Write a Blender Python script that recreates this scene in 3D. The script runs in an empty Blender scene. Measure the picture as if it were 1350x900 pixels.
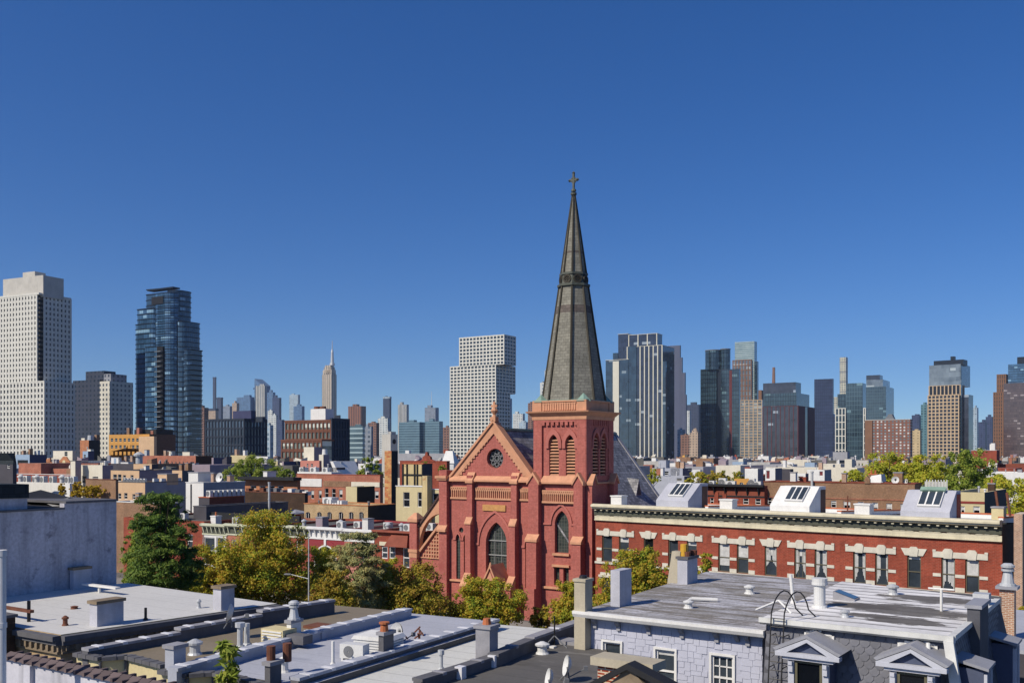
import bpy, bmesh, math, random
import numpy as np
from mathutils import Vector, Matrix
from mathutils.geometry import tessellate_polygon
random.seed(7)
SC = bpy.context.scene
COL = SC.collection
F, CX, HY, H = 1270.0, 675.0, 598.0, 15.5     # focal length, centre and eye line in photo pixels; eye height in metres
R = math.radians

class Fr:
    """a building's own frame on the ground: a runs along its front, b into its depth"""
    def __init__(s, x, y, th=33.0):
        s.x, s.y, s.deg = x, y, th
        t = R(th); c, n = math.cos(t), math.sin(t)
        s.e1 = (c, -n); s.e2 = (n, c)
    def ray(s, px, py): return ((px-CX)/F, 1.0, -(py-HY)/F)
    def front(s, px, py, b=0.0):
        d = s.ray(px, py); o = s.x*s.e2[0]+s.y*s.e2[1]
        t = (b+o)/(s.e2[0]*d[0]+s.e2[1]); X, Y = t*d[0]-s.x, t-s.y
        return X*s.e1[0]+Y*s.e1[1], H+t*d[2]
    def side(s, px, py, a=0.0):
        d = s.ray(px, py); o = s.x*s.e1[0]+s.y*s.e1[1]
        t = (a+o)/(s.e1[0]*d[0]+s.e1[1]); X, Y = t*d[0]-s.x, t-s.y
        return X*s.e2[0]+Y*s.e2[1], H+t*d[2]
    def roof(s, px, py, z):
        d = s.ray(px, py); t = (z-H)/d[2]; X, Y = t*d[0]-s.x, t-s.y
        return X*s.e1[0]+Y*s.e1[1], X*s.e2[0]+Y*s.e2[1]
    def w(s, a, b, z=0.0):
        return Vector((s.x+a*s.e1[0]+b*s.e2[0], s.y+a*s.e1[1]+b*s.e2[1], z))
def corner(px, py, z, th=33.0):
    t = F*(H-z)/(py-HY); return Fr((px-CX)/F*t, t, th)
def atD(px, D, th=33.0): return Fr((px-CX)/F*D, D, th)

# ------------------------------------------------------------ objects
def tag(o, label=None, cat=None, group=None, kind=None):
    if label: o['label'] = label
    if cat: o['category'] = cat
    if group: o['group'] = group
    if kind: o['kind'] = kind
    return o
def thing(name, label, cat, loc, deg=0.0, group=None):
    o = bpy.data.objects.new(name, None); COL.objects.link(o)
    o.empty_display_size = .3
    o.location = loc; o.rotation_euler = (0, 0, -R(deg))
    return tag(o, label, cat, group)
def at(fr, name, label, cat, group=None, a=0, b=0, z=0):
    return thing(name, label, cat, fr.w(a, b, z), fr.deg, group)
def copy_tree(o, parent=None):
    c = o.copy(); COL.objects.link(c)
    if parent is not None: c.parent = parent
    for ch in list(o.children): copy_tree(ch, c)
    return c

class MB:
    def __init__(s): s.v = []; s.f = []; s.m = []
    def add(s, vs, fs, m=0):
        n = len(s.v); s.v += [tuple(v) for v in vs]
        s.f += [tuple(n+i for i in f) for f in fs]; s.m += [m]*len(fs); return s
    def box(s, x0, x1, y0, y1, z0, z1, m=0):
        return s.add([(x0,y0,z0),(x1,y0,z0),(x1,y1,z0),(x0,y1,z0),(x0,y0,z1),(x1,y0,z1),(x1,y1,z1),(x0,y1,z1)],
                     [(0,3,2,1),(4,5,6,7),(0,1,5,4),(1,2,6,5),(2,3,7,6),(3,0,4,7)], m)
    def poly(s, pts, m=0): return s.add(pts, [tuple(range(len(pts)))], m)
    def prism(s, pts, axis, lo, hi, m=0):
        """pts 2D extruded along axis 'x' (pts=(y,z)), 'y' (pts=(x,z)), 'z' (pts=(x,y))"""
        def mk(p, t): return {'x': (t,p[0],p[1]), 'y': (p[0],t,p[1]), 'z': (p[0],p[1],t)}[axis]
        n = len(pts); vs = [mk(p, lo) for p in pts]+[mk(p, hi) for p in pts]
        fs = [tuple(range(n)), tuple(range(2*n-1, n-1, -1))]+[(i,(i+1)%n,n+(i+1)%n,n+i) for i in range(n)]
        return s.add(vs, fs, m)
    def loft(s, A, B, m=0, caps=True):
        n = len(A); fs = [(i,(i+1)%n,n+(i+1)%n,n+i) for i in range(n)]
        if caps: fs += [tuple(range(n)), tuple(range(2*n-1, n-1, -1))]
        return s.add(list(A)+list(B), fs, m)
    def cyl(s, x, y, z0, z1, r0, r1=None, n=12, m=0, ph=0):
        r1 = r0 if r1 is None else r1
        A = [(x+r0*math.cos(2*math.pi*(i+ph)/n), y+r0*math.sin(2*math.pi*(i+ph)/n), z0) for i in range(n)]
        B = [(x+r1*math.cos(2*math.pi*(i+ph)/n), y+r1*math.sin(2*math.pi*(i+ph)/n), z1) for i in range(n)]
        return s.loft(A, B, m)
    def tube(s, p0, p1, r0, r1=None, n=6, m=0):
        r1 = r0 if r1 is None else r1
        p0, p1 = Vector(p0), Vector(p1); d = (p1-p0)
        if d.length < 1e-6: return s
        q = d.to_track_quat('Z', 'Y')
        cs = [Vector((math.cos(2*math.pi*i/n), math.sin(2*math.pi*i/n), 0)) for i in range(n)]
        return s.loft([p0+q@(c*r0) for c in cs], [p1+q@(c*r1) for c in cs], m)
    def path(s, pts, r, n=6, m=0):
        for p, q in zip(pts, pts[1:]): s.tube(p, q, r, n=n, m=m)
        return s
    def wallseg(s, p0, p1, t, z0, z1, m=0, z0b=None, z1b=None):
        """a slab along the segment p0-p1 (x, y), t thick, from z0 to z1 (z1b at the far end)"""
        p0, p1 = Vector(p0), Vector(p1); d = (p1-p0).normalized(); n = Vector((-d.y, d.x))*t/2
        z0b = z0 if z0b is None else z0b; z1b = z1 if z1b is None else z1b
        q = [p0-n, p1-n, p1+n, p0+n]; lo = [z0,z0b,z0b,z0]; hi = [z1,z1b,z1b,z1]
        return s.add([(p.x,p.y,h) for p,h in zip(q,lo)]+[(p.x,p.y,h) for p,h in zip(q,hi)],
                     [(0,3,2,1),(4,5,6,7),(0,1,5,4),(1,2,6,5),(2,3,7,6),(3,0,4,7)], m)
    def build(s, name, mats, parent=None, smooth=False, label=None, kind=None, fix=True):
        me = bpy.data.meshes.new(name); me.from_pydata(s.v, [], s.f)
        if not isinstance(mats, (list, tuple)): mats = [mats]
        for m in mats: me.materials.append(m)
        if len(mats) > 1: me.polygons.foreach_set('material_index', s.m)
        if fix:
            bm = bmesh.new(); bm.from_mesh(me); bmesh.ops.recalc_face_normals(bm, faces=bm.faces); bm.to_mesh(me); bm.free()
        if smooth: me.polygons.foreach_set('use_smooth', [True]*len(me.polygons))
        me.update()
        o = bpy.data.objects.new(name, me); COL.objects.link(o)
        if parent is not None: o.parent = parent
        if label: o['label'] = label
        if kind: o['kind'] = kind
        return o
def boxo(name, mat, parent, *a, **k):
    return MB().box(*a).build(name, mat, parent, **k)

def arch(a0, a1, z0, zs, k=1.0, n=7):
    """pointed arch outline from the foot up; k=1 equilateral"""
    w = a1-a0; r = w*k if k > .5 else w*.5
    pts = [(a0,z0)]
    ca = a0+r; top = math.sqrt(max(r*r-(a0+w/2-ca)**2, 0)); t1 = math.atan2(top, a0+w/2-ca)
    for i in range(n+1):
        t = math.pi+(t1-math.pi)*i/n; pts.append((ca+r*math.cos(t), zs+r*math.sin(t)))
    cb = a1-r
    for i in range(n-1, -1, -1):
        t = math.pi+(t1-math.pi)*i/n; pts.append((cb-r*math.cos(t), zs+r*math.sin(t)))
    pts.append((a1,z0)); return pts
def rnd_arch(a0, a1, z0, zs, n=10, rise=1.0):
    c, r = (a0+a1)/2, (a1-a0)/2
    return [(a0,z0)]+[(c-r*math.cos(math.pi*i/n), zs+rise*r*math.sin(math.pi*i/n)) for i in range(n+1)]+[(a1,z0)]
def circ(a, z, r, n=20, rz=None):
    rz = rz or r
    return [(a+r*math.cos(2*math.pi*i/n), z+rz*math.sin(2*math.pi*i/n)) for i in range(n)]
def rect(a0, a1, z0, z1): return [(a0,z0),(a1,z0),(a1,z1),(a0,z1)]
def facade(mb, outer, holes, to3, depth, m=0, mr=None):
    """a wall sheet with real openings and reveals; to3(u, v, d) places a point, d going inwards"""
    polys = [outer]+holes
    flat = [p for q in polys for p in q]
    tris = tessellate_polygon([[Vector((p[0],p[1],0)) for p in q] for q in polys])
    mb.add([to3(u,v,0) for u,v in flat], [tuple(t) for t in tris], m)
    for h in holes:
        n = len(h)
        mb.add([to3(u,v,0) for u,v in h]+[to3(u,v,depth) for u,v in h], [(i,(i+1)%n,n+(i+1)%n,n+i) for i in range(n)], m if mr is None else mr)
def FRONT(b=0.0): return lambda u, v, d: (u, b+d, v)
def SIDE(a=0.0): return lambda u, v, d: (a-d, u, v)
def ringband(outer, inner, to3, d0, d1, mb, m=0, closed=False):
    """a moulding between two outlines of equal length, standing from depth d0 (front) to d1"""
    n = len(outer); rng = range(n if closed else n-1)
    vs = [to3(u,v,d0) for u,v in outer]+[to3(u,v,d0) for u,v in inner]+[to3(u,v,d1) for u,v in outer]+[to3(u,v,d1) for u,v in inner]
    fs = []
    for i in rng:
        j = (i+1)%n
        fs += [(i,j,n+j,n+i),(i,2*n+i,2*n+j,j),(n+i,n+j,3*n+j,3*n+i)]
    if not closed: fs += [(0,n,3*n,2*n),(n-1,2*n-1,4*n-1,3*n-1)]
    mb.add(vs, fs, m)
# ------------------------------------------------------------ materials
def srgb(h):
    """'#rrggbb' of a base colour to linear"""
    h = h.lstrip('#'); c = [int(h[i:i+2],16)/255 for i in (0,2,4)]
    return tuple(x/12.92 if x <= .04045 else ((x+.055)/1.055)**2.4 for x in c)
class NT:
    def __init__(s, name):
        s.mat = bpy.data.materials.new(name); s.mat.use_nodes = True
        s.t = s.mat.node_tree; s.b = s.t.nodes['Principled BSDF']; s.out = s.t.nodes['Material Output']
        s.tc = None
    def n(s, typ, **k):
        x = s.t.nodes.new(typ)
        for a, v in k.items(): setattr(x, a, v)
        return x
    def l(s, a, b): s.t.links.new(a, b)
    def m(s, op, a, b=None, c=None):
        x = s.n('ShaderNodeMath', operation=op)
        for i, v in enumerate((a, b, c)):
            if v is None: continue
            if isinstance(v, (int, float)): x.inputs[i].default_value = v
            else: s.l(v, x.inputs[i])
        return x.outputs[0]
    def mix(s, f, a, b, blend='MIX'):
        x = s.n('ShaderNodeMix', data_type='RGBA', blend_type=blend)
        for i, v in ((0,f),(6,a),(7,b)):
            if isinstance(v, (int, float)): x.inputs[i].default_value = v
            elif isinstance(v, tuple): x.inputs[i].default_value = (*v[:3],1)
            else: s.l(v, x.inputs[i])
        return x.outputs[2]
    def coord(s):
        if s.tc is None: s.tc = s.n('ShaderNodeTexCoord')
        return s.tc.outputs['Object']
    def sep(s):
        x = s.n('ShaderNodeSeparateXYZ'); s.l(s.coord(), x.inputs[0]); return x.outputs
    def uvz(s):
        """(along the wall, height): u is local x on fronts, local y on sides"""
        o = s.sep(); nn = s.n('ShaderNodeSeparateXYZ'); s.l(s.tc.outputs['Normal'], nn.inputs[0])
        side = s.m('GREATER_THAN', s.m('ABSOLUTE', nn.outputs[0]), .707)
        u = s.m('ADD', s.m('MULTIPLY', o[0], s.m('SUBTRACT', 1.0, side)), s.m('MULTIPLY', o[1], side))
        return u, o[2], side
    def noise(s, scale, detail=4, vec=None, rough=.6):
        x = s.n('ShaderNodeTexNoise'); x.inputs['Scale'].default_value = scale; x.inputs['Detail'].default_value = detail; x.inputs['Roughness'].default_value = rough
        s.l(vec if vec is not None else s.coord(), x.inputs['Vector']); return x.outputs['Fac']
    def mp(s, sc):
        x = s.n('ShaderNodeMapping'); x.inputs['Scale'].default_value = sc; s.l(s.coord(), x.inputs[0]); return x.outputs[0]
    def ramp(s, f, lo, hi, a=0.0, b=1.0):
        x = s.n('ShaderNodeMapRange'); s.l(f, x.inputs[0])
        for i, v in enumerate((lo, hi, a, b)): x.inputs[i+1].default_value = v
        return x.outputs[0]
    def comb(s, a, b, c=0.0):
        x = s.n('ShaderNodeCombineXYZ')
        for i, v in enumerate((a,b,c)):
            if isinstance(v, (int,float)): x.inputs[i].default_value = v
            else: s.l(v, x.inputs[i])
        return x.outputs[0]
    def done(s, col, rough=.8, spec=.3, metal=0.0, bump=None, bd=.02):
        if isinstance(col, tuple): s.b.inputs['Base Color'].default_value = (*col[:3],1)
        else: s.l(col, s.b.inputs['Base Color'])
        if isinstance(rough, (int,float)): s.b.inputs['Roughness'].default_value = rough
        else: s.l(rough, s.b.inputs['Roughness'])
        s.b.inputs['Specular IOR Level'].default_value = spec
        if isinstance(metal, (int,float)): s.b.inputs['Metallic'].default_value = metal
        else: s.l(metal, s.b.inputs['Metallic'])
        if bump is not None:
            x = s.n('ShaderNodeBump'); x.inputs['Strength'].default_value = .6; x.inputs['Distance'].default_value = bd
            s.l(bump, x.inputs['Height']); s.l(x.outputs[0], s.b.inputs['Normal'])
        return s.mat
CACHE = {}
def C3(c): return srgb(c) if isinstance(c, str) else c
def mul(c, k): return tuple(min(x*k, .95) for x in c)
def plain(name, col, rough=.8, var=.18, scale=.7, spec=.3, metal=0.0, stain=None, streak=0.0, fine=.08):
    """painted or weathered surface: broad and fine variation, optional stains (colour, scale, threshold) and vertical streaks"""
    if name in CACHE: return CACHE[name]
    c = C3(col); t = NT(name)
    x = t.mix(t.ramp(t.noise(scale), .3, .7), mul(c, 1-var), mul(c, 1+var))
    x = t.mix(fine*2, x, t.mix(t.ramp(t.noise(scale*14, 2), .3, .7), mul(c,.6), mul(c,1.35)))
    if streak:
        n = t.noise(1.0, 5, t.mp((2.2, 2.2, .16))); x = t.mix(t.m('MULTIPLY', t.ramp(n, .48, .72), streak), x, mul(c, .38))
    if stain:
        sc, ss, th = stain; n = t.noise(ss, 6, rough=.7); x = t.mix(t.ramp(n, th, th+.13), x, C3(sc))
    CACHE[name] = t.done(x, rough, spec, metal); return CACHE[name]
def brick(name, c1, c2, mortar, bw=.22, bh=.075, var=.25, streak=0.0, stain=None, ms=.012):
    if name in CACHE: return CACHE[name]
    t = NT(name); u, z, _ = t.uvz()
    b = t.n('ShaderNodeTexBrick'); t.l(t.comb(u, z), b.inputs['Vector'])
    for k, v in (('Color1',C3(c1)),('Color2',C3(c2)),('Mortar',C3(mortar))): b.inputs[k].default_value = (*v,1)
    b.inputs['Scale'].default_value = 1; b.inputs['Mortar Size'].default_value = ms; b.inputs['Brick Width'].default_value = bw; b.inputs['Row Height'].default_value = bh
    b.inputs['Bias'].default_value = -.1
    n = t.noise(.5, 5)
    x = t.mix(var, b.outputs['Color'], t.mix(t.ramp(n, .35, .68), (.12,.1,.1), (.9,.85,.8)), 'OVERLAY')
    x = t.mix(.35, x, t.mix(t.ramp(t.noise(5.0, 3), .3, .7), (.25,.25,.25), (.75,.75,.75)), 'OVERLAY')
    if streak:
        n = t.noise(1.0, 5, t.mp((2.2, 2.2, .16))); x = t.mix(t.m('MULTIPLY', t.ramp(n, .5, .75), streak), x, mul(C3(c1), .35))
    if stain:
        sc, ss, th = stain; x = t.mix(t.ramp(t.noise(ss, 6, rough=.7), th, th+.12), x, C3(sc))
    CACHE[name] = t.done(x, .85, .2); return CACHE[name]
def membrane(name, col, seam=(1, .95), dark=.6, var=.15, stain=None, scale=.35, rough=.75, patch=None):
    """rolled roofing with lapped seams along one axis"""
    if name in CACHE: return CACHE[name]
    c = C3(col); t = NT(name); o = t.sep()
    x = t.mix(t.ramp(t.noise(scale, 6), .3, .7), mul(c,1-var), mul(c,1+var*.7))
    x = t.mix(.2, x, t.mix(t.ramp(t.noise(9, 3), .3, .7), mul(c,.6), mul(c,1.3)))
    if patch:
        n = t.noise(1.0, 3, t.mp((.5,1.6,1) if seam[0] == 1 else (1.6,.5,1))); x = t.mix(t.ramp(n, patch[1], patch[1]+.04), x, C3(patch[0]))
    w = t.m('ADD', o[seam[0]], t.m('MULTIPLY', t.noise(.8, 2), .12))
    fr = t.m('FRACT', t.m('DIVIDE', w, seam[1]))
    x = t.mix(t.m('MULTIPLY', t.m('LESS_THAN', fr, .05), 1-dark), x, mul(c,.25))
    if stain:
        sc, ss, th = stain; x = t.mix(t.ramp(t.noise(ss, 6, t.mp((.45,1,1) if seam[0] == 1 else (1,.45,1)), .65), th, th+.14), x, C3(sc))
    CACHE[name] = t.done(x, rough, .3); return CACHE[name]
def island(name, col, var=.3, rough=.8, spec=.3):
    """each loose piece of the mesh its own tone (shingles, slates, tiles)"""
    if name in CACHE: return CACHE[name]
    c = C3(col); t = NT(name); g = t.n('ShaderNodeNewGeometry')
    x = t.mix(g.outputs['Random Per Island'], mul(c,1-var), mul(c,1+var))
    x = t.mix(.3, x, t.mix(t.ramp(t.noise(1.2, 6), .3, .7), mul(c,.55), mul(c,1.4)))
    CACHE[name] = t.done(x, rough, spec); return CACHE[name]
def glassy(name, base, alt, pw=1.4, ph=3.2, fr=.25, rough=.12, spec=.6, mull=None, light=None):
    """curtain wall: panes of slightly different tone; some with pale blinds drawn (light = (colour, share))"""
    if name in CACHE: return CACHE[name]
    t = NT(name); u, z, side = t.uvz()
    iu, iz = t.m('FLOOR', t.m('DIVIDE', u, pw)), t.m('FLOOR', t.m('DIVIDE', z, ph))
    w = t.n('ShaderNodeTexWhiteNoise', noise_dimensions='3D'); t.l(t.comb(iu, iz, side), w.inputs['Vector'])
    v = w.outputs['Value']
    wr = t.n('ShaderNodeTexWhiteNoise', noise_dimensions='2D'); t.l(t.comb(iz, t.m('FLOOR', t.m('DIVIDE', u, pw*5))), wr.inputs['Vector'])
    x = t.mix(t.m('ADD', t.m('MULTIPLY', v, .45), t.m('MULTIPLY', wr.outputs['Value'], .55)), C3(base), C3(alt))
    x = t.mix(.35, x, t.mix(t.ramp(t.noise(.06, 3), .3, .7), mul(C3(base), .5), C3(alt)))
    if light:
        fz = t.m('FRACT', t.m('DIVIDE', z, ph))
        w2 = t.n('ShaderNodeTexWhiteNoise', noise_dimensions='3D'); t.l(t.comb(iz, t.m('FLOOR', t.m('DIVIDE', u, pw*2.2)), t.m('ADD', side, 7.3)), w2.inputs['Vector'])
        on = t.m('MULTIPLY', t.m('LESS_THAN', w2.outputs['Value'], light[1]), t.m('GREATER_THAN', fz, .4))
        x = t.mix(on, x, C3(light[0]))
    if mull:
        fu, fz = t.m('FRACT', t.m('DIVIDE', u, pw)), t.m('FRACT', t.m('DIVIDE', z, ph))
        k = t.m('MAXIMUM', t.m('LESS_THAN', fu, mull[1]), t.m('LESS_THAN', fz, mull[2]))
        x = t.mix(k, x, C3(mull[0]))
    CACHE[name] = t.done(x, rough, spec); return CACHE[name]
def windowed(name, wall, glass, pw, ph, fw, fh, var=.15, pale=None, u0=0.0):
    """far facade: a wall with regular window openings (fw x fh of each pw x ph cell)"""
    if name in CACHE: return CACHE[name]
    t = NT(name); u, z, side = t.uvz()
    du, dz = t.m('DIVIDE', t.m('ADD', u, u0), pw), t.m('DIVIDE', z, ph)
    fu, fz = t.m('FRACT', du), t.m('FRACT', dz)
    inu = t.m('LESS_THAN', t.m('ABSOLUTE', t.m('SUBTRACT', fu, .5)), fw/2)
    inz = t.m('LESS_THAN', t.m('ABSOLUTE', t.m('SUBTRACT', fz, .5)), fh/2)
    nn = t.n('ShaderNodeSeparateXYZ'); t.l(t.tc.outputs['Normal'], nn.inputs[0])
    flat = t.m('LESS_THAN', t.m('ABSOLUTE', nn.outputs[2]), .5)
    k = t.m('MULTIPLY', t.m('MULTIPLY', inu, inz), flat)
    w = t.n('ShaderNodeTexWhiteNoise', noise_dimensions='3D'); t.l(t.comb(t.m('FLOOR', du), t.m('FLOOR', dz), side), w.inputs['Vector'])
    g = t.mix(w.outputs['Value'], mul(C3(glass), .5), mul(C3(glass), 1.5))
    if pale: g = t.mix(t.m('LESS_THAN', w.outputs['Value'], pale[1]), g, C3(pale[0]))
    c = C3(wall); wc = t.mix(t.ramp(t.noise(.08, 4), .3, .7), mul(c,1-var), mul(c,1+var))
    CACHE[name] = t.done(t.mix(k, wc, g), t.m('SUBTRACT', .85, t.m('MULTIPLY', k, .65)), .4); return CACHE[name]

def silver_roof():
    t = NT('silver_painted_roofing'); o = t.sep(); w = t.m('ADD', o[1], t.m('MULTIPLY', t.noise(.7, 3), .35)); fr = t.m('FRACT', t.m('DIVIDE', w, .78))
    x = t.mix(t.ramp(t.noise(.8, 6), .35, .65), (.6,.59,.57), (.8,.79,.77)); lap = t.ramp(fr, .0, .34, 1, 0)
    x = t.mix(t.m('MULTIPLY', lap, t.ramp(t.noise(1.6, 3, t.mp((.35,1,1))), .22, .42, .35, 1)), x, (.12,.11,.1))
    nn = t.noise(1.3, 9, t.mp((.6,1.4,1)), .7)
    for px, py, q in ((10.0,4.1,1.9),(10.5,7.0,1.5),(10.6,1.9,1.1),(9.4,2.2,.8),(8.6,4.1,.9)):
        d = t.m('SQRT', t.m('ADD', t.m('POWER', t.m('MULTIPLY', t.m('SUBTRACT', o[0], px), .75), 2.0), t.m('POWER', t.m('MULTIPLY', t.m('SUBTRACT', o[1], py), 1.5), 2.0)))
        k = t.m('ADD', t.m('DIVIDE', d, q), t.m('MULTIPLY', t.m('SUBTRACT', nn, .5), 2.4)); x = t.mix(t.m('MULTIPLY', t.ramp(k, .8, .95, 1, 0), .92), x, (.1,.085,.062))
    x = t.mix(.25, x, t.mix(t.ramp(t.noise(7, 3), .3, .7), (.2,.2,.2), (.8,.8,.8)), 'OVERLAY')
    return t.done(x, .6, .35)
def grey_roof():
    t = NT('grey_rolled_roofing'); o = t.sep(); w = t.m('ADD', o[1], t.m('MULTIPLY', t.noise(.9, 3), .4)); fr = t.m('FRACT', t.m('DIVIDE', w, .9))
    x = t.mix(t.ramp(t.noise(.5, 6), .38, .62), (.25,.245,.24), (.44,.44,.47)); n = t.noise(1.1, 8, t.mp((.22,1.9,1)), .72)
    x = t.mix(t.m('MULTIPLY', t.ramp(n, .5, .53), .8), x, (.15,.13,.1)); n = t.noise(1.7, 8, t.mp((.3,2.0,1)), .7); x = t.mix(t.m('MULTIPLY', t.ramp(n, .57, .6), .8), x, (.5,.5,.53))
    n = t.noise(.28, 5); x = t.mix(t.m('MULTIPLY', t.ramp(n, .52, .62), .6), x, (.17,.15,.115))
    d = t.m('MULTIPLY', t.m('LESS_THAN', fr, .06), t.ramp(t.noise(1.2, 3, t.mp((.4,1,1))), .4, .5)); x = t.mix(t.m('MULTIPLY', d, .8), x, (.06,.056,.05)); x = t.mix(.4, x, t.mix(t.ramp(t.noise(9, 4), .3, .7), (.15,.15,.15), (.85,.85,.85)), 'OVERLAY')
    return t.done(x, .75, .3)
M = {}
M['red'] = brick('church_painted_brick', '#a9665d', '#a35f56', '#9c574e', .45, .15, var=.1, streak=.25, stain=('#94504a', .35, .6), ms=.015)
M['red2'] = plain('church_red_moulding', '#ad675d', var=.12, scale=1.0, streak=.15)
M['trim'] = plain('church_terracotta_trim', '#c28f70', var=.14, scale=1.2, streak=.2)
M['plaque'] = plain('tan_stone', '#b98a55', var=.2, scale=3)
M['stained'] = glassy('leaded_glass', '#1b2120', '#4a524e', .28, .3, rough=.25, spec=.5, mull=('#5a5b55', .14, .1))
M['darkglass'] = plain('window_glass', '#11151b', .08, var=.3, scale=.5, spec=.6)
M['clearglass'] = plain('window_glass_grey', '#353d45', .08, var=.4, scale=.6, spec=.6)
M['curtain'] = plain('curtain_cloth', '#b9bab8', .9, var=.2, scale=4)
M['slate'] = brick('roof_slate', '#9a9b9e', '#66686e', '#3c3e44', .5, .3, var=.3)
M['slate_dark'] = brick('nave_slate', '#2b3338', '#222a30', '#181d22', .5, .3, var=.2)
M['spire'] = brick('spire_slate', '#85847a', '#74736a', '#54534c', .5, .27, var=.2, streak=.3)
M['spire_band'] = brick('spire_band_slate', '#655e59', '#58524e', '#46423e', .5, .27, var=.2)
M['hip'] = plain('spire_hip_metal', '#3b372d', .7, var=.2)
M['verdigris'] = plain('verdigris_copper', '#7a9588', .7, var=.2, scale=1.5)
M['verd_dark'] = plain('weathered_copper', '#4d5149', .6, var=.25, scale=2)
M['redbrick'] = brick('red_brick', '#90412f', '#7e3829', '#8d5748', .28, .1, var=.3, streak=.2, ms=.016)
M['redbrick2'] = brick('salmon_brick', '#a55a45', '#94503d', '#a0806e', var=.25)
M['brownbrick'] = brick('brown_brick', '#8d6a50', '#7b5b45', '#8f7a66', var=.25, streak=.15)
M['tanbrick'] = brick('tan_brick', '#b09a75', '#a08862', '#b09c80', var=.25, streak=.15)
M['orangebrick'] = brick('orange_brick', '#a9643a', '#9a5532', '#a98a70', var=.25)
M['chimbrick'] = brick('chimney_brick', '#a3765a', '#8b5d48', '#b9ad9c', .21, .075, var=.25, ms=.015)
M['darkbrick'] = brick('dark_brick', '#4b382c', '#3b2d24', '#3c342d', var=.3)
M['mottle'] = brick('mottled_old_brick', '#b8925f', '#a2573a', '#8f7b5e', .6, .25, var=.35)
M['cream'] = plain('cream_paint', '#c6bfa6', var=.12, scale=1.5, streak=.25)
M['white'] = plain('white_paint', '#d5d5d2', var=.08, scale=1.2, streak=.15)
M['chimwhite'] = plain('pale_grey_chimney_paint', '#adaeb6', var=.15, scale=1.5, streak=.3)
M['whitewall'] = plain('white_wall_paint', '#d2d1cd', var=.08, scale=.6, streak=.1)
M['whiteroof'] = membrane('white_roof_membrane', '#c2c2bf', (1, 1.1), .8, var=.06, stain=('#9a9a96', .5, .62))
M['whiteroof2'] = membrane('white_seamed_membrane', '#c4c5c0', (1, .95), .55, var=.05, stain=('#98968e', .35, .66))
M['greyroof'] = grey_roof()
M['silverroof'] = silver_roof()
M['lavroof'] = membrane('pale_blue_grey_roofing', '#a6a9b2', (1, 1.0), .8, var=.1, stain=('#878b98', .5, .55))
M['tanroof'] = membrane('tan_gravel_roofing', '#7d7362', (1, 1.2), .85, var=.15, stain=('#6a604f', .4, .55))
M['darkroof'] = membrane('dark_grey_roofing', '#5f5d5a', (1, .95), .7, var=.2, stain=('#47443f', .35, .55), patch=('#6f6d6a', .62))
M['tar'] = plain('black_roof_tar', '#242528', .7, var=.3)
M['mroof'] = plain('pale_flat_roofing', '#a9a8a4', .8, var=.2, stain=('#6d6a64', .5, .6))
M['mroofd'] = plain('dark_flat_roofing', '#5a5955', .8, var=.25)
M['coping'] = plain('grey_coping', '#8d8d92', .7, var=.2, scale=2)
M['coping_w'] = plain('white_painted_coping', '#cdced2', .6, var=.15, scale=2)
M['terracotta'] = plain('terracotta_coping', '#b2623c', .75, var=.2, scale=3)
M['browntile'] = island('brown_clay_tile', '#5f5352', .35)
M['lavpara'] = plain('pale_blue_grey_parapet', '#a2a6b0', .75, var=.12, scale=1.0, streak=.15)
M['greypara'] = plain('grey_parapet_tar', '#5d5d61', .75, var=.25, scale=1.2, streak=.25)
M['darkpara'] = plain('dark_parapet', '#54524f', .8, var=.2, scale=1.2)
M['pier'] = plain('grey_beige_stucco', '#aba38f', var=.12, scale=1.2, streak=.3)
M['beige'] = plain('beige_stucco', '#c3b78e', var=.08, scale=.8, streak=.12)
M['bluewall'] = plain('lavender_wash_brick', '#b1b0b8', .85, var=.2, scale=.5, streak=.6, stain=('#75737b', 1.1, .57), fine=.2)
M['whitewash'] = plain('whitewashed_wall', '#bcbcc4', .85, var=.15, scale=.7, streak=.5)
M['metal'] = plain('galvanised_metal', '#b3b6b8', .5, var=.15, scale=3, metal=.15, spec=.5)
M['whitemetal'] = plain('white_enamel_metal', '#c9cac8', .5, var=.08, scale=2)
M['greymetal'] = plain('grey_painted_metal', '#6d6f72', .55, var=.2, scale=2)
M['black'] = plain('black_iron', '#17171a', .5, var=.3, scale=2, spec=.4)
M['rust'] = plain('rusty_iron', '#6b4434', .85, var=.35, scale=3)
M['vent_clay'] = plain('clay_pot', '#a4623f', .85, var=.2, scale=3)
M['yellowclay'] = plain('yellow_clay_pot', '#c79a34', .8, var=.2, scale=3)
M['greywall'] = plain('grey_stucco', '#96979c', var=.12, scale=.5, streak=.2)  # also stands for shade on peach and white house flanks
M['charcoal'] = plain('charcoal_stucco', '#55585f', var=.15, scale=.3, streak=.15)
M['darkstucco'] = plain('dark_stucco', '#46444a', var=.2, scale=.5)
M['peach'] = plain('peach_stucco', '#c4a583', var=.1, scale=.5, streak=.1)
M['yellow'] = plain('yellow_ochre_stucco', '#bd8c48', var=.1, scale=.6)
M['mauve'] = plain('mauve_stucco', '#8d8189', var=.12, scale=.5)  # mauve doubles as painted shade on cream and sandy flanks
M['palecream'] = plain('pale_cream_stucco', '#cfc9b8', var=.1, scale=.5, streak=.12)
M['yellowhouse'] = plain('pale_yellow_clapboard', '#c0b48d', var=.1, scale=.6, streak=.1)
M['pink'] = plain('pink_brick_paint', '#b97b6d', var=.15, scale=.6)
M['crimson'] = plain('dark_red_paint', '#87353a', var=.12, scale=.6)
M['navy'] = plain('navy_panel', '#3a3d5c', .6, var=.15, scale=.3)  # navy also tints house flanks to show them in shade
M['bluepanel'] = plain('pale_blue_panel', '#8fa3b8', .7, var=.12, scale=.5)
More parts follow.
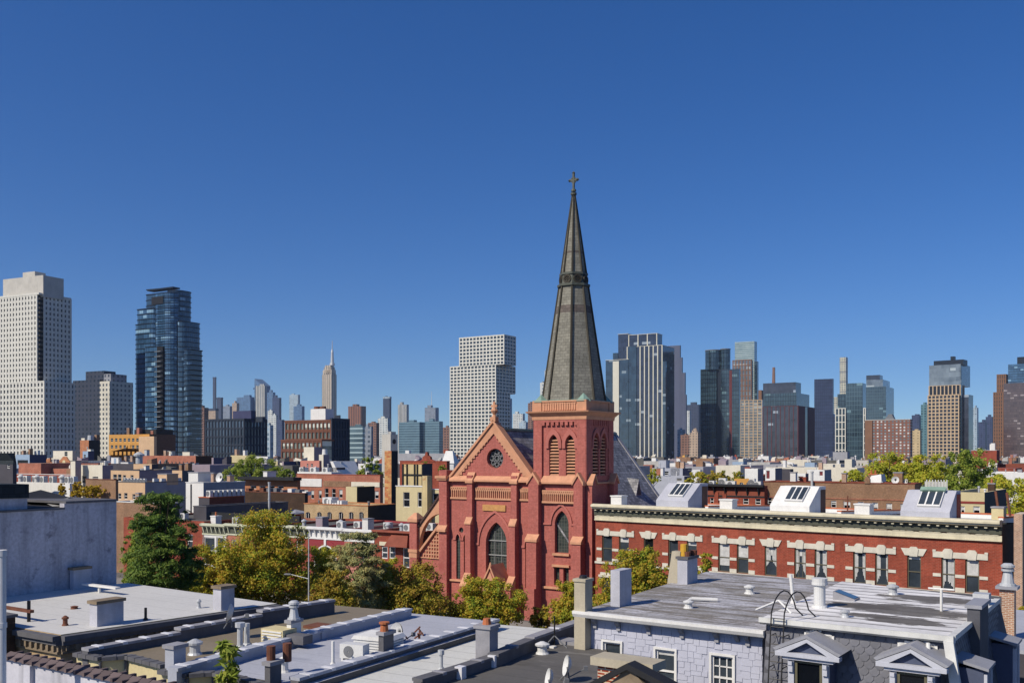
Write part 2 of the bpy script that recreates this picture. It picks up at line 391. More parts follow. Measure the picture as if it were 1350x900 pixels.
M['concrete'] = plain('pale_concrete', '#b6b3ab', var=.12, scale=.2, streak=.2)
M['bark'] = plain('tree_bark', '#4a3d32', .9, var=.3, scale=4)
M['asphalt'] = plain('street_asphalt', (.05,.05,.052), .9, var=.3, scale=.3)
M['pave'] = plain('pavement_concrete', (.22,.215,.2), .9, var=.2, scale=.5)
M['earth'] = plain('city_ground', (.1,.1,.095), .95, var=.4, scale=.02)
M['crimsonpane'] = plain('dark_red_door', '#6d2c30', .6); M['paleglass'] = plain('pale_window_pane', '#c9ced2', .3); M['orangecoping'] = plain('orange_brick_coping', '#b0744a', var=.2); M['redcoping'] = plain('red_coping', '#93493a', var=.2)  # paleglass is a plain pale pane colour
M['rustcream'] = plain('rust_stained_cream', '#bfae82', var=.15, scale=.8, stain=('#9a5a2a', .7, .6), streak=.3); M['crimsonbrick'] = plain('dark_red_brick_band', '#7d3630', var=.15)
M['greenawn'] = plain('green_awning', '#4f6d49', var=.2)
M['greybar'] = plain('grey_window_bar', '#8f9290', var=.1)
# ------------------------------------------------------------ kit: windows, houses, rooftop things
def window(T, to, a0, a1, z0, z1, d=.14, frame='white', pane='darkglass', blind=0.0, curtain=0.0, sash=True, t=.07, outline=None, label=None, ac=False, grid=None):
    """a window as a part: frame (its own mesh) with a pane, sometimes a blind or curtain, as sub-parts"""
    m = MB()
    def bx(u0,u1,v0,v1,d0,d1,mm=m):
        mm.add([to(u,v,e) for u,v,e in ((u0,v0,d0),(u1,v0,d0),(u1,v0,d1),(u0,v0,d1),(u0,v1,d0),(u1,v1,d0),(u1,v1,d1),(u0,v1,d1))],
               [(0,3,2,1),(4,5,6,7),(0,1,5,4),(1,2,6,5),(2,3,7,6),(3,0,4,7)])
    if outline is None:
        bx(a0,a0+t,z0,z1,d-.06,d+.03); bx(a1-t,a1,z0,z1,d-.06,d+.03); bx(a0+t,a1-t,z1-t,z1,d-.06,d+.03); bx(a0+t,a1-t,z0,z0+t,d-.08,d+.03)
        if sash: zm = (z0+z1)/2; bx(a0+t,a1-t,zm-t*.5,zm+t*.5,d-.05,d+.03)
        if grid:
            for i in range(1, grid[0]): x = a0+(a1-a0)*i/grid[0]; bx(x-.018,x+.018,z0+t,z1-t,d-.03,d+.02)
            for i in range(1, grid[1]): z = z0+(z1-z0)*i/grid[1]; bx(a0+t,a1-t,z-.018,z+.018,d-.03,d+.02)
    else:
        ringband(outline, [(a0+t+(u-a0)*(a1-a0-2*t)/(a1-a0), z0+t*.5+(v-z0)*(z1-z0-1.5*t)/(z1-z0)) for u, v in outline], to, d-.05, d+.03, m)
        if sash: bx((a0+a1)/2-t*.4,(a0+a1)/2+t*.4,z0,z1-(a1-a0)*.2,d-.04,d+.02)
    w = m.build('window', M[frame], T, label=label)
    p = MB(); p.add([to(u,v,d+.01) for u,v in (outline or rect(a0+.02,a1-.02,z0+.02,z1-.02))], [tuple(range(len(outline or [0]*4)))]); p.build('pane', M[pane], w)
    if blind: b = MB(); bx(a0+t,a1-t,z1-t-(z1-z0-2*t)*blind,z1-t,d-.012,d-.004,b); b.build('blind', M['curtain'], w)
    if curtain:
        b = MB(); k = curtain; n = 6; kr = random.Random(int(a0*97+z0*13)); q0, q1 = kr.uniform(.2,.55), kr.uniform(.1,.5)
        for s0, s1, sg in ((a0+t, a0+t+(a1-a0)*q0, 1),(a1-t-(a1-a0)*q1, a1-t, -1)):
            for i in range(n):
                u0 = s0+(s1-s0)*i/n; u1 = s0+(s1-s0)*(i+.85)/n; fall = k*(z1-z0-2*t)*(1-.35*kr.uniform(.7,1.3)*((i if sg > 0 else n-1-i)/n))
                bx(u0,u1,z1-t-fall,z1-t,d-.02+.008*(i%2),d-.004,b)
        b.build('curtain', M['curtain'], w)
    if ac:
        b = MB(); bx(a0+.06,a1-.06,z0+.02,z0+.4,-.32,d,b); o = b.build('window_unit', M['whitemetal'], w)
    return w

class Hs: pass
def house(name, label, cat, pl, pc, pr, yt, D=None, Z=None, th=33, wall='greywall', roof='mroof', coping=None, wb=None, par=.45, wins=(), swins=(), side=None, group=None, frame='white', fr=None, wa=None, z0=0.0, wk={}):
    if fr is None:
        if D is None: D = F*(H-Z)/(yt-HY)
        fr = atD(pc, D, th)
    h = Hs(); h.fr = fr; h.T = at(fr, name, label, cat, group); h.a1 = 0.0
    h.a0 = -wa if wa else fr.front(pl, 600)[0]; h.b1 = wb if wb else fr.side(pr, 600)[0]
    lim = max(2.5*-h.a0, 14.0)
    if not wb and not (0 < h.b1 < lim): h.b1 = lim
    h.z = z = fr.front(pc, yt)[1] if Z is None else Z
    holes = []; specs = []
    for wn in wins:
        x0,x1,y0,y1 = wn[:4]; kw = wn[4] if len(wn) > 4 else {}
        zt, zb = fr.front((x0+x1)/2,y0)[1], fr.front((x0+x1)/2,y1)[1]; a, b = fr.front(x0,600)[0], fr.front(x1,600)[0]
        zb = max(zb, .3)
        if kw.get('arch'): o = rnd_arch(a, b, zb, zt-(b-a)*.5*.6, 8, .6); kw = {k:v for k,v in kw.items() if k != 'arch'}; kw['outline'] = o
        else: o = rect(a, b, zb, zt)
        holes.append(o); specs.append((a,b,zb,zt,kw))
    sh = []; ss = []
    for wn in swins:
        x0,x1,y0,y1 = wn[:4]; b0, b1 = fr.side(x0,600)[0], fr.side(x1,600)[0]; zt, zb = fr.side((x0+x1)/2,y0)[1], max(fr.side((x0+x1)/2,y1)[1], .3)
        sh.append(rect(b0,b1,zb,zt)); ss.append((b0,b1,zb,zt,wn[4] if len(wn) > 4 else {}))
    m = MB(); A0, B1 = h.a0, h.b1
    facade(m, rect(A0,0,z0,z), holes, FRONT(0), .25); facade(m, rect(0,B1,z0,z), sh, SIDE(0), .25, 1 if side else 0)  # a darker side material puts that face's shade into its colour
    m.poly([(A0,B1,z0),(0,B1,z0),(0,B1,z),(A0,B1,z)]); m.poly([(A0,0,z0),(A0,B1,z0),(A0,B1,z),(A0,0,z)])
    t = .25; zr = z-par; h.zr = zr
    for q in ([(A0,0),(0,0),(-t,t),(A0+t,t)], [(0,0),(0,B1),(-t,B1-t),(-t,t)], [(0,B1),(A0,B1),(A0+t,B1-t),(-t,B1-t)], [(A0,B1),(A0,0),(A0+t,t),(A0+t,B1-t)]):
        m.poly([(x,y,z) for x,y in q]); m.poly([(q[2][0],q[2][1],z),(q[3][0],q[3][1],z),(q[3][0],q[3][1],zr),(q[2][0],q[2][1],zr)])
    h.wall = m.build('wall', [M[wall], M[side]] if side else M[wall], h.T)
    r = MB(); r.poly([(A0+t,t,zr),(-t,t,zr),(-t,B1-t,zr),(A0+t,B1-t,zr)]); h.roof = r.build('roof', M[roof], h.T)
    if coping:
        c = MB(); e = .06
        for x0,x1,y0,y1 in ((A0-e,e,-e,t+.03),(-t-.03,e,t+.03,B1-t-.03),(A0-e,e,B1-t-.03,B1+e),(A0-e,A0+t+.03,t+.03,B1-t-.03)): c.box(x0,x1,y0,y1,z+.002,z+.1)
        c.build('coping', M[coping], h.T)
    for a,b,zb,zt,kw in specs: window(h.T, FRONT(0), a,b,zb,zt, **{'frame':frame, **wk, **kw})
    for a,b,zb,zt,kw in ss: window(h.T, SIDE(0), a,b,zb,zt, **{'frame':frame, **wk, **kw})
    return h
def cornice(h, mat='white', ht=.7, pr=.45, brackets=0, name='cornice', drop=0.0, a0=None, a1=None, frieze=None):
    z = h.z-drop; m = MB(); x0 = h.a0 if a0 is None else a0; x1 = 0 if a1 is None else a1
    m.prism([(-pr,z+.05),(-pr,z-.15),(-pr*.55,z-.3),(-.02,z-.32),(-.02,z+.12),(-pr*.3,z+.12)], 'x', x0, x1)
    o = m.build(name, M[mat], h.T)
    b = MB(); b.box(x0, x1, -.08, -.005, z-ht-.25, z-ht-.08); b.box(x0+.01, x1-.01, -.05, -.004, z-ht-.08, z-.31, 1); b.build('frieze_moulding', [M[mat], M[frieze or mat]], o)
    if brackets:
        b = MB()
        for i in range(brackets): x = x0+(x1-x0)*(i+.5)/brackets; b.prism([(-pr*.85,z-.16),(-.04,z-.16),(-.04,z-ht),(-.12,z-ht)], 'x', x-.07, x+.07)
        b.build('bracket_moulding', M[mat], o)
    return o
def chim(h, px, py, w, d, ht, mat='whitewall', cap='coping', pots=0, label=None, parent=None, potmat='vent_clay', ab=None, z=None):
    """a chimney standing on the roof where the photo shows its foot (px, py)"""
    a, b = ab or h.fr.roof(px, py, h.zr); z0 = (h.zr if z is None else z)-.2
    m = MB(); m.box(a-w, a, b, b+d, z0, z0+.2+ht); c = m.build('chimney', M[mat], h.T, label=label)
    m = MB(); e = .05; m.box(a-w-e, a+e, b-e, b+d+e, z0+.2+ht-.02, z0+.2+ht+.1); m.build('cap', M[cap], c)
    for i in range(pots): m = MB(); m.cyl(a-w*(i+.5)/pots, b+d/2, z0+ht+.28, z0+ht+.75, .13, .11, 10); m.build('pot', M[potmat], c)
    return c
def hut(h, pl, pc, pr, yt, mat='white', b=None, name='bulkhead', door=None, label=None, par=None, wb=None, cap='coping', D=None):
    """stair head or lift house standing on a roof; b = how far it stands behind the front"""
    f = h.fr; a1 = f.front(pc,600,b)[0]; a0 = f.front(pl,600,b)[0]; b1 = f.side(pr,600,a1)[0] if wb is None else b+wb
    if not (0 < b1-b < 12): b1 = b+3
    z = f.front(pc,yt,b)[1]; o = boxo(name, M[mat], h.T, a0, a1, b, b1, h.zr-.02, max(z, h.zr+.5), label=label); z = max(z, h.zr+.5)
    boxo('cap', M[cap], o, a0-.08, a1+.08, b-.08, b1+.08, z, z+.1)
    if door: boxo('door', M[door], o, a0+(a1-a0)*.35, a0+(a1-a0)*.35+.85, b-.04, b+.02, h.zr+.05, min(h.zr+2.0, z-.15))
    return o
# --- loose rooftop things (top-level)
def put(fn, fr, px, py, z, **k):
    a, b = fr.roof(px, py, z); return fn(fr.w(a, b, z), fr.deg, **k)
def condenser(P, deg, label, group=None, w=.85, d=.38, ht=.75):
    T = thing('condenser_unit', label, 'air conditioner', P, deg, group); m = MB(); m.box(-w/2,w/2,0,d,.1,ht+.1); m.box(-w/2+.05,-w/2+.12,0,d,0,.1); m.box(w/2-.12,w/2-.05,0,d,0,.1)
    m.build('casing', M['whitemetal'], T); m = MB(); ringband(circ(-.1,ht*.5+.1,ht*.4,14), circ(-.1,ht*.5+.1,ht*.05,14), FRONT(0), -.02, .0, m, closed=True); m.build('fan_grille', M['greymetal'], T); return T
def mushroom(P, deg, label, group=None, r=.16, ht=.55, mat='metal', name='roof_vent'):
    m = MB(); m.cyl(0,0,-.02,.06,r*1.5,r*1.2,12); m.cyl(0,0,.05,ht*.72,r,None,12); m.cyl(0,0,ht*.66,ht*.8,r*1.45,r*1.5,12); m.cyl(0,0,ht*.8,ht,r*1.5,r*.4,12)
    o = m.build(name, M[mat], smooth=False); o.location = P; tag(o, label, 'vent', group); return o
def pipe(P, deg, label, group=None, r=.07, ht=1.2, mat='greymetal', cap=False, name='vent_pipe', lean=(0,0)):
    m = MB(); m.tube((0,0,-.05),(lean[0],lean[1],ht), r, n=10); m.cyl(0,0,-.02,.08,r*2,r*1.4,10)
    if cap: m.cyl(lean[0],lean[1],ht-.03,ht+.12,r*1.7,r*1.7,10)
    o = m.build(name, M[mat]); o.location = P; tag(o, label, 'vent pipe', group); return o
def dish(P, deg, label, group=None, r=.4, ht=.7, face=200):
    T = thing('satellite_dish', label, 'satellite dish', P, face, group)   # faces its local -y
    m = MB(); n = 14; rings = 4; vs = []
    for k in range(rings+1):
        q = r*k/rings
        for i in range(n): t = 2*math.pi*i/n; vs.append((q*math.cos(t), .45*q*q/r-.35*q*math.sin(t)*.6, ht+q*math.sin(t)*.95))
    fs = [(k*n+i,k*n+(i+1)%n,(k+1)*n+(i+1)%n,(k+1)*n+i) for k in range(1,rings) for i in range(n)]+[tuple(range(n, 2*n))]
    m.add(vs, fs); vb = [(x, y+.03, z) for x,y,z in vs]; m.add(vb, fs); m.build('reflector', M['whitemetal'], T, smooth=True, fix=False)
    m = MB(); m.tube((0,.05,0),(0,.12,ht-.05), .03); m.tube((-.25,.3,0),(0,.12,ht-.2), .02); m.tube((.25,.3,0),(0,.12,ht-.2), .02); m.build('mount', M['greymetal'], T)
    m = MB(); m.tube((0,.05,ht-.35),(0,-r*1.3,ht-.12), .018); m.box(-.05,.05,-r*1.3-.08,-r*1.3+.04,ht-.18,ht-.04); m.build('feed_arm', M['greymetal'], T); return T
def cowl(P, deg, label, group=None, s=1.0, mat='metal'):
    m = MB(); m.cyl(0,0,0,.12*s,.42*s,.4*s,12); m.cyl(0,0,.1*s,.8*s,.33*s,.2*s,12); m.cyl(0,0,.78*s,.9*s,.32*s,None,14); m.cyl(0,0,.98*s,1.1*s,.34*s,None,14); m.cyl(0,0,.88*s,1.0*s,.14*s,None,8); m.cyl(0,0,1.08*s,1.2*s,.34*s,.2*s,14)
    return m
g = MB(); g.poly([(-9000,-3000,0),(9000,-3000,0),(9000,12000,0),(-9000,12000,0)]); go = g.build('ground', M['earth']); tag(go, kind='structure')
# ------------------------------------------------------------ the church
def build_church():
    c = Fr((772.2-CX)/F*88, 88, 32.0)
    T = at(c, 'church', 'red painted gothic church with a corner belfry and tall slate spire', 'church')
    A = lambda px: c.front(px, 600)[0]
    ZT = lambda py: c.front(737, py)[1]          # heights read on the belfry
    ZN = lambda py: c.front(650, py)[1]          # heights read on the nave front
    ZL = lambda py: c.front(565, py)[1]          # heights read on the aisle
    aL, aT = A(584), A(703)
    ap, zap = A(651.7), ZN(557)
    zl, ze = ZN(634), ZN(629)
    D = .55
    # nave front with its openings
    win = arch(A(640.5), A(668), ZN(773), ZN(716), 1.0)
    lan = [arch(A(601.5), A(606.8), ZN(766.5), ZN(712), 1.1), arch(A(611.5), A(616.8), ZN(766.5), ZN(712), 1.1), arch(A(692.5), A(698.5), ZN(772), ZN(715.5), 1.1)]
    ocu = [circ(A(608), ZN(700.5), .27), circ(A(697.5), ZN(705.5), .27)]
    rose = circ(A(652.6), ZN(604), .95, 28)
    m = MB()
    outer = [(aL,0),(aT,0),(aT,zl),(A(705)-.02,ze),(ap,zap),(A(597),ze),(aL,zl)]
    facade(m, outer, [win]+lan+ocu+[rose], FRONT(0), D)
    m.build('nave_front', M['red'], T)
    # windows
    def gwin(outline, name='window', bars=(), label=None, split=0, d=D-.06):
        g = MB(); g.poly([(u, d, v) for u, v in outline])
        w = g.build(name, M['stained'], T, label=label)
        if bars or split:
            b = MB(); a0 = min(p[0] for p in outline); a1 = max(p[0] for p in outline)
            for z in bars: b.box(a0, a1, D-.2, D-.08, z-.045, z+.045)
            for i in range(1, split+1):
                x = a0+(a1-a0)*i/(split+1); b.box(x-.02, x+.02, D-.15, D-.08, min(p[1] for p in outline), ZN(700))
            b.build('glazing_bar', M['greybar'], w)
        return w
    gwin(win, bars=[ZN(712.5), ZN(731.5), ZN(750.5)], split=2, label='large pointed window over the church porch')
    for l in lan: gwin(l, d=.16)
    for o in ocu: gwin(o, d=.2)
    rw = gwin(rose, label='round rose window in the gable')
    b = MB()
    for i in range(8):
        t = i*math.pi/4; x, z = A(652.6)+.6*math.cos(t), ZN(604)+.6*math.sin(t)
        ringband(circ(x, z, .25, 10), circ(x, z, .17, 10), FRONT(0), D-.2, D-.09, b, closed=True)
    ringband(circ(A(652.6), ZN(604), .3, 12), circ(A(652.6), ZN(604), .2, 12), FRONT(0), D-.2, D-.09, b, closed=True)
    b.build('tracery', M['greymetal'], rw)
    # mouldings
    def hood(a0, a1, zf, zs, k, t, ret=0.0):
        h = MB()
        o = arch(a0-t, a1+t, zf, zs, k); i = arch(a0, a1, zf, zs, k)
        ringband(o, i, FRONT(0), -.12, .05, h)
        if ret:
            h.box(a0-t-ret, a0-t+.01, -.1, .05, zf-.02, zf+.2); h.box(a1+t-.01, a1+t+ret, -.1, .05, zf-.02, zf+.2)
        h.build('hood_mould', M['red2'], T)
    hood(A(632), A(674.5), ZN(719), ZN(717), .92, .16, .3)
    hood(A(601.5), A(606.8), ZN(714), ZN(712), 1.1, .12, .25); hood(A(611.5), A(616.8), ZN(714), ZN(712), 1.1, .12, .25)
    hood(A(692.5), A(698.5), ZN(719), ZN(715.5), 1.1, .12, .25)
    for x0, x1, y in ((594,619,767),(686,702,777),(626,640,770),(668,676,772)): boxo('sill_course', M['trim'], T, A(x0), A(x1), -.22, .05, ZN(y+2.5), ZN(y))
    # ledge and gable coping
    l = MB()
    l.prism([(-.45,zl-.05),(.1,zl-.05),(.1,zl+.5),(-.05,zl+.5),(-.45,zl+.12)], 'x', aL-.35, A(702))
    l.build('ledge_moulding', M['trim'], T)
    g = MB()
    for (x0,z0),(x1,z1) in (((A(594.5)-.1, ze-.25),(ap, zap)),((A(706.5), ze-.35),(ap, zap))):
        d = Vector((x1-x0, z1-z0)); d.normalize(); n = Vector((-d.y, d.x)); n = n if n.y > 0 else -n
        q = [Vector((x0,z0)), Vector((x1,z1)), Vector((x1,z1))+Vector((0,.3)), Vector((x0,z0))+n*.22]
        g.prism([tuple(p) for p in q], 'y', -.3, .6)
        q = [Vector((x0,z0)), Vector((x1,z1)), Vector((x1,z1))-Vector((0,1.05)), Vector((x0,z0))-n*.45]
        g.prism([tuple(p) for p in q], 'y', -.14, .02)
        L = (Vector((x1,z1))-Vector((x0,z0))).length; k = 15
        for i in range(1, k):
            p = Vector((x0,z0))+d*(L-1.0)*i/k-n*.55
            g.box(p.x-.2, p.x+.2, -.12, .02, p.y-.12, p.y+.3)
    g.build('gable_coping', M['trim'], T)
    f = MB()
    f.box(ap-.3, ap+.3, -.3, .3, zap+.1, zap+.55); f.cyl(ap, 0, zap+.5, zap+.9, .25, .1, 8)
    f.cyl(ap, 0, zap+.8, zap+1.15, .16, .36, 8); f.cyl(ap, 0, zap+1.15, zap+1.4, .36, .22, 8)
    f.box(ap-.12, ap+.12, -.1, .1, zap+1.35, zap+1.95); f.box(ap-.34, ap+.34, -.09, .09, zap+1.5, zap+1.72); f.cyl(ap, 0, zap+1.9, zap+2.1, .14, .02, 8)
    f.build('gable_finial', M['trim'], T)
    # arcaded frieze panels
    def frieze(a0, a1, z0, z1, n, to=FRONT(0), par=T):
        p = MB(); bx = lambda u0,u1,d0,d1,v0,v1,mm: p.add([to(u,v,d) for u,v,d in ((u0,v0,d0),(u1,v0,d0),(u1,v0,d1),(u0,v0,d1),(u0,v1,d0),(u1,v1,d0),(u1,v1,d1),(u0,v1,d1))],
                     [(0,3,2,1),(4,5,6,7),(0,1,5,4),(1,2,6,5),(2,3,7,6),(3,0,4,7)], mm)
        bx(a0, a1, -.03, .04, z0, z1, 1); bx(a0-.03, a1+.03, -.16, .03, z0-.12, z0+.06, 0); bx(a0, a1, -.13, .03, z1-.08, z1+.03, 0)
        w = (a1-a0)/n
        for i in range(n):
            x = a0+w*(i+.5); bx(x-w*.17, x+w*.17, -.13, .0, z0+.06, z1-.4, 0)
            for sg in (-1, 1):
                q = [to(x-.04*sg, z1-.42, -.12), to(x+.05*sg, z1-.42, -.12), to(x+(w*.5+.04)*sg, z1-.07, -.12), to(x+(w*.5-.06)*sg, z1-.07, -.12)]
                r = [to(x-.04*sg, z1-.42, 0), to(x+.05*sg, z1-.42, 0), to(x+(w*.5+.04)*sg, z1-.07, 0), to(x+(w*.5-.06)*sg, z1-.07, 0)]
                p.loft(q, r)
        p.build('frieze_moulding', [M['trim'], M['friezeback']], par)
    for x0, x1, n in ((595,618,9),(627.5,676,18),(686.5,702,6)): frieze(A(x0), A(x1), ZN(657), ZN(642.5), n)
    frieze(A(715.5), A(759), ZT(661.5), ZT(646.5), 16)
    boxo('plaque', M['plaque'], T, A(637), A(667), -.12, .05, ZN(673), ZN(665), label='worn tan name plaque under the frieze')
    # buttresses of the nave front
    def buttress(x0, x1, ztop, zmid, zlow, d=.5, cap=True):
        a0, a1 = A(x0), A(x1); q = MB()
        q.box(a0, a1, -d, .02, 0, ztop); q.box(a0, a1, -d-.3, -d+.01, 0, zmid); q.box(a0+.003, a1-.003, -d-1.1, -d-.29, 0, zlow)
        bt = q.build('buttress', M['red'], T); w = MB()
        w.prism([(-d-.38,zmid-.1),(-d+.02,zmid-.1),(-d+.02,zmid+.62),(-d-.38,zmid)], 'x', a0-.06, a1+.06); w.build('weathering', M['trim'], bt); w = MB()
        w.prism([(-d-1.2,zlow-.1),(-d-.28,zlow-.1),(-d-.28,zlow+1.15),(-d-1.2,zlow)], 'x', a0-.05, a1+.05); w.build('weathering', M['trim'], bt); w = MB()
        w.prism([(-d-.15,ztop-.75),(.03,ztop-.75),(.03,ztop+.3),(-.1,ztop+.3),(-d-.15,ztop-.5)], 'x', a0-.1, a1+.12); w.build('buttress_head', M['trim'], bt)
    for x0, x1 in ((619,626),(677,684.5)): buttress(x0, x1, ZN(626.5), ZN(690), ZN(771))
    q = MB(); a0, a1 = A(583), A(593)
    q.box(a0, a1, -.55, .6, 0, ZN(620)); bt = q.build('buttress', M['red'], T, label='thick corner buttress at the aisle end of the front'); w = MB()
    w.box(a0-.35, a1+.08, -.8, .7, ZN(631), ZN(627.5)); w.box(a0-.2, a1+.04, -.7, .65, ZN(633.5), ZN(631)); w.build('buttress_head', M['trim'], bt); w = MB()
    w.prism([(-.85,ZN(703)),(-.5,ZN(703)),(-.5,ZN(693.5)),(-.85,ZN(700))], 'x', a0-.1, a1+.05)
    w.build('weathering', M['trim'], bt)
    # porch gable
    p0, p1, pk = c.front(629, 790, -2.2)[0], c.front(663, 790, -2.2)[0], c.front(646.5, 748, -2.2)
    zb = c.front(646, 789, -2.2)[1]
    p = MB(); p.prism([(p0,0),(p1,0),(p1,zb),(pk[0],pk[1]),(p0,zb)], 'y', -2.2, .1)
    po = p.build('porch', M['red'], T); w = MB()
    for xs, sg in ((p0,-1),(p1,1)): w.prism([(xs+sg*.15,zb-.25),(pk[0],pk[1]-.02),(pk[0],pk[1]+.28),(xs+sg*.15,zb+.1)], 'y', -2.35, .05)
    w.prism([(p0+.25,zb-.1),(p1-.25,zb-.1),(pk[0],pk[1]-.35)], 'y', -2.27, -2.1)
    w.cyl(pk[0], -2.2, pk[1]+.15, pk[1]+.5, .16, .05, 8); w.build('porch_coping', M['trim'], po)
    w = MB(); w.poly([(u, -2.22, v) for u, v in arch(p0+.6, p1-.6, 0, 1.9)]); w.build('door', M['darkwood'], po)
    w = MB(); a0, a1 = A(697.5), A(711)
    w.prism([(a0,0),(a1,0),(a1,ZT(807)),((a0+a1)/2,ZT(799)),(a0,ZT(807))], 'y', -.75, .02); sd = w.build('side_porch', M['trim'], T)
    w = MB(); w.poly([(u, -.77, v) for u, v in arch(a0+.25, a1-.25, 0, ZT(822))]); w.build('door', M['darkwood'], sd)
    # aisle with raking buttress arch
    b0, b1 = A(544.5), A(554); zt = ZL(684)
    q = MB(); q.box(b0, b1, -.6, .5, 0, zt); bt = q.build('aisle_pier', M['red'], T); w = MB()
    w.box(b0-.15, b1+.15, -.75, .65, zt-.3, zt); w.loft([(b0-.15,-.75,zt),(b1+.15,-.75,zt),(b1+.15,.65,zt),(b0-.15,.65,zt)], [(b0+.3,-.2,zt+.6),(b1-.3,-.2,zt+.6),(b1-.3,.1,zt+.6),(b0+.3,.1,zt+.6)])
    w.build('pier_cap', M['trim'], bt); w = MB(); w.box(b0-.1, b1+.1, -.7, .55, ZL(728), ZL(724)); w.box(b0-.03, b1+.03, -.63, .53, ZL(735), ZL(728)); w.build('pier_band', M['trim'], bt)
    x0, x1 = b1-.05, A(583)+.05
    zr0, zr1 = ZL(696), ZL(652); zc0, zc1 = ZL(730), ZL(688)
    # flying arm: straight raking top, quarter round soffit
    q = MB(); n = 12; top = []; bot = []
    for i in range(n+1):
        t = i/n; x = x0+(x1-x0)*t; top.append((x, zr0+(zr1-zr0)*t)); bot.append((x, zc0+.1+(ZL(676)-zc0-.1)*math.sqrt(max(0, 1-(1-t)**2))))
    q.prism(bot+top[::-1], 'y', -.25, .3); fa = q.build('flying_buttress', M['trim'], T); w = MB()
    w.prism([(x0,zr0),(x1,zr1),(x1,zr1+.28),(x0,zr0+.28)], 'y', -.4, .42); w.build('coping', M['copingdark'], fa)
    q = MB(); hl = arch(A(572.5), A(577), ZL(785), ZL(768)); oc = circ(A(569.8), ZL(748), .27)
    facade(q, [(x0,0),(x1,0),(x1,zc1),(x0,zc0)], [hl, oc], FRONT(-.05), .4); q.build('aisle_front', M['red'], T)
    for o in (hl, oc):
        g = MB(); g.poly([(u, .28, v) for u, v in o]); g.build('window', M['stained'], T)
    w = MB(); w.prism([(x0,zc0-.1),(x1,zc1-.1),(x1,zc1+.22),(x0,zc0+.22)], 'y', -.35, .3); w.build('coping', M['trim'], T)
    w = MB(); w.prism([(x0+.25,zc0-.35),(x1-.02,zc0-.35),(x1-.02,zc1-.35)], 'y', -.12, -.02, 1)
    for k in range(9):
        x = x0+.3+(x1-x0-.3)*k/8; ztop = zc0-.35+(zc1-zc0)*(x-x0-.25)/(x1-x0-.27)
        w.box(x-.05, x+.05, -.2, -.05, zc0-.35, max(ztop-.05, zc0-.25))
    for k in range(9):
        z = zc0-.35+(zc1-zc0)*k/9; xl = x0+.25+(x1-x0-.27)*k/9; w.box(xl, x1-.02, -.19, -.05, z-.05, z+.06)
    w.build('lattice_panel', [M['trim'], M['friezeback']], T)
    # bodies and roofs behind
    bl = 26.8; wall = MB()
    wall.box(aL+.05, A(700), D+.05, bl, 0, 9.4); wall.box(x0+.1, x1+.3, .5, bl-2, 0, zc0+.2); wall.box(A(700), 1.0, 6.2, bl, 0, 9.3)
    wall.build('nave_wall', M['red'], T)
    zr = c.side(672, 568, ap)[1]; k = (zr-10.0)/(-4.04-ap)  # slope of the roof
    aE, zE = -.2, zr-k*(-.2-ap)
    r = MB(); zz = zr-.15
    r.prism([(ap,zz),(aE,zE-.15),(aE,zE+.1),(ap,zz+.25)], 'y', .45, bl)
    aW = aL-.3; r.prism([(ap,zz),(aW,zz-k*(ap-aW)),(aW,zz-k*(ap-aW)+.25),(ap,zz+.25)], 'y', .45, bl)
    rf = r.build('roof', M['slate'], T)
    r = MB(); r.prism([(x0-.2,zc0),(x1+.4,ZL(690)),(x1+.4,ZL(690)+.2),(x0-.2,zc0+.2)], 'y', .3, bl-2); r.build('aisle_roof', M['slate_dark'], T)
    w = MB(); w.box(ap-.18, ap+.18, .5, bl, zr+.05, zr+.28); w.build('ridge_capping', M['verdigris'], rf)
    w = MB(); w.prism([(ap-.1,zr-.1),(aE,zE-.1),(aE,zE+.28),(ap-.1,zr+.4)], 'y', bl-.45, bl+.15); w.build('rake_coping', M['coping'], rf)
    # dormer vent on the slope
    bv = bl-4.2; av, zv = None, None
    for i in range(200):
        a = ap+i*.1; z = zr-k*(a-ap); b_, z_ = c.side(837, 650, a)
        if abs(z_-z) < .35: av, zv, bv = a, z, b_; break
    w = MB(); w.loft([(av+.5,bv-.8,zv-.5*k+.1),(av+.5,bv+.8,zv-.5*k+.1),(av+.5,bv,zv+1.3)], [(av-1.2,bv-.1,zv+1.2*k-.1),(av-1.2,bv+.1,zv+1.2*k-.1),(av-1.6,bv,zv+1.25)])
    dv = w.build('dormer_vent', M['slate'], rf); w = MB()
    w.poly([(av+.52,bv-.55,zv-.5*k+.2),(av+.52,bv+.55,zv-.5*k+.2),(av+.52,bv,zv+1.0)]); w.build('louvre', M['black'], rf)
    # ---------------- belfry tower
    tl = A(704); tw = 5.5; bd = 5.55
    zc = ZT(545)
    lw = [arch(A(723.2), A(736), ZT(627), ZT(585), 1.0), arch(A(745), A(757.5), ZT(627), ZT(585), 1.0)]
    tw_ = arch(A(730.5), A(748.8), ZT(728.5), ZT(691), 1.0); sm = [rect(A(729.5), A(736.8), ZT(771.5), ZT(747)), rect(A(741.8), A(749), ZT(771.5), ZT(747))]
    m = MB(); facade(m, rect(tl, 0, 0, zc), lw+[tw_]+sm, FRONT(.12), .5)
    ls = [arch(u-.62, u+.62, ZT(627), ZT(585), 1.0) for u in (bd*.36, bd*.64)]
    facade(m, [(.12,0),(bd,0),(bd,zc),(.12,zc)], ls, SIDE(0), .5)
    m.poly([(tl,bd,0),(0,bd,0),(0,bd,zc),(tl,bd,zc)]); m.poly([(tl,.12,0),(tl,bd,0),(tl,bd,zc),(tl,.12,zc)])
    bel = m.build('belfry', M['red'], T)
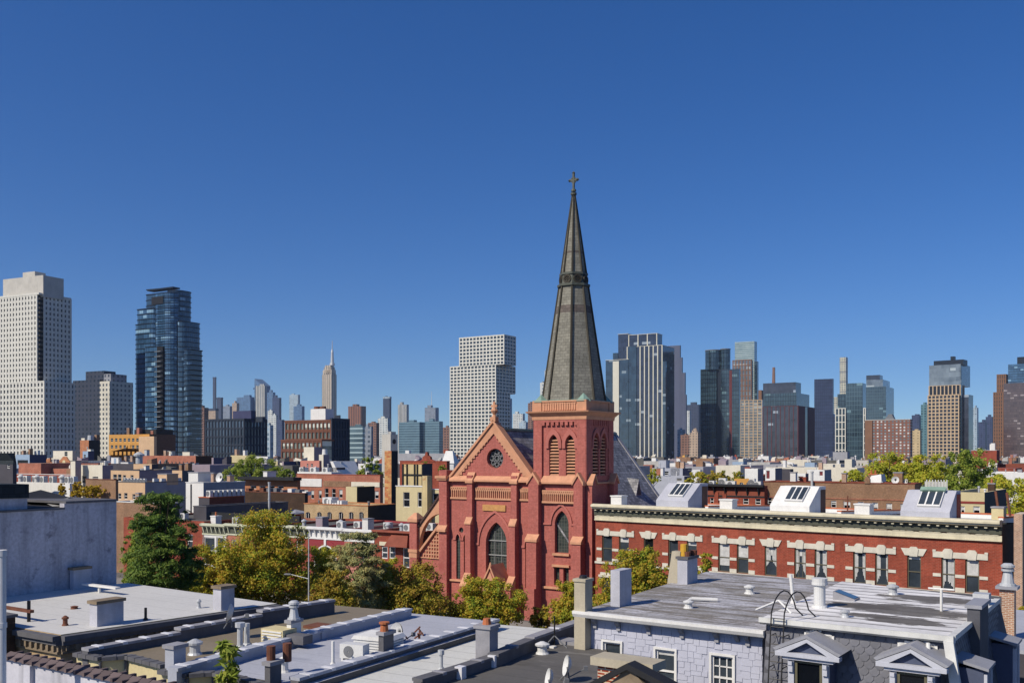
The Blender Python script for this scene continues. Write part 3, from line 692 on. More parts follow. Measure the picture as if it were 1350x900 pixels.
    def louvre(o, to):
        a0 = min(p[0] for p in o); a1 = max(p[0] for p in o); z0 = min(p[1] for p in o); z1 = max(p[1] for p in o)
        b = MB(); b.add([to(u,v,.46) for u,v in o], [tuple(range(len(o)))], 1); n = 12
        for i in range(n):
            z = z0+(z1-z0-.35)*i/n; zs = o[1][1]; ins = 0 if z < zs else (a1-a0)/2*min(1, ((z-zs)/(z1-zs))**1.6)
            if a1-a0-2*ins < .25: continue
            q = [to(a0+ins,z+.02,.1), to(a1-ins,z+.02,.1), to(a1-ins,z+.12,.3), to(a0+ins,z+.12,.3)]
            r = [to(a0+ins,z+.12,.1), to(a1-ins,z+.12,.1), to(a1-ins,z+.18,.3), to(a0+ins,z+.18,.3)]
            b.loft(q, r)
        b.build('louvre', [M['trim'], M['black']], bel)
    for o in lw: louvre(o, FRONT(.12))
    for o in ls: louvre(o, SIDE(0))
    gwin2 = lambda o: MB().poly([(u, .5, v) for u, v in o]).build('window', M['stained'], T)
    gwin2(tw_).data.materials[0] = M['stained']
    for o in sm: gwin2(o)
    def hood2(o, t, to, d0=-.12):
        h = MB()
        a0 = min(p[0] for p in o); a1 = max(p[0] for p in o); zs = o[1][1]
        ringband(arch(a0-t, a1+t, zs-.4, zs, 1.0), arch(a0, a1, zs-.4, zs, 1.0), to, d0, .03, h); h.build('hood_mould', M['red2'], T)
    for o in lw: hood2(o, .32, FRONT(.12), -.16)
    for o in ls: hood2(o, .25, SIDE(0), -.12)
    h = MB(); a0, a1 = A(726.5), A(752); ringband(arch(a0-.14,a1+.14,ZT(691.5),ZT(690),.9), arch(a0,a1,ZT(691.5),ZT(690),.9), FRONT(.12), -.12, .03, h)
    h.box(A(716), a0-.12, 0, .14, ZT(692), ZT(689.5)); h.box(a1+.12, A(759), 0, .14, ZT(692), ZT(689.5))
    h.build('hood_mould', M['red2'], T)
    for x0_, x1_, y in ((728.5,750.5,729),(728,750.5,744),(715.5,759,773.5)): boxo('sill_course', M['trim'], T, A(x0_), A(x1_), -.1, .15, ZT(y+3), ZT(y))
    s = MB(); s.prism([(-.3,ZT(637.5)),(.15,ZT(637.5)),(.15,ZT(626.5)),(-.3,ZT(635))], 'x', A(714.5), A(759.5)); s.build('sloping_sill', M['trim'], T)
    boxo('sill_course', M['trim'], T, .0, .22, .9, bd-.4, ZT(637.5), ZT(635.5))
    # corner pilasters and corbel table
    q = MB()
    for a_, b_ in ((tl, A(714.8)), (A(761), 0.02)): q.box(a_-.001, b_, -.1, .3, ZT(640), zc)
    q.box(-.3, .1, -.08, 1.0, ZT(640), zc-.02); q.box(-.3, .1, bd-1.0, bd+.02, ZT(640), zc-.02)
    q.box(A(714.8), A(761), -.1, .13, ZT(556), zc-.01)
    for i in range(8):
        x = A(716.5)+(A(759.5)-A(716.5))*i/7; q.box(x-.16, x+.16, -.09, .13, ZT(560.5), ZT(555.9))
    for i in range(8): y = 1.2+(bd-2.4)*i/7; q.box(-.02, .09, y-.14, y+.14, ZT(560.5), zc-.03)
    q.build('pilaster', M['red'], bel)
    cn = MB()
    def ring(z0, z1, e0, e1): cn.loft([(tl-e0,-e0,z0),(e0,-e0,z0),(e0,bd+e0,z0),(tl-e0,bd+e0,z0)], [(tl-e1,-e1,z1),(e1,-e1,z1),(e1,bd+e1,z1),(tl-e1,bd+e1,z1)])
    ring(ZT(553), ZT(548.3), .14, .17); ring(ZT(548.2), ZT(543.8), .2, .48); ring(ZT(543.7), ZT(541.8), .55, .6)
    cn.build('cornice', M['trim'], T)
    pr = MB(); ring2 = lambda mb,z0,z1,e: mb.box(tl-e, e, -e, bd+e, z0, z1)
    ring2(pr, ZT(541.8), ZT(528.3), .02); pp = pr.build('parapet', M['trim'], T); w = MB()
    w.box(tl-.12, A(714.5), -.12, .9, ZT(541.7), ZT(528)); w.box(A(761), .12, -.12, .9, ZT(541.7), ZT(528)); w.box(-.5, .121, bd-.9, bd+.12, ZT(541.7), ZT(528))
    w.box(tl-.12, .12, -.13, .2, ZT(529.6), ZT(527.7)); w.box(-.2, .13, -.1, bd+.12, ZT(529.6), ZT(527.6))
    n = 14
    for i in range(n):
        x = A(716)+(A(759.5)-A(716))*(i+.5)/n; w.box(x-.09, x+.09, -.1, .02, ZT(540.5), ZT(532.5))
        w.prism([(x-.2,ZT(530.5)),(x+.2,ZT(530.5)),(x+.05,ZT(533)),(x-.05,ZT(533))], 'y', -.1, .02)
    w.build('parapet_moulding', M['trim'], pp)
    boxo('flashing', M['verdigris'], pp, tl-.1, .1, -.08, bd+.1, ZT(527.6), ZT(526.8))
    # gabled buttress heads of the tower
    def tbut(x0, x1):
        a0, a1 = A(x0), A(x1); am = (a0+a1)/2; zb, za = ZT(637.5), ZT(625); q = MB()
        q.prism([(a0,0),(a1,0),(a1,zb),(am,za),(a0,zb)], 'y', -.55, .13); q.box(a0+.003, a1-.003, -.95, -.5, 0, ZT(713)); q.box(a0+.006, a1-.006, -1.3, -.9, 0, ZT(776))
        o = q.build('buttress', M['red'], T); w = MB()
        w.prism([(a0-.12,zb-.12),(am,za-.1),(am,za+.22),(a0-.12,zb+.2)], 'y', -.68, .12); w.prism([(a1+.12,zb-.12),(am,za-.1),(am,za+.22),(a1+.12,zb+.2)], 'y', -.68, .12); w.build('gablet_coping', M['trim'], o); w = MB()
        w.prism([(-1.05,ZT(714.5)),(-.53,ZT(714.5)),(-.53,ZT(704.5)),(-1.05,ZT(711.5))], 'x', a0-.1, a1+.1); w.build('weathering', M['trim'], o)
    tbut(700.3, 713.5); tbut(759.8, 771.6)
    for b0_, b1_ in ((.05,.95),(bd-1.0,bd-.1)):
        bm_ = (b0_+b1_)/2; q = MB(); q.prism([(b0_,0),(b1_,0),(b1_,ZT(637.5)),(bm_,ZT(626)),(b0_,ZT(637.5))], 'x', -.02, .62)
        o = q.build('buttress', M['red'], T); w = MB()
        w.prism([(b0_-.1,ZT(638.5)),(bm_,ZT(627)),(bm_,ZT(624)),(b0_-.1,ZT(635.5))], 'x', 0, .75); w.prism([(b1_+.1,ZT(638.5)),(bm_,ZT(627)),(bm_,ZT(624)),(b1_+.1,ZT(635.5))], 'x', 0, .75)
        w.build('gablet_coping', M['trim'], o)
    # spire
    cx, cy = tl/2, bd/2; z0 = ZT(527); R0 = 2.98
    zs = lambda py: c.front(760, py, cy)[1]
    zt_ = zs(256); rad = lambda z: max(.12, R0*(zt_+.4-z)/(zt_+.4-z0))
    ph = .5
    zb0, zb1 = zs(377), zs(362); zk0, zk1 = zs(414), zs(404)
    sp = MB(); sp.cyl(cx, cy, z0, zb0, R0, rad(zb0), 8, 0, ph); sp.cyl(cx, cy, zb1, zt_, rad(zb1), .13, 8, 0, ph)
    spo = sp.build('spire', M['spire'], T)
    w = MB(); w.cyl(cx, cy, zk0, zk1, rad(zk0)+.02, rad(zk1)+.02, 8, 0, ph); w.build('slate_band', M['spire_band'], spo); w = MB(); zq0, zq1 = zs(335), zs(322); w.cyl(cx, cy, zq0, zq1, rad(zq0)+.02, rad(zq1)+.02, 8, 0, ph); w.build('slate_band', M['spire_band'], spo)
    w = MB()
    for i in range(8):
        t = 2*math.pi*(i+ph)/8; f = lambda z, e=.03: (cx+(rad(z)+e)*math.cos(t), cy+(rad(z)+e)*math.sin(t), z)
        w.tube(f(z0), f(zb0), .13, .11, 5); w.tube(f(zb1), f(zt_), .11, .05, 5)
    w.build('hip_moulding', M['hip'], spo)
    w = MB(); w.cyl(cx, cy, zb0, zb1, rad(zb0)+.06, rad(zb1)+.06, 8, 0, ph); w.cyl(cx, cy, zb0-.1, zb0+.12, rad(zb0)+.22, None, 8, 0, ph); w.cyl(cx, cy, zb1-.1, zb1+.1, rad(zb1)+.18, None, 8, 0, ph)
    bo = w.build('gallery_band', M['verd_dark'], spo); w = MB()
    for i in range(8):
        t = 2*math.pi*(i+1)/8; rr = (rad((zb0+zb1)/2)+.07)*math.cos(math.pi/8); zc_ = (zb0+zb1)/2
        ux, uy = -math.sin(t), math.cos(t); to = lambda u, v, d: (cx+(rr-d)*math.cos(t)+u*ux, cy+(rr-d)*math.sin(t)+u*uy, v)
        ringband(circ(0, zc_, .42, 12), circ(0, zc_, .3, 12), to, -.1, .05, w, closed=True)
        for k_ in range(4):
            s_ = math.pi/4+k_*math.pi/2; ringband(circ(.15*math.cos(s_), zc_+.15*math.sin(s_), .17, 8), circ(.15*math.cos(s_), zc_+.15*math.sin(s_), .1, 8), to, -.08, .05, w, closed=True)
    w.build('quatrefoil_moulding', M['hip'], spo)
    w = MB()
    for dx, dy in ((tl+.5,.5),(-.5,.5),(-.5,bd-.5),(tl+.5,bd-.5)):   # broaches at the square's corners
        w = MB(); w.cyl(dx, dy, z0-.15, z0+.6, .8, .03, 6); w.build('broach', M['verdigris'], spo)
    # finial and cross
    w = MB(); w.cyl(cx, cy, zt_-.05, zt_+.15, .28, .3, 10); w.cyl(cx, cy, zt_+.15, zt_+.3, .16, .14, 10); w.cyl(cx, cy, zt_+.3, zt_+.5, .26, .22, 10); w.cyl(cx, cy, zt_+.5, zt_+.72, .14, .1, 10)
    fo = w.build('finial', M['verd_dark'], spo); w = MB(); zx = zt_+.7; zt2 = zs(227.5); zm = zs(237)
    w.box(cx-.09, cx+.09, cy-.09, cy+.09, zx, zt2); w.box(cx-.42, cx+.42, cy-.08, cy+.08, zm-.09, zm+.09)
    for dx, dz in ((-.42,0),(.42,0),(0,zt2-zm)):
        w.cyl(cx+dx, cy, zm+dz-.15, zm+dz, .03, .17, 6); w.cyl(cx+dx, cy, zm+dz, zm+dz+.15, .17, .03, 6)
    ringband(circ(cx, zm, .3, 16), circ(cx, zm, .23, 16), FRONT(cy), -.06, .06, w, closed=True)
    w.build('cross', M['verd_dark'], spo)
    return T, c
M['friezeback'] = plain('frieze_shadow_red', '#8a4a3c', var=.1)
M['copingdark'] = plain('dark_slate_coping', '#4c3a36', var=.2)
M['darkwood'] = plain('dark_wood_door', '#3a2a20', var=.2)
CH, CHF = build_church()
# ------------------------------------------------------------ towers and far buildings
class Vol: pass
def vol(T, fr, name, pl, pc, pr, y1, mat, b=0.0, y0=None, wb=None, z0=0.0, a1=None, label=None, z1=None):
    """one volume of a building: its front runs from pl to the corner pc (on plane b), its flank to pr, its top at y1"""
    V = Vol(); V.a1 = fr.front(pc, 600, b)[0] if a1 is None else a1; V.a0 = fr.front(pl, 600, b)[0]; V.b0 = b
    V.b1 = fr.side(pr, 600, V.a1)[0] if wb is None else b+wb
    lim = max(2.2*(V.a1-V.a0), 30.0)
    if not (0 < V.b1-b < lim): V.b1 = b+min(lim, max(V.a1-V.a0, 4.0))
    V.z1 = fr.front(pc, y1, b)[1] if z1 is None else z1; V.z0 = z0 if y0 is None else fr.front(pc, y0, b)[1]
    V.o = boxo(name, mat, T, V.a0, V.a1, V.b0, V.b1, V.z0, V.z1, label=label)
    return V
def bars(T, V, mat, nf=0, ns=0, nz=0, pw=.5, bh=.8, proud=.3, name='facade_frame', faces='fs', par=None, cap=True, ztop=None):
    """piers and floor bands standing proud of a volume's glass"""
    m = MB(); z1 = V.z1 if ztop is None else ztop; e = proud
    if 'f' in faces:
        for i in range(nf+1):
            x = V.a0+(V.a1-V.a0)*i/nf if nf else 0
            if nf: m.box(max(x-pw/2, V.a0-e), min(x+pw/2, V.a1+e), V.b0-e, V.b0+.05, V.z0, z1)
        for k in range(nz+1):
            z = V.z0+(z1-V.z0)*k/nz if nz else 0
            if nz: m.box(V.a0-.02, V.a1+.02, V.b0-e*.8, V.b0+.05, max(z-bh/2, V.z0), min(z+bh/2, z1+.2))
    if 's' in faces:
        for i in range(ns+1):
            y = V.b0+(V.b1-V.b0)*i/ns if ns else 0
            if ns: m.box(V.a1-.05, V.a1+e, max(y-pw/2, V.b0-e*.99), min(y+pw/2, V.b1+e), V.z0, z1)
        for k in range(nz+1):
            z = V.z0+(z1-V.z0)*k/nz if nz else 0
            if nz: m.box(V.a1-.05, V.a1+e*.8, V.b0-e*.79, V.b1+.02, max(z-bh/2, V.z0), min(z+bh/2, z1+.2))
    if cap: m.box(V.a0-e-.05, V.a1+e+.05, V.b0-e-.05, V.b1+.3, z1, z1+.6)
    return m.build(name, mat, par or T)

M['twhite'] = plain('tower_white_concrete', '#c9c8bf', var=.06, scale=.05)
M['tcore'] = glassy('tower_dark_glass', '#14181f', '#39424d', 1.6, 3.1, rough=.2)
M['tblue'] = glassy('tower_blue_glass', '#1b3249', '#496f93', 1.7, 3.3, rough=.12, spec=.9, light=('#7fa2ba', .12), mull=('#0e1722', .1, .16))
M['tblue2'] = glassy('tower_blue_glass_deep', '#17273a', '#36556f', 1.7, 3.3, rough=.12, spec=.9, light=('#7d9cb0', .06), mull=('#0b121b', .1, .18))
M['tnavy'] = windowed('tower_navy_masonry', '#343b4b', '#1b2230', 4.2, 3.6, .4, .5)
M['tgrey'] = windowed('tower_grey_masonry', '#878a92', '#2b3140', 3.8, 3.6, .4, .5)
M['tstrip'] = windowed('tower_pale_masonry', '#c6c3b6', '#333a44', 3.6, 3.6, .42, .5)
M['loft'] = glassy('loft_dark_glass', '#1d2733', '#55677c', 2.4, 3.4, rough=.15, light=('#7a90a4', .1))
M['loftlit'] = glassy('loft_window_glass', '#454a48', '#8f978d', 1.9, 3.4, rough=.15, light=('#c5cabf', .4))
M['loftframe'] = plain('loft_dark_frame', '#2b3442', var=.15)
M['brownframe'] = plain('loft_brown_frame', '#6a4638', var=.15)
M['beigegrid'] = plain('beige_precast', '#b7a184', var=.1, scale=.05)
M['bluegreen'] = glassy('green_dark_glass', '#131e27', '#3b5059', 4.0, 7.0, rough=.12, spec=.9, light=('#5b7378', .06), mull=('#0b1219', .16, .14))
M['bluegreen2'] = glassy('blue_green_glass', '#18252e', '#3b4f58', 4.0, 7.0, rough=.12, spec=.9, light=('#6a858c', .05), mull=('#50666e', .12, .1))
M['bands'] = glassy('banded_office_glass', '#3c4f5a', '#667c87', 9.0, 4.0, rough=.15, spec=.8, mull=('#9fb4ba', .0, .3))
M['unglass'] = glassy('teal_office_glass', '#3a5160', '#536d7b', 6.0, 4.2, rough=.15, spec=.8, mull=('#7d9aa5', .0, .16))
M['purple'] = plain('purple_grey_cladding', '#50566a', .5, var=.1, scale=.03)
M['cubewhite'] = plain('white_grid_frame', '#cfcec4', var=.05, scale=.05)
M['cubeglass'] = glassy('grid_tower_glass', '#1c242c', '#46525c', 1.0, 3.0, rough=.15)
M['blackglass'] = glassy('black_tower_glass', '#12151f', '#343b50', 3.2, 6.4, rough=.12, spec=.8, light=('#8d969d', .05))
M['teal'] = glassy('black_teal_glass', '#121b26', '#33495a', 3.4, 6.4, rough=.12, spec=.9, light=('#7d8a91', .05))
M['navyslab'] = glassy('navy_slab_glass', '#20263c', '#37415f', 5.0, 8.0, rough=.25, spec=.5, mull=('#161b2d', .15, .12))
M['smoke'] = glassy('smoky_glass', '#1a1a22', '#41434f', 3.6, 6.4, rough=.12, spec=.8, light=('#8f9aa5', .03))
M['redpier'] = plain('red_brick_pier', '#5f2f30', var=.12, scale=.1)
M['brownpier'] = plain('brown_brick_pier', '#7a5a45', var=.12, scale=.1)
M['whitepier'] = plain('white_metal_fin', '#c9c6b6', var=.05, scale=.1)
M['check'] = windowed('chequered_brown_brick', '#7b5446', '#66757a', 4.2, 3.4, .45, .5, pale=('#c3c9c7', .35))
M['reflect'] = glassy('silvery_blue_glass', '#434e58', '#838f97', 3.2, 6.0, rough=.12, spec=.9, light=('#a3adaf', .1))
M['mirror'] = glassy('pale_mirror_glass', '#83979a', '#a9b8b6', 6.0, 3.4, rough=.15, spec=.8, mull=('#4a6468', .0, .3))

# --- white slab tower, far left of the frame
f = atD(57.5, 600, 25); T = at(f, 'residential_tower', 'tall white concrete tower with square windows, tallest on the far side of the rooftops', 'tower')
V = vol(T, f, 'lower_storeys', -30, 58.5, 97.5, 503, M['tcore']); bars(T, V, M['twhite'], 20, 8, 17, 1.7, 1.5, .5, par=V.o)
V2 = vol(T, f, 'upper_storeys', -30, 49, 93, 388.5, M['tcore'], b=1.0, y0=503, z0=0, a1=None)
V3 = vol(T, f, 'corner_storeys', 57.5, 58, 93, 389, M['tcore'], b=4.5, z0=V.z1)
V2.z0 = V.z1; bars(T, V2, M['twhite'], 20, 0, 17, 1.7, 1.5, .5, faces='f', par=V2.o, cap=False); bars(T, V3, M['twhite'], 0, 7, 17, 1.7, 1.5, .5, faces='s', par=V3.o)
for k in range(19): z = V.z1+(V2.z1-V.z1)*k/19; boxo('balcony', M['darkpara'], T, V2.a1, V3.a1-.2, 1.4, 4.5, z, z+1.1)
boxo('parapet', M['twhite'], T, V2.a0-.5, V3.a1+.5, .4, V3.b1, V2.z1, V2.z1+1.2)
V4 = vol(T, f, 'plant_storey', 4, 57, 84, 362.5, M['concrete'], b=3, y0=391); vol(T, f, 'lift_overrun', 30, 46, 62, 357.5, M['concrete'], b=8, y0=366, wb=8)
# --- grey masonry block beside it
f = atD(132, 720, 28); T = at(f, 'office_block', 'dark navy and grey block with one bright white edge, beside the white slab tower', 'office block')
vol(T, f, 'dark_wing', 96, 131.5, 136, 500, M['tnavy']); vol(T, f, 'pale_bay', 131.5, 144.5, 175.5, 502, M['tstrip'], b=-1.5).o.data.materials[0] = M['tstrip']
V = vol(T, f, 'grey_wing', 133, 145, 175.5, 503, M['tgrey'], b=-.5); vol(T, f, 'upper_storey', 113, 137, 152.5, 488.5, M['tnavy'], b=4, y0=503); vol(T, f, 'plant_room', 137, 146, 167, 492.5, M['tgrey'], b=3, y0=503)
# --- curved blue glass tower
f = atD(212, 640, 30); T = at(f, 'glass_tower', 'tall blue glass tower with rounded corners and stacked balconies', 'tower')
def rounded(a0, a1, b0, b1, r, n=5):
    p = []
    for cx_, cy_, t0 in ((a1-r,b0+r,-90),(a1-r,b1-r,0),(a0+r,b1-r,90),(a0+r,b0+r,180)):
        for i in range(n+1): t = R(t0+90*i/n); p.append((cx_+r*math.cos(t), cy_+r*math.sin(t)))
    return p
def rvol(name, x0, x1, y1, y0, b0, dep, r, mat, lab=None):
    a0, a1 = f.front(x0,600,b0)[0], f.front(x1,600,b0)[0]; z1 = f.front((x0+x1)/2,y1,b0)[1]; z0 = 0 if y0 is None else f.front((x0+x1)/2,y0,b0)[1]
    P = rounded(a0, a1, b0, b0+dep, r); m = MB(); m.prism(P, 'z', z0, z1); o = m.build(name, mat, T)
    m = MB(); n = max(2, int((z1-z0)/3.3)); Q = rounded(a0-.25, a1+.25, b0-.25, b0+dep+.25, r)
    for k in range(n+1): z = z0+(z1-z0)*k/n; m.prism(Q, 'z', z-.22, z+.22)
    m.build('floor_edge_moulding', M['tdark'], o); return a0, a1, z0, z1, o
M['tdarkbal'] = plain('grey_balcony_edge', '#7d858c', var=.1); M['tdark'] = plain('dark_floor_edge', '#1b2430', .4, var=.2)
rvol('west_shaft', 175.5, 203, 427, None, 0, 14, 4, M['tblue']); rvol('west_upper', 178.5, 203, 407, 428, 1, 12, 3, M['tblue'])
rvol('centre_shaft', 200, 226, 386, None, -3, 16, 6, M['tblue']); rvol('crown', 189.5, 222, 387, 410, 3, 14, 4, M['tblue2']); rvol('east_crown', 217, 234, 383, None, 1, 14, 5, M['tblue2'])
rvol('east_shaft', 222, 241, 424, None, 2, 17, 5, M['tblue2']); rvol('bay', 189.5, 209, 457, None, -4.5, 8, 2.5, M['tblue'])
a0, a1, z0, z1, o = rvol('east_wing', 232, 247, 461, None, 4, 14, 3, M['tblue2'])
aa, ab = f.front(207,600,-4)[0], f.front(215,600,-4)[0]
for k in range(30): z = f.front(210,458,-4)[1]-k*3.3-3; boxo('balcony', M['tdarkbal'], T, aa, ab, -6.2, -2, z, z+.35)
boxo('balcony_recess', M['black'], T, aa, ab, -4.4, -2.9, 0, f.front(210,457,-4)[1])
boxo('balcony_opening', M['black'], T, f.front(200,600,-3.3)[0], f.front(215,600,-3.3)[0], -3.4, -2, f.front(207,401,-3.3)[1], f.front(207,391,-3.3)[1])
m = MB(); zc = f.front(215,382,5)[1]; m.box(f.front(197,600,5)[0], f.front(231,600,5)[0], 3, 9, zc, zc+.9); m.tube((f.front(193,600,5)[0],5,zc+1.4),(f.front(231,600,5)[0],5,zc+.6), .35); m.build('roof_canopy', M['tdark'], T)
for k in range(32): z = z1-k*3.3; boxo('side_balcony', M['tdark'], T, a1-1.0, a1+1.4, 6, 16, z, z+.3)
# --- dark loft block
f = atD(321, 450, 30); T = at(f, 'loft_building', 'long dark glass loft block with a black grid frame and a set-back top', 'loft building')
V = vol(T, f, 'storeys', 272, 322, 351, 553, M['loft']); bars(T, V, M['loftframe'], 12, 7, 8, .75, .8, .35, par=V.o)
V = vol(T, f, 'penthouse', 307, 331, 337.5, 541, M['navy'], b=4, y0=556); vol(T, f, 'end_storey', 337, 346, 350, 549, M['loftframe'], b=6, y0=556)
# --- brown loft block with the white rooftop hut
f = atD(436.5, 350, 30); T = at(f, 'loft_building', 'brown framed loft block with pale windows, white box and water tanks on its roof', 'loft building')
V = vol(T, f, 'storeys', 377, 436.5, 459.5, 555, M['loftlit']); bars(T, V, M['brownframe'], 12, 0, 8, .55, 1.15, .35, faces='f', par=V.o)
V5 = vol(T, f, 'shaded_flank', 437, 437.4, 459.5, 553, M['loft'], b=-.2); bars(T, V5, M['loftframe'], 0, 6, 8, .75, .8, .35, faces='s', par=V5.o)  # flank in darker glass and frame, its shade held in the colour
V = vol(T, f, 'wing', 372, 424, 462.5, 581, M['loftlit'], b=-6, wb=6); bars(T, V, M['brownframe'], 10, 0, 6, .55, 1.15, .35, faces='f', par=V.o)
V = vol(T, f, 'rooftop_hut', 409.5, 429, 440, 538.5, M['white'], b=4, y0=556); vol(T, f, 'end_tower', 441, 448, 449, 547, M['loftframe'], b=5, y0=556)
m = MB(); z = V.z1
for i, x in enumerate((.2,.6)): m.cyl(V.a0+(V.a1-V.a0)*x, V.b0+2, z, z+1.0, 1.3, 1.1, 10)
m.build('rooftop_tank', M['rust'], V.o)
# --- the grid tower of shifted white boxes
f = atD(653.5, 900, 32); T = at(f, 'apartment_tower', 'white gridded tower of shifted boxes with dark square windows, behind the church gable', 'tower')
V = vol(T, f, 'lower_box', 593.5, 654, 672, 516, M['cubeglass']); bars(T, V, M['cubewhite'], 13, 5, 21, 1.15, 1.15, .4, par=V.o)
V = vol(T, f, 'middle_box', 593.8, 653.5, 679, 480.5, M['cubeglass'], b=-.3, y0=516); bars(T, V, M['cubewhite'], 13, 6, 8, 1.15, 1.15, .4, par=V.o)
m = MB(); m.box(V.a0, V.a1+.2, V.b0, V.b1, V.z0-.8, V.z0); m.build('soffit', M['cubewhite'], V.o)
V = vol(T, f, 'upper_box', 606, 664.5, 679.5, 441.5, M['cubeglass'], b=-.6, y0=480); bars(T, V, M['cubewhite'], 13, 4, 8, 1.15, 1.15, .4, par=V.o)
# --- the big black tower with pale fins right of the spire
f = atD(873, 1500, 30); T = at(f, 'apartment_tower', 'broad black glass tower with tall pale vertical fins, right of the church spire', 'tower')
V = vol(T, f, 'main_shaft', 827, 873, 889, 455, M['blackglass'], z0=0); bars(T, V, M['whitepier'], 8, 0, 0, 1.6, 0, .7, faces='f', par=V.o)
V = vol(T, f, 'left_shaft', 815, 828, 836, 440, M['blackglass'], b=3); bars(T, V, M['whitepier'], 0, 0, 0, 0, 0, .6, par=V.o)
V = vol(T, f, 'crown', 829, 866, 873, 439.5, M['blackglass'], b=4, y0=456); bars(T, V, M['whitepier'], 3, 0, 0, 1.5, 0, .6, faces='f', par=V.o)
V = vol(T, f, 'flank', 873.5, 877.5, 890, 476, M['teal'], b=-1); V = vol(T, f, 'balcony_bay', 828, 839, 840, 456, M['teal'], b=-1.2)
V = vol(T, f, 'west_wing', 798.5, 828.5, 832, 473.5, M['teal'], b=-2); bars(T, V, M['whitepier'], 0, 0, 0, 0, 0, .3, par=V.o)
boxo('pale_fin', M['whitepier'], T, f.front(808,600,-3)[0], f.front(816,600,-3)[0], -3.4, -1.9, 0, V.z1-2); vol(T, f, 'stair_tower', 808, 814.5, 820, 465, M['teal'], b=2, y0=476)
f = atD(889, 2100, 30); T = at(f, 'stepped_tower', 'plain purple grey tower with stepped shoulders, close behind the finned black tower', 'tower')
for i, (x1, y) in enumerate(((896.5,455),(899,471),(903,491),(904.5,520))): vol(T, f, 'step', 880, x1, x1+1.2, y, M['purple'], b=i*.5)
# --- twin dark cylinders
f = atD(951, 1600, 30); T = at(f, 'glass_tower', 'dark green glass tower with two rounded drums on top and a thin red stripe', 'tower')
V = vol(T, f, 'left_slab', 923.5, 944.5, 947, 486, M['bluegreen']); vol(T, f, 'recess', 944, 953, 954, 487, M['tdark'], b=3); V2 = vol(T, f, 'right_slab', 950.5, 974.5, 976, 486, M['bluegreen'], b=1)
aa, ab = f.front(961.5,600,.6)[0], f.front(965,600,.6)[0]; boxo('red_stripe', M['redpier'], T, aa, ab, .5, 1.1, 0, V2.z1-2)
for x0, x1, y in ((930,951,462),(950,962.5,461)):
    a0, a1 = f.front(x0,600,8)[0], f.front(x1,600,8)[0]; m = MB(); m.cyl((a0+a1)/2, 9, V.z1-1, f.front(950,y,8)[1], (a1-a0)/2, None, 24)
    d = m.build('drum', M['bluegreen'], T, smooth=False); m = MB(); zt = f.front(950,y,8)[1]; m.cyl((a0+a1)/2, 9, zt, zt+1.2, (a1-a0)/2+.5, None, 24); m.build('drum_rim', M['greymetal'], d)
# --- pale topped tower with brick stripes
f = atD(1000, 1750, 30); T = at(f, 'apartment_tower', 'slim tower with pale mirror glass top above brick striped lower floors', 'tower')
vol(T, f, 'mirror_top', 968.8, 994.5, 998, 449.5, M['mirror'], y0=None); vol(T, f, 'dark_side', 995, 998, 1000, 476, M['bluegreen'], b=-1)
V = vol(T, f, 'brick_shaft', 966, 990.5, 992, 474, M['reflect'], b=-3); bars(T, V, M['brownpier'], 6, 0, 20, 2.0, 1.4, .5, faces='f', par=V.o)
V = vol(T, f, 'lower_wing', 976, 1004.5, 1007, 527, M['reflect'], b=-6); bars(T, V, M['beigegrid'], 5, 0, 22, 1.6, 1.2, .5, faces='f', par=V.o); vol(T, f, 'wing_hut', 1000, 1004, 1006, 514, M['brownpier'], b=-5, y0=528)
# --- dark tower with red brick piers
f = atD(1052, 1500, 34); T = at(f, 'apartment_tower', 'wide dark tower with red brick piers and a smoky glass top', 'tower')
V = vol(T, f, 'lower_storeys', 1006, 1052, 1073.5, 535, M['smoke']); bars(T, V, M['redpier'], 8, 0, 0, .9, 0, .5, faces='f', par=V.o)
m = MB(); bb = V.b1-V.b0
for y0, y1 in ((0,.4),(.6,1)): m.box(V.a1-.05, V.a1+.8, V.b0+bb*y0, V.b0+bb*y1, 0, V.z1)
m.build('brick_flank', M['redpier'], V.o); vol(T, f, 'glass_storeys', 1006, 1050, 1067, 517.5, M['bluegreen'], b=1, y0=536); vol(T, f, 'plant_top', 1006, 1049, 1056, 503.5, M['smoke'], b=2, y0=519)
f = atD(1020, 3300, 30); T = at(f, 'pointed_tower', 'thin dark slanted spire peeping over the red piered tower', 'tower')
m = MB(); a0, a1, zt = f.front(1015,600)[0], f.front(1021.5,600)[0], f.front(1020,484)[1]; m.loft([(a0,0,0),(a1,0,0),(a1,16,0),(a0,16,0)], [(a1-8,0,zt),(a1-1,0,zt),(a1-1,8,zt),(a1-8,8,zt)]); m.build('shaft', M['brownpier'], T)
# --- navy slab
f = atD(1098, 2400, 30); T = at(f, 'glass_slab', 'plain navy blue glass slab with a bulging right foot', 'tower')
V = vol(T, f, 'slab', 1073.5, 1098, 1099.3, 499, M['navyslab']); m = MB(); zt = f.front(1098,545)[1]; zk = f.front(1098,552)[1]; a1 = f.front(1101.5,600)[0]
m.prism([(V.a1,0),(a1,0),(a1,zk),(V.a1,zt)], 'y', 2, 24); m.build('foot', M['navyslab'], T)
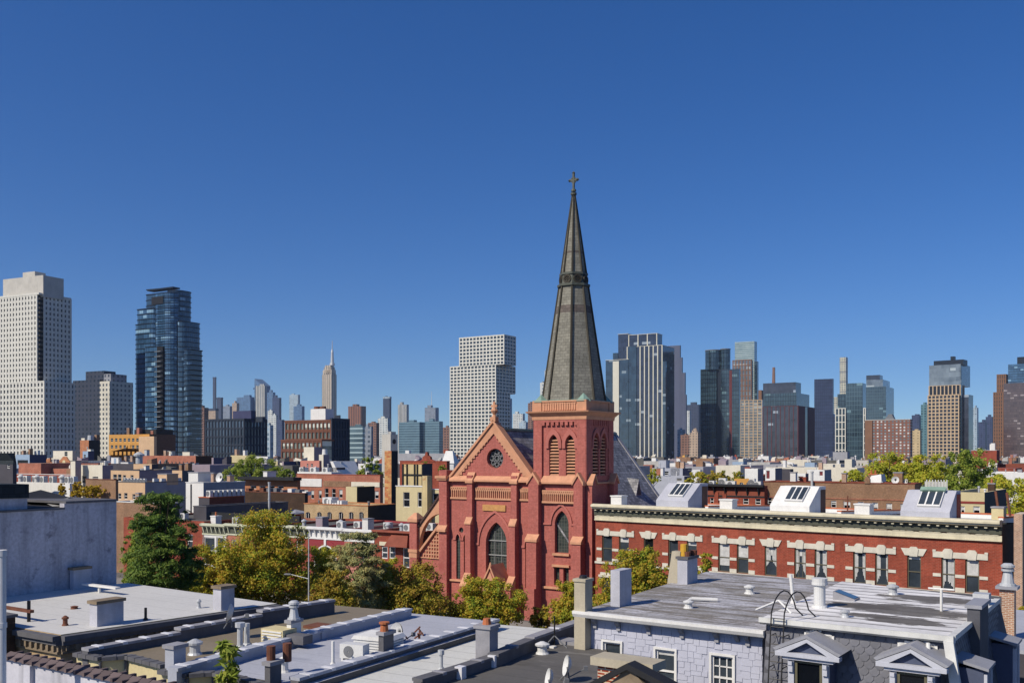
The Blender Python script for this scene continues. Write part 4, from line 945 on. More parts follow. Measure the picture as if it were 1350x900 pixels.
# --- pencil tower
f = atD(1115, 3750, 38); T = at(f, 'pencil_tower', 'very slender pale square tower with a regular grid, far behind', 'tower')
M['pencil'] = windowed('pencil_tower_grid', '#bdb9a4', '#6d7674', 9.0, 9.0, .62, .6)
V = vol(T, f, 'shaft', 1107, 1115, 1122.8, 470.5, M['pencil']); m = MB()
for y in (477,490,503,516,529): z = f.front(1115,y)[1]; m.box(V.a0-.2, V.a1+.2, -.2, V.b1+.2, z-2, z+2)
m.build('open_floor_moulding', M['greymetal'], V.o); f = atD(1104, 3900, 30); T = at(f, 'stepped_tower', 'pale far tower half hidden between navy slab and green glass block', 'tower'); vol(T, f, 'shaft', 1096, 1104, 1106, 523, M['pencil'])
# --- green glass block with white frames
f = atD(1137, 1500, 32); T = at(f, 'glass_block', 'dark green glass block with white framed lower corners', 'tower')
vol(T, f, 'glass_body', 1115, 1137, 1168, 504.5, M['bluegreen2']).o.data.materials[0] = M['bluegreen2']; vol(T, f, 'side_body', 1136.9, 1137.3, 1168.5, 506, M['bluegreen'], b=-.3); vol(T, f, 'left_block', 1104, 1116, 1119, 519, M['bluegreen'], b=2)
for x0, x1, x2, nf, ns in ((1101.5,1114.5,1116,3,0),(1138.5,1141,1172.5,1,7)):
    V = vol(T, f, 'frame_bay', x0, x1, x2, 538, M['bluegreen'], b=-2.5 if ns == 0 else -1.0); bars(T, V, M['cubewhite'], nf, ns, 8, 1.5, 1.2, .5, par=V.o)
f = atD(1164, 2300, 33); T = at(f, 'office_tower', 'dark crowned office tower rising behind the green glass block', 'tower')
vol(T, f, 'shaft', 1138, 1168, 1178.5, 509, M['reflect']).o.data.materials[0] = M['bluegreen2']; vol(T, f, 'upper_shaft', 1142, 1164, 1173, 500, M['reflect'], b=3, y0=512); vol(T, f, 'crown', 1142, 1160, 1168.5, 494, M['smoke'], b=4, y0=502)
# --- chequered brown building
f = atD(1200, 1100, 34); T = at(f, 'apartment_block', 'brown brick block with white chequered windows above the yellow trees', 'apartment block')
V = vol(T, f, 'storeys', 1141, 1200, 1203, 553, M['check']); boxo('parapet', M['mroof'], T, V.a0, V.a1+.2, -.3, V.b1, V.z1, V.z1+.8); vol(T, f, 'end_bay', 1140, 1150, 1151, 554, M['brownpier'], b=-1.5)
m = MB(); m.prism([(V.a0+20,V.z1),(V.a1-18,V.z1),(V.a1-21,V.z1+7),(V.a0+25,V.z1+7)], 'y', 4, 12); m.build('glass_roof_house', M['greymetal'], T)
# --- beige grid tower
f = atD(1267, 1300, 40); T = at(f, 'apartment_tower', 'tall beige gridded tower with silvery glass upper floors and black cap', 'tower')
V = vol(T, f, 'lower_storeys', 1223.5, 1264, 1275, 520, M['tcore']); bars(T, V, M['beigegrid'], 8, 4, 20, 1.5, 1.4, .6, par=V.o)
V = vol(T, f, 'arcade_storeys', 1225, 1266, 1271, 507.5, M['tdark'], b=.5, y0=521); bars(T, V, M['beigegrid'], 8, 3, 0, 1.4, 0, .6, par=V.o)
vol(T, f, 'glass_storeys', 1225, 1266.5, 1279, 479.5, M['reflect'], b=1, y0=508); vol(T, f, 'dark_shaft', 1266.6, 1267.5, 1279, 481, M['teal'], b=.6); vol(T, f, 'rear_shaft', 1260, 1277, 1283, 520, M['smoke'], b=8)
vol(T, f, 'black_cap', 1231, 1270, 1275.5, 473.5, M['tdark'], b=3, y0=481); vol(T, f, 'cap_box', 1253, 1258, 1260, 469.5, M['tdark'], b=5, y0=474)
# --- far right pair
f = atD(1327, 1300, 40); T = at(f, 'apartment_tower', 'brown brick tower with grid windows and stepped top at the right edge', 'tower')
V = vol(T, f, 'lower_storeys', 1310, 1325, 1328, 517, M['tcore']); bars(T, V, M['brownpier'], 5, 2, 20, 1.8, 1.3, .5, par=V.o); V = vol(T, f, 'upper_storeys', 1314.5, 1326, 1329, 493.5, M['tcore'], b=2, y0=517); bars(T, V, M['brownpier'], 4, 2, 4, 1.8, 1.3, .5, par=V.o)
f = atD(1341, 1250, 40); T = at(f, 'glass_tower', 'brown and blue glass tower with black cap cut off by the right edge', 'tower')
M['brownglass'] = glassy('brown_glass', '#33282a', '#6b5a58', 1.8, 3.3, rough=.15, spec=.8, light=('#9a8f8d', .06), mull=('#4d3f3d', .2, .3))
vol(T, f, 'shaft', 1323, 1354, 1370, 504, M['brownglass'], wb=30); V = vol(T, f, 'blue_storeys', 1329, 1354, 1370, 479, M['reflect'], b=1, y0=505, wb=26); V.o.data.materials[0] = M['tblue']; vol(T, f, 'black_cap', 1341, 1352, 1360, 470, M['tdark'], b=3, y0=480)
# ------------------------------------------------------------ the far skyline across the river
def W_(name, wall, glass, pw, ph, fw, fh, **k): M[name] = windowed(name, wall, glass, pw, ph, fw, fh, **k); return M[name]
W_('far_brown', '#7d5f52', '#3a3438', 5, 4, .5, .5); W_('far_tan', '#a89480', '#6b655f', 5, 4, .45, .5); W_('far_grey', '#7f8894', '#55606e', 5, 4, .5, .5); W_('far_blue', '#56708e', '#4b6787', 6, 5, .6, .6)
W_('far_light', '#9dacb6', '#7b909f', 6, 4.5, .6, .55); W_('far_white', '#b9bdba', '#77818a', 6, 4, .45, .5); W_('far_dark', '#3b4458', '#2b3346', 5, 4, .5, .5); W_('far_pier', '#b3b2aa', '#5d6672', 5.2, 400, .5, .98)
W_('far_bpier', '#8a5f49', '#4d3b38', 6, 200, .45, .97); W_('far_esb', '#b8ab99', '#6b6862', 9.5, 300, .42, .96); W_('far_navy', '#3a4560', '#333d57', 5, 4, .5, .5); W_('far_green', '#5a7c85', '#34545f', 5, 4, .5, .6)
FAR = [  # name, label, front left, corner, flank right, top, distance, material
 ('apartment_tower','brown tower touching the right side of the blue glass tower',260,269,275,537,1500,'far_brown'),
 ('slender_tower','thin dark pencil tower with a wider head, left of the pale striped tower',280.6,284,285.2,499,3500,'far_dark'),
 ('office_tower','low tan towers at the foot of the thin pencil tower',275,284,288,541,2600,'far_tan'),
 ('office_tower','slate blue far tower between thin pencil tower and tan tower',285.5,291.5,294,526,3300,'far_dark'),
 ('office_tower','pale grey far tower beside the slate blue one',294,303,307,535,2900,'far_grey'),
 ('office_tower','tan far tower standing just over the dark loft block',306,312,315.5,531,2700,'far_tan'),
 ('office_tower','wide blue far tower left of the slanted top tower',312,330,336,523,3500,'far_blue'),
 ('striped_tower','white striped residential tower before the slanted blue one',336.5,349,352,508,2200,'far_pier'),
 ('office_tower','twin blue far tower with stepped top, right of the striped tower',351,360,363,517,3450,'far_blue'),
 ('office_tower','darker blue far tower just right of the twin blue tower',359,368,371,524,3400,'far_navy'),
 ('apartment_tower','pale far tower at the foot of the striped tower',353,359,361,541,2000,'far_white'),
 ('apartment_tower','bright white far tower beside the brown loft block',358,364,366.5,547,1900,'far_white'),
 ('glass_tower','light blue glass tower left of the famous stepped spire tower',381.5,393,395.5,520,3400,'far_light'),
 ('office_tower','steel blue lower tower overlapping the light blue glass one',387,398,401.5,535,3000,'far_blue'),
 ('office_block','light blue glass block squeezed beside the dark loft block',349,356,360.5,560,900,'far_light'),
 ('office_block','short navy block near the brown loft block',365,372,375,553,1700,'far_navy'),
 ('office_tower','rust brown far tower with vertical ribs, right of the spire tower',459,476,482.5,535,2600,'far_bpier'),
 ('office_tower','slim dark far tower with a paler cap standing alone',505,513.5,516,525,3200,'far_dark'),
 ('office_tower','pale square far tower over the teal office slab',524.5,536,539,533,3000,'far_pier'),
 ('office_tower','grey far tower with a white roof mast over the teal slab',560,574,578.5,537,2900,'far_grey'),
 ('office_block','banded blue glass office block behind the brown loft block',460,478,481,561,800,'bands'),
 ('office_block','grey ribbed end of the banded glass office',480,489.5,492,562,820,'far_grey'),
 ('apartment_tower','brown stepped far block left of the tall brick chimney',485,496,500,557,1500,'far_brown'),
 ('apartment_tower','pale far block partly behind the tall brick chimney',498,511,515,551,1700,'far_white'),
 ('office_slab','left half of the wide teal glass office slab',526,553,561,556,1600,'unglass'),
 ('office_slab','right half of the wide teal glass office slab',560.5,579,584,555,1590,'unglass'),
 ('office_block','brown low far block touching the white gridded tower',584,592,594,563,1500,'far_brown'),
 ('office_tower','blue sliver of tower right of the white gridded tower',668,672,675,525,2600,'far_blue'),
 ('office_block','pale far block between gridded tower and belfry',676,689,692,545,2300,'far_white'),
 ('office_block','small blue glass block between gridded tower and belfry',684,693,696,556,1800,'far_light'),
 ('office_block','brown far block touching the belfry cornice',696,702,704,531,1900,'far_brown'),
 ('apartment_tower','white gridded tower sliver left of the spire foot',712,719,721,504,1100,'far_white'),
 ('apartment_tower','narrow white tower top showing beside the spire',718,723,724.5,488,1150,'far_white'),
 ('office_tower','pale lilac far block right of the stepped purple tower',889,909,911,541,2400,'far_white'),
 ('office_tower','purple grey hazy block left of the drum topped tower',904,921,924,533,2500,'far_dark'),
 ('apartment_block','white far block with green glass beside the finned tower',893,900,903,566,1600,'far_light'),
 ('apartment_block','pinkish tan far block with a stepped top',897,910,914,573,1500,'far_brown'),
 ('apartment_block','grey tan block with a domed tank above the yellow block',909,920,924,570,1450,'far_tan'),
 ('warehouse','bright yellow block below the pinkish far towers',895.5,909,911.5,602,900,'far_yellow'),
 ('office_block','navy far block right of the chequered brown block',1202,1212,1216,547,1900,'far_navy'),
 ('apartment_block','cream far block below the navy one',1202,1213,1215,567,1400,'far_cream'),
 ('apartment_tower','green glass tower touching the beige gridded tower',1214,1222,1225,533,1500,'far_green'),
 ('glass_tower','pale thin glass tower right of the beige gridded tower',1283,1288,1290,537,2300,'far_light'),
 ('office_tower','navy far block left of the brown right edge tower',1299.5,1308,1311,549,2000,'far_navy'),
 ('office_tower','lower navy far block beside the pale thin glass tower',1290,1299,1301,556,1950,'far_navy'),
]
W_('far_yellow', '#c99a4a', '#8d6b35', 6, 5, .4, .4); W_('far_cream', '#b7a582', '#85795f', 6, 4, .35, .4)
for nm, lab, pl, pc, pr, yt, D, mt in FAR:
    f = atD(pc, D, 30 if pc < 900 else 38); T = at(f, nm, lab, 'tower' if 'tower' in nm else 'building')
    V = vol(T, f, 'shaft', pl, pc, pr, yt, M[mt]); h = V.a1-V.a0; k = random.Random(int(pl*7)+1)
    u = k.uniform(.15,.45); w = k.uniform(.25,.45); boxo('plant_room', M[mt], T, V.a0+h*u, V.a0+h*(u+w), V.b0+(V.b1-V.b0)*.25, V.b0+(V.b1-V.b0)*.75, V.z1, V.z1+D*k.uniform(.0012,.0028))
    if 'slim dark' in lab or 'pencil' in lab: boxo('cap', M['far_light' if 'cap' in lab else 'far_dark'], T, V.a0-.5, V.a1+.5, -.5, V.b1+.5, V.z1, V.z1+6)
    if 'mast' in lab: m = MB(); m.tube(((V.a0+V.a1)/2, 8, V.z1), ((V.a0+V.a1)/2, 8, V.z1+50), 1.2, .3); m.build('mast', M['whitemetal'], T)
    if 'domed tank' in lab: m = MB(); m.cyl((V.a0+V.a1)/2, 5, V.z1, V.z1+7, 5, 2, 12); m.build('tank', M['far_tan'], T)
# slanted blue tower
f = atD(342, 3500, 30); T = at(f, 'glass_tower', 'blue glass tower with a sharply slanted top behind the white striped tower', 'tower')
a0, a1 = f.front(334.5,600)[0], f.front(346,600)[0]; zl_, zr_ = f.front(336,499)[1], f.front(346,508)[1]
m = MB(); m.prism([(a0,0),(a1,0),(a1,zr_),(a0+4,zl_)], 'y', 0, 40); m.build('shaft', M['far_blue'], T); m = MB(); zt = f.front(335,513)[1]; m.box(a0-6, a0, 4, 14, zt, zt+6); m.build('deck', M['far_navy'], T)
# the stepped spire tower
f = atD(436, 3300, 36); T = at(f, 'spire_tower', 'stepped grey stone skyscraper with a silver needle mast, tallest on the skyline', 'skyscraper')
V = vol(T, f, 'shaft', 424.5, 437, 443.8, 493, M['far_esb']); vol(T, f, 'base', 417, 441, 452, 553, M['far_esb'], b=-8)
for x0, x1, x2, y in ((425.5,437,442.8,487),(427,436.5,441.5,483.5),(428.5,436,440,481)): vol(T, f, 'setback', x0, x1, x2, y, M['far_esb'], b=2, y0=496)
cx = f.front(434,600)[0]; z = lambda y: f.front(434,y,14)[1]; m = MB()
m.cyl(cx-2, 16, z(482), z(478.5), 9, 8, 8); m.cyl(cx-2, 16, z(478.5), z(465), 6, 4.2, 8); m.cyl(cx-2, 16, z(465), z(461), 5, 2.5, 8); m.cyl(cx-2, 16, z(461), z(449), 1.7, .9, 6); m.build('mast', M['metal'], T)
# ------------------------------------------------------------ the red brick tenements right of the church
def build_row():
    K = atD(785, 85.4, 40); L = 33.0/3; zc = 11.0
    lab = ['red brick tenement touching the church, pale grey skylight house on its roof', 'middle red brick tenement of the row, bright white skylight house on its roof', 'end red brick tenement of the row, grey skylight house with green copper hood']
    wins = [[(793.7,807),(816,829),(848.6,861.3),(881,894),(905.5,918.5)], [(947,962),(971.5,986.7),(1008,1024),(1047.3,1062.5),(1074,1090.5)], [(1124.7,1141.5),(1153.8,1171),(1196,1214),(1241,1259),(1272.5,1291)]]
    look = [[{}, {'blind':.2}, {'pane':'darkglass'}, {}, {'blind':.15}], [{'blind':.8}, {'blind':.45}, {'blind':.3,'curtain':.7}, {'blind':.25,'curtain':.9,'grid':(3,2)}, {'curtain':.95}],
            [{'curtain':.95}, {'curtain':.95}, {'blind':.1}, {'curtain':.95}, {'blind':.5}]]
    huts = [((865,907,933,636.5,670),'greyskin',False), ((1015,1067,1088.5,640.5,677),'white',True), ((1187,1252,1266.5,646,684.5),'greyskin',False)]
    for i in range(3):
        fr = Fr(*K.w(L*i+L-.0, 0)[:2], 40); f = fr
        T = at(fr, 'brick_tenement', lab[i], 'tenement', 'red brick tenements along the street'); zt = zc
        A = lambda px: fr.front(px, 600)[0]; x0, x1 = -L, 0.0
        # heights measured down from the cornice
        ztop = zc; zlin, zsill = 8.35, 6.05
        holes = []; W = []
        for (p0,p1), kw in zip(wins[i], look[i]):
            a, b = A(p0), A(p1); holes += [rect(a,b,zsill,zlin), rect(a,b,2.2,4.6)]; W += [(a,b,zsill,zlin,kw), (a,b,2.2,4.6,{})]
        m = MB(); facade(m, rect(x0,x1,0,ztop-.2), holes, FRONT(0), .28)
        B = 14.5
        m.poly([(x1,0,0),(x1,B,0),(x1,B,ztop-.6),(x1,0,ztop-.2)], 1); m.poly([(x0,B,0),(x1,B,0),(x1,B,ztop-.9),(x0,B,ztop-.9)]); m.poly([(x0,0,0),(x0,B,0),(x0,B,ztop-.6),(x0,0,ztop-.2)])  # end wall in darker brick, its shade put into the colour
        m.build('wall', [M['redbrick'], M['darkbrick']], T)
        for a,b,z0_,z1_,kw in W: window(T, FRONT(0), a,b,z0_,z1_, **{'d':.16, 'frame':'sashgreen', 'pane':'clearglass', 't':.075, **kw})
        # trim: lintels, blocks, belt
        tr = MB(); groups = [(0,1),(2,),(3,4)]
        for gidx in groups:
            a, b = A(wins[i][gidx[0]][0]), A(wins[i][gidx[-1]][1]); single = len(gidx) == 1
            if single: tr.prism([(a-.15,zlin),(b+.15,zlin),(b+.42,zlin+.5),(a-.42,zlin+.5)], 'y', -.07, .02)
            else: tr.box(a-.55, b+.55, -.07, .02, zlin, zlin+.4); tr.box(a-.56, a-.35, -.09, .0, zlin+.38, zlin+.52); tr.box(b+.35, b+.56, -.09, .0, zlin+.38, zlin+.52)
            for g in gidx:
                c = (A(wins[i][g][0])+A(wins[i][g][1]))/2; tr.prism([(c-.26,zlin-.05),(c+.26,zlin-.05),(c+.33,zlin+.46),(c+.2,zlin+.62),(c-.2,zlin+.62),(c-.33,zlin+.46)], 'y', -.14, .01)
                tr.box(c-.72, c+.72, -.3, -.05, 4.72, 4.9); tr.box(c-.6, c+.6, -.2, -.02, 4.9, 5.1); tr.box(c-.68, c-.5, -.2, -.01, 4.3, 4.72); tr.box(c+.5, c+.68, -.2, -.01, 4.3, 4.72)
            edges = [(a-.55, a-.02), (b+.02, b+.55)]
            if not single: edges.append((A(wins[i][gidx[0]][1])+.02, A(wins[i][gidx[1]][0])-.02))
            if not single:
                for e0, e1 in edges: tr.box(e0, e1, -.05, .02, 7.02, 7.24); tr.box(e0, e1, -.05, .02, zsill, zsill+.3)
        tr.box(x0, x1, -.12, .02, zsill-.2, zsill-.02); tr.build('trim_moulding', M['stonetrim'], T)
        # cornice
        c = MB(); c.prism([(-.75,ztop),(-.75,ztop-.14),(-.62,ztop-.17),(-.6,ztop-.28),(-.45,ztop-.34),(-.02,ztop-.36),(-.02,ztop+.1),(-.4,ztop+.12),(-.7,ztop+.06)], 'x', x0, x1)
        co = c.build('cornice', M['cream'], T)
        d = MB(); d.box(x0, x1, -.22, .0, ztop-.86, ztop-.36); d.build('frieze_band_moulding', M['corngreen'], co)  # dark green frieze band behind the modillions
        d = MB(); n = 18
        for k in range(n): x = x0+L*(k+.5)/n; boxo('modillion', M['cream'], co, x-.09, x+.09, -.46, -.2, ztop-.47, ztop-.385)
        d = MB(); d.box(x0, x1, -.2, .02, ztop-1.35, ztop-1.28); d.box(x0, x1, -.14, .01, ztop-1.28, ztop-.95)
        for k in range(6): x = x0+L*(k+.5)/6; d.prism([(x-.8,ztop-.95),(x-.5,ztop-.86),(x-.2,ztop-.92),(x,ztop-.82),(x+.2,ztop-.92),(x+.5,ztop-.86),(x+.8,ztop-.95)], 'y', -.17, -.03)
        d.build('frieze_moulding', M['cream'], co)
        r = MB(); r.add([(x0,-.3,ztop+.08),(x1,-.3,ztop+.08),(x1,B,ztop-.75),(x0,B,ztop-.75)], [(0,1,2,3)]); rf = r.build('roof', M['whiteroof'], T)
        q = MB(); q.prism([(.3,ztop-.1),(B,ztop-.8),(B,ztop-.35),(.3,ztop+.2)], 'x', x1-.3, x1-.02); q.box(x0, x1-.31, B-.3, B, ztop-.9, ztop-.4); pp = q.build('parapet', M['white'], T)
        q = MB(); q.prism([(.3,ztop+.2),(B,ztop-.35),(B,ztop-.25),(.3,ztop+.3)], 'x', x1-.34, x1+.02); q.box(x0, x1-.34, B-.34, B+.05, ztop-.4, ztop-.3); q.build('coping', M['terracotta'], pp)
        # skylight house
        (pl,pc,pr,ytop,yb), mat, door = huts[i]; b0 = .5
        a1, zb = fr.front(pc, yb, b0); zb = ztop; a0 = fr.front(pl, 600, b0)[0]; b1 = fr.side(pr, 600, a1)[0]
        if not (2.5 < b1-b0 < 6): b1 = b0+4.2
        zf = fr.front((pl+pc)/2, yb-10.5, b0)[1]
        bt = b0+(b1-b0)*.62; ztp = fr.front((pl+pr)/2, ytop, bt)[1]; zf = max(zb+.35, min(zf, ztp-1))
        m = MB(); m.prism([(b0,ztop-.25),(b0,zf),(bt,ztp),(b1,ztp),(b1,ztop-.8)], 'x', a0, a1); ho = m.build('skylight_house', M[mat], T)
        s = MB(); ca, wd = a0+(a1-a0)*(.54 if i == 0 else .55), (a1-a0)*.46; pt = lambda u, t, e: (u, b0+(bt-b0)*t-e*.6, zf+(ztp-zf)*t+e*.8)
        s.loft([pt(ca-wd/2,.2,0),pt(ca+wd/2,.2,0),pt(ca+wd/2,.95,0),pt(ca-wd/2,.95,0)], [pt(ca-wd/2,.2,.16),pt(ca+wd/2,.2,.16),pt(ca+wd/2,.95,.16),pt(ca-wd/2,.95,.16)])
        so = s.build('skylight', M['white'], ho)
        for k in range(3):
            u0 = ca-wd/2+wd*(k+.1)/3; u1 = ca-wd/2+wd*(k+.9)/3; s = MB(); s.add([pt(u0,.26,.165),pt(u1,.26,.165),pt(u1,.88,.165),pt(u0,.88,.165)], [(0,1,2,3)]); s.build('pane', M['clearglass'], ho)
        if i == 2: s = MB(); s.loft([pt(ca-wd/2-.1,.86,.17),pt(ca+wd/2+.1,.86,.17),pt(ca+wd/2+.1,1.0,.1),pt(ca-wd/2-.1,1.0,.1)], [pt(ca-wd/2-.1,.86,.3),pt(ca+wd/2+.1,.86,.3),pt(ca+wd/2+.1,1.02,.3),pt(ca-wd/2-.1,1.02,.3)]); s.build('hood', M['verdigris'], ho)
        boxo('rear_panel', M['redbrick' if i == 2 else 'brownpaint'], ho, a1-.05, a1+.04, b1-1.0, b1-.1, ztop-.4, ztp-.25)
        # block chimney on the roof
        cpx = {0:(815,664,1.1), 1:(961,670,1.2), 2:(1131,679,1.25)}[i]; a, b = fr.roof(cpx[0], cpx[1]+1.5, ztop+.05); b = max(b, .4)
        if i: a = max(a, x0+1.6)
        m = MB(); m.box(a-1.1, a, b, b+.9, ztop-.3, ztop+.75); ch = m.build('chimney', M['whitewall'], T); boxo('cap', M['white'], ch, a-1.16, a+.06, b-.06, b+.96, ztop+.75, ztop+.85)
        if i == 2:
            a, b = fr.roof(1317, 689.5, ztop); b = .5; a = -.05
            m = MB(); m.box(a-.75, a, b, b+.8, ztop-.3, ztop+.85); ch = m.build('chimney', M['beige'], T, label='square beige chimney at the end gable'); boxo('cap', M['coping'], ch, a-.8, a+.05, b-.05, b+.85, ztop+.85, ztop+.95)
            m = MB(); m.tube((a-.75,3.0,ztop-.5),(a-1.1,3.1,ztop+1.9), .09); m.build('leaning_pipe', M['rust'], rf); m = MB(); m.tube((a-.2,3.6,ztop-.5),(a-.5,3.6,ztop+1.8), .09); m.build('leaning_pipe', M['rust'], rf)
        m = MB(); xp = x0+L*(.62 if i != 1 else .88); m.tube((xp,5,ztop-.5),(xp,5,ztop+1.2), .06); m.tube((xp-.25,5,ztop+.75),(xp+.25,5,ztop+.75), .05); m.build('vent_pipe', M['rust'], rf)
M['greyskin'] = plain('grey_bitumen_skin', '#a9abb4', .7, var=.1, scale=.8); M['brownpaint'] = plain('brown_door_paint', '#5d4336', .7)
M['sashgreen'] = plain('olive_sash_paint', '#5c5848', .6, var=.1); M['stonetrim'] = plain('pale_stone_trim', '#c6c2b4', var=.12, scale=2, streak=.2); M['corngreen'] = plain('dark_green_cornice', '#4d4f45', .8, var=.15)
build_row()
# ------------------------------------------------------------ near roofs
def chim_px(par, fr, z, pl, pc, pr, yf, yt, mat, cap='coping', label=None, name='chimney', capz=.1, b0=None, cape=.06):
    a1, b = fr.roof(pc, yf, z) if b0 is None else (fr.front(pc, 600, b0)[0], b0)
    a0 = fr.front(pl, 600, b)[0]; b1 = fr.side(pr, 600, a1)[0]; zt = fr.front(pc, yt, b)[1]
    if not (0 < b1-b < 4): b1 = b+.8
    o = boxo(name, M[mat], par, a0, a1, b, b1, z-.15, zt, label=label)
    if cap: boxo('cap', M[cap], o, a0-cape, a1+cape, b-cape, b1+cape, zt-.01, zt+capz)
    return o, (a0, a1, b, b1, zt)
def polyroof(name, label, fr, z, pts, roof, wall, group=None, cat='row house', z0=0.0):
    """a house whose roof has the given corners (photo pixels on a roof of height z)"""
    h = Hs(); h.fr = fr; h.T = at(fr, name, label, cat, group); h.z = h.zr = z
    P = [fr.roof(x, y, z) if not isinstance(y, str) else None for x, y in pts]; h.P = P
    m = MB(); n = len(P)
    for i in range(n): p, q = P[i], P[(i+1)%n]; m.poly([(p[0],p[1],z0),(q[0],q[1],z0),(q[0],q[1],z-.004),(p[0],p[1],z-.004)])
    h.wall = m.build('wall', M[wall], h.T); r = MB(); r.poly([(a,b,z) for a,b in P]); h.roof = r.build('roof', M[roof], h.T); return h
def parapet(h, pts, zt, t, mat, cop, zb=None, steps=None, collar=.85, name='parapet', lift=.0):
    """low wall along pixel points whose tops have height zt (number or list)"""
    fr = h.fr; zs = zt if isinstance(zt, (list, tuple)) else [zt]*(len(pts)-1)
    m = MB(); c = MB(); w = MB()
    for i in range(len(pts)-1):
        p, q = fr.roof(*pts[i], zs[i]), fr.roof(*pts[i+1], zs[i]); m.wallseg(p, q, t, (zb if zb is not None else h.z-.6), zs[i]-.06)
        c.wallseg(p, q, t+.1, zs[i]-.06, zs[i]+.03)
        L = math.hypot(q[0]-p[0], q[1]-p[1]); k = max(1, int(L/collar))
        for j in range(k):
            s = (j+.5)/k; x, y = p[0]+(q[0]-p[0])*s, p[1]+(q[1]-p[1])*s; ux, uy = (q[0]-p[0])/L*.09, (q[1]-p[1])/L*.09
            w.wallseg((x-ux,y-uy), (x+ux,y+uy), t+.13, zs[i]-.04, zs[i]+.05)
    o = m.build(name, M[mat], h.T); oc = c.build('coping', M[cop], o); w.build('coping_moulding', M['coping_w' if cop != 'greypara' else 'coping'], o); return o

def left_side():
    L = corner(80, 836, 9.5, 33); Q = corner(127, 864, 9.0, 29.5)
    G = 'near row houses with painted flat roofs'
    # --- white roof with the two big chimneys
    h = polyroof('brick_row_house', 'tan brick house with broad white flat roof and bracketed cornice', L, 9.5, [(80,836),(365,795),(168,768),(-60,789),(-12,820.5)], 'whiteroof', 'tanbrick', G)
    for p in ((92,97,119,777,751),(118,128,163,826,796),(281,291.5,309,805,776)): chim_px(h.T, L, 9.5, *p, 'chimwhite', 'oldstone')
    d = (L.roof(-12,820.5,9.5), (0,0), L.roof(365,795,9.5)); e = MB(); e2 = MB(); b_ = MB()
    for p, q in ((d[0], d[1]), (d[1], d[2])):
        L_ = math.hypot(q[0]-p[0], q[1]-p[1]); ux, uy = (q[0]-p[0])/L_, (q[1]-p[1])/L_; nx, ny = uy, -ux
        o = lambda k: ((p[0]+nx*k, p[1]+ny*k), (q[0]+nx*k, q[1]+ny*k))
        e.wallseg(*o(.14), .3, 9.3, 9.47); e.wallseg(*o(.08), .18, 9.15, 9.3); e2.wallseg(*o(.04), .1, 8.92, 9.15); e2.wallseg(*o(.06), .14, 8.86, 8.94)
        n = int(L_/.32)
        for i in range(n): x, y = p[0]+ux*(i+.5)*.32+nx*.1, p[1]+uy*(i+.5)*.32+ny*.1; b_.wallseg((x-ux*.05,y-uy*.05), (x+ux*.05,y+uy*.05), .16, 8.96, 9.14)
    co = e.build('cornice', M['greypara'], h.T); e2.build('frieze_moulding', M['oldstone'], co); b_.build('bracket_moulding', M['oldstone'], co)
    boxo('sign_band', M['white'], h.T, L.front(33,600,-.05)[0], L.front(61,600,-.05)[0], -.06, .0, 7.55, 8.1)
    put(mushroom, L, 86, 824, 9.5, label='rusty capped roof vent near the front corner of the white roof', ht=.35, r=.08, mat='rust')
    put(mushroom, L, 98, 802, 9.5, label='tiny dark vent stub in the middle of the white roof', ht=.12, r=.1, mat='rust')
    put(pipe, L, 192, 817, 9.5, label='thin black pipe between two chimneys on the white roof', r=.05, ht=.45, mat='black')
    put(mushroom, L, 262, 801, 9.5, label='small hooded vent beside the far chimney of the white roof', ht=.35, r=.07)
    a, b = L.roof(131, 781, 9.5); m = MB(); m.tube((a,b,9.45),(a,b,9.78), .06); m.box(a-1.1,a+1.3,b-.12,b+.12,9.76,9.84); o = m.build('plank_rest', M['white']); o.location = L.w(0,0); o.rotation_euler = (0,0,-R(33)); tag(o, 'white board resting on a stub pipe near the painted wall', 'board')
    T = at(L, 'antenna_post', 'dark post with a rusty board fixed across it on the white roof', 'post'); a, b = L.roof(38, 819, 9.5); m = MB(); m.tube((a,b,9.4),(a,b,10.25), .06); m.build('post', M['black'], T); m = MB(); m.box(a-2.0,a+.25,b-.1,b+.05,9.84,9.94); m.build('cross_board', M['rust'], T)
    # --- dark brick neighbour and the coped wall in the lowest corner
    h = house('brick_row_house', 'dark brown brick house with black coping in the bottom corner', 'row house', -80, 33, 36, 820, fr=Fr(*L.w(-2.35,-3.4)[:2],33), Z=9.9, wa=9, wb=3.2, wall='darkbrick', roof='tar', coping='greypara', group=G)
    N = corner(180, 898, 11.1, 33); T = at(N, 'coped_wall', 'whitewashed wall capped with brown clay tiles in the bottom corner', 'wall'); a0 = N.front(4, 862)[0]
    boxo('wall', M['whitewash'], T, a0, 1.2, .0, .35, 0, 11.05); m = MB(); n = 19
    for i in range(n): x = a0+(1.2-a0)*i/n; w = (1.2-a0)/n; m.loft([(x,-.08,11.03),(x,.17,11.14),(x,.43,11.03)], [(x+w-.02,-.08,11.03),(x+w-.02,.17,11.14),(x+w-.02,.43,11.03)]); m.box(x-.03,x+.04,-.1,.45,11.02,11.1)
    m.build('coping_tile', M['browntile'], T)
    m = MB(); px = N.front(41,600)[0]; m.box(px-.12, px+.12, -.1, .01, 0, 11.0); m.build('pilaster', M['whitewash'], T)
    P = corner(2, 901, 11.0, 33); m = MB(); m.cyl(0,0,0,14.5-.95,.085,None,14); m.cyl(0,0,13.5,13.62,.1,None,14); m.cyl(0,0,12.1,12.2,.1,None,14); o = m.build('standpipe', M['white']); o.location = P.w(0,0); tag(o, 'tall white pipe running up the extreme edge of the picture', 'pipe')
    # --- the big lavender side wall
    T = at(Fr(*L.w(-9.85,8.9)[:2],33), 'party_wall_house', 'tall house with a blank lavender washed side wall, streaked with dirt', 'row house')
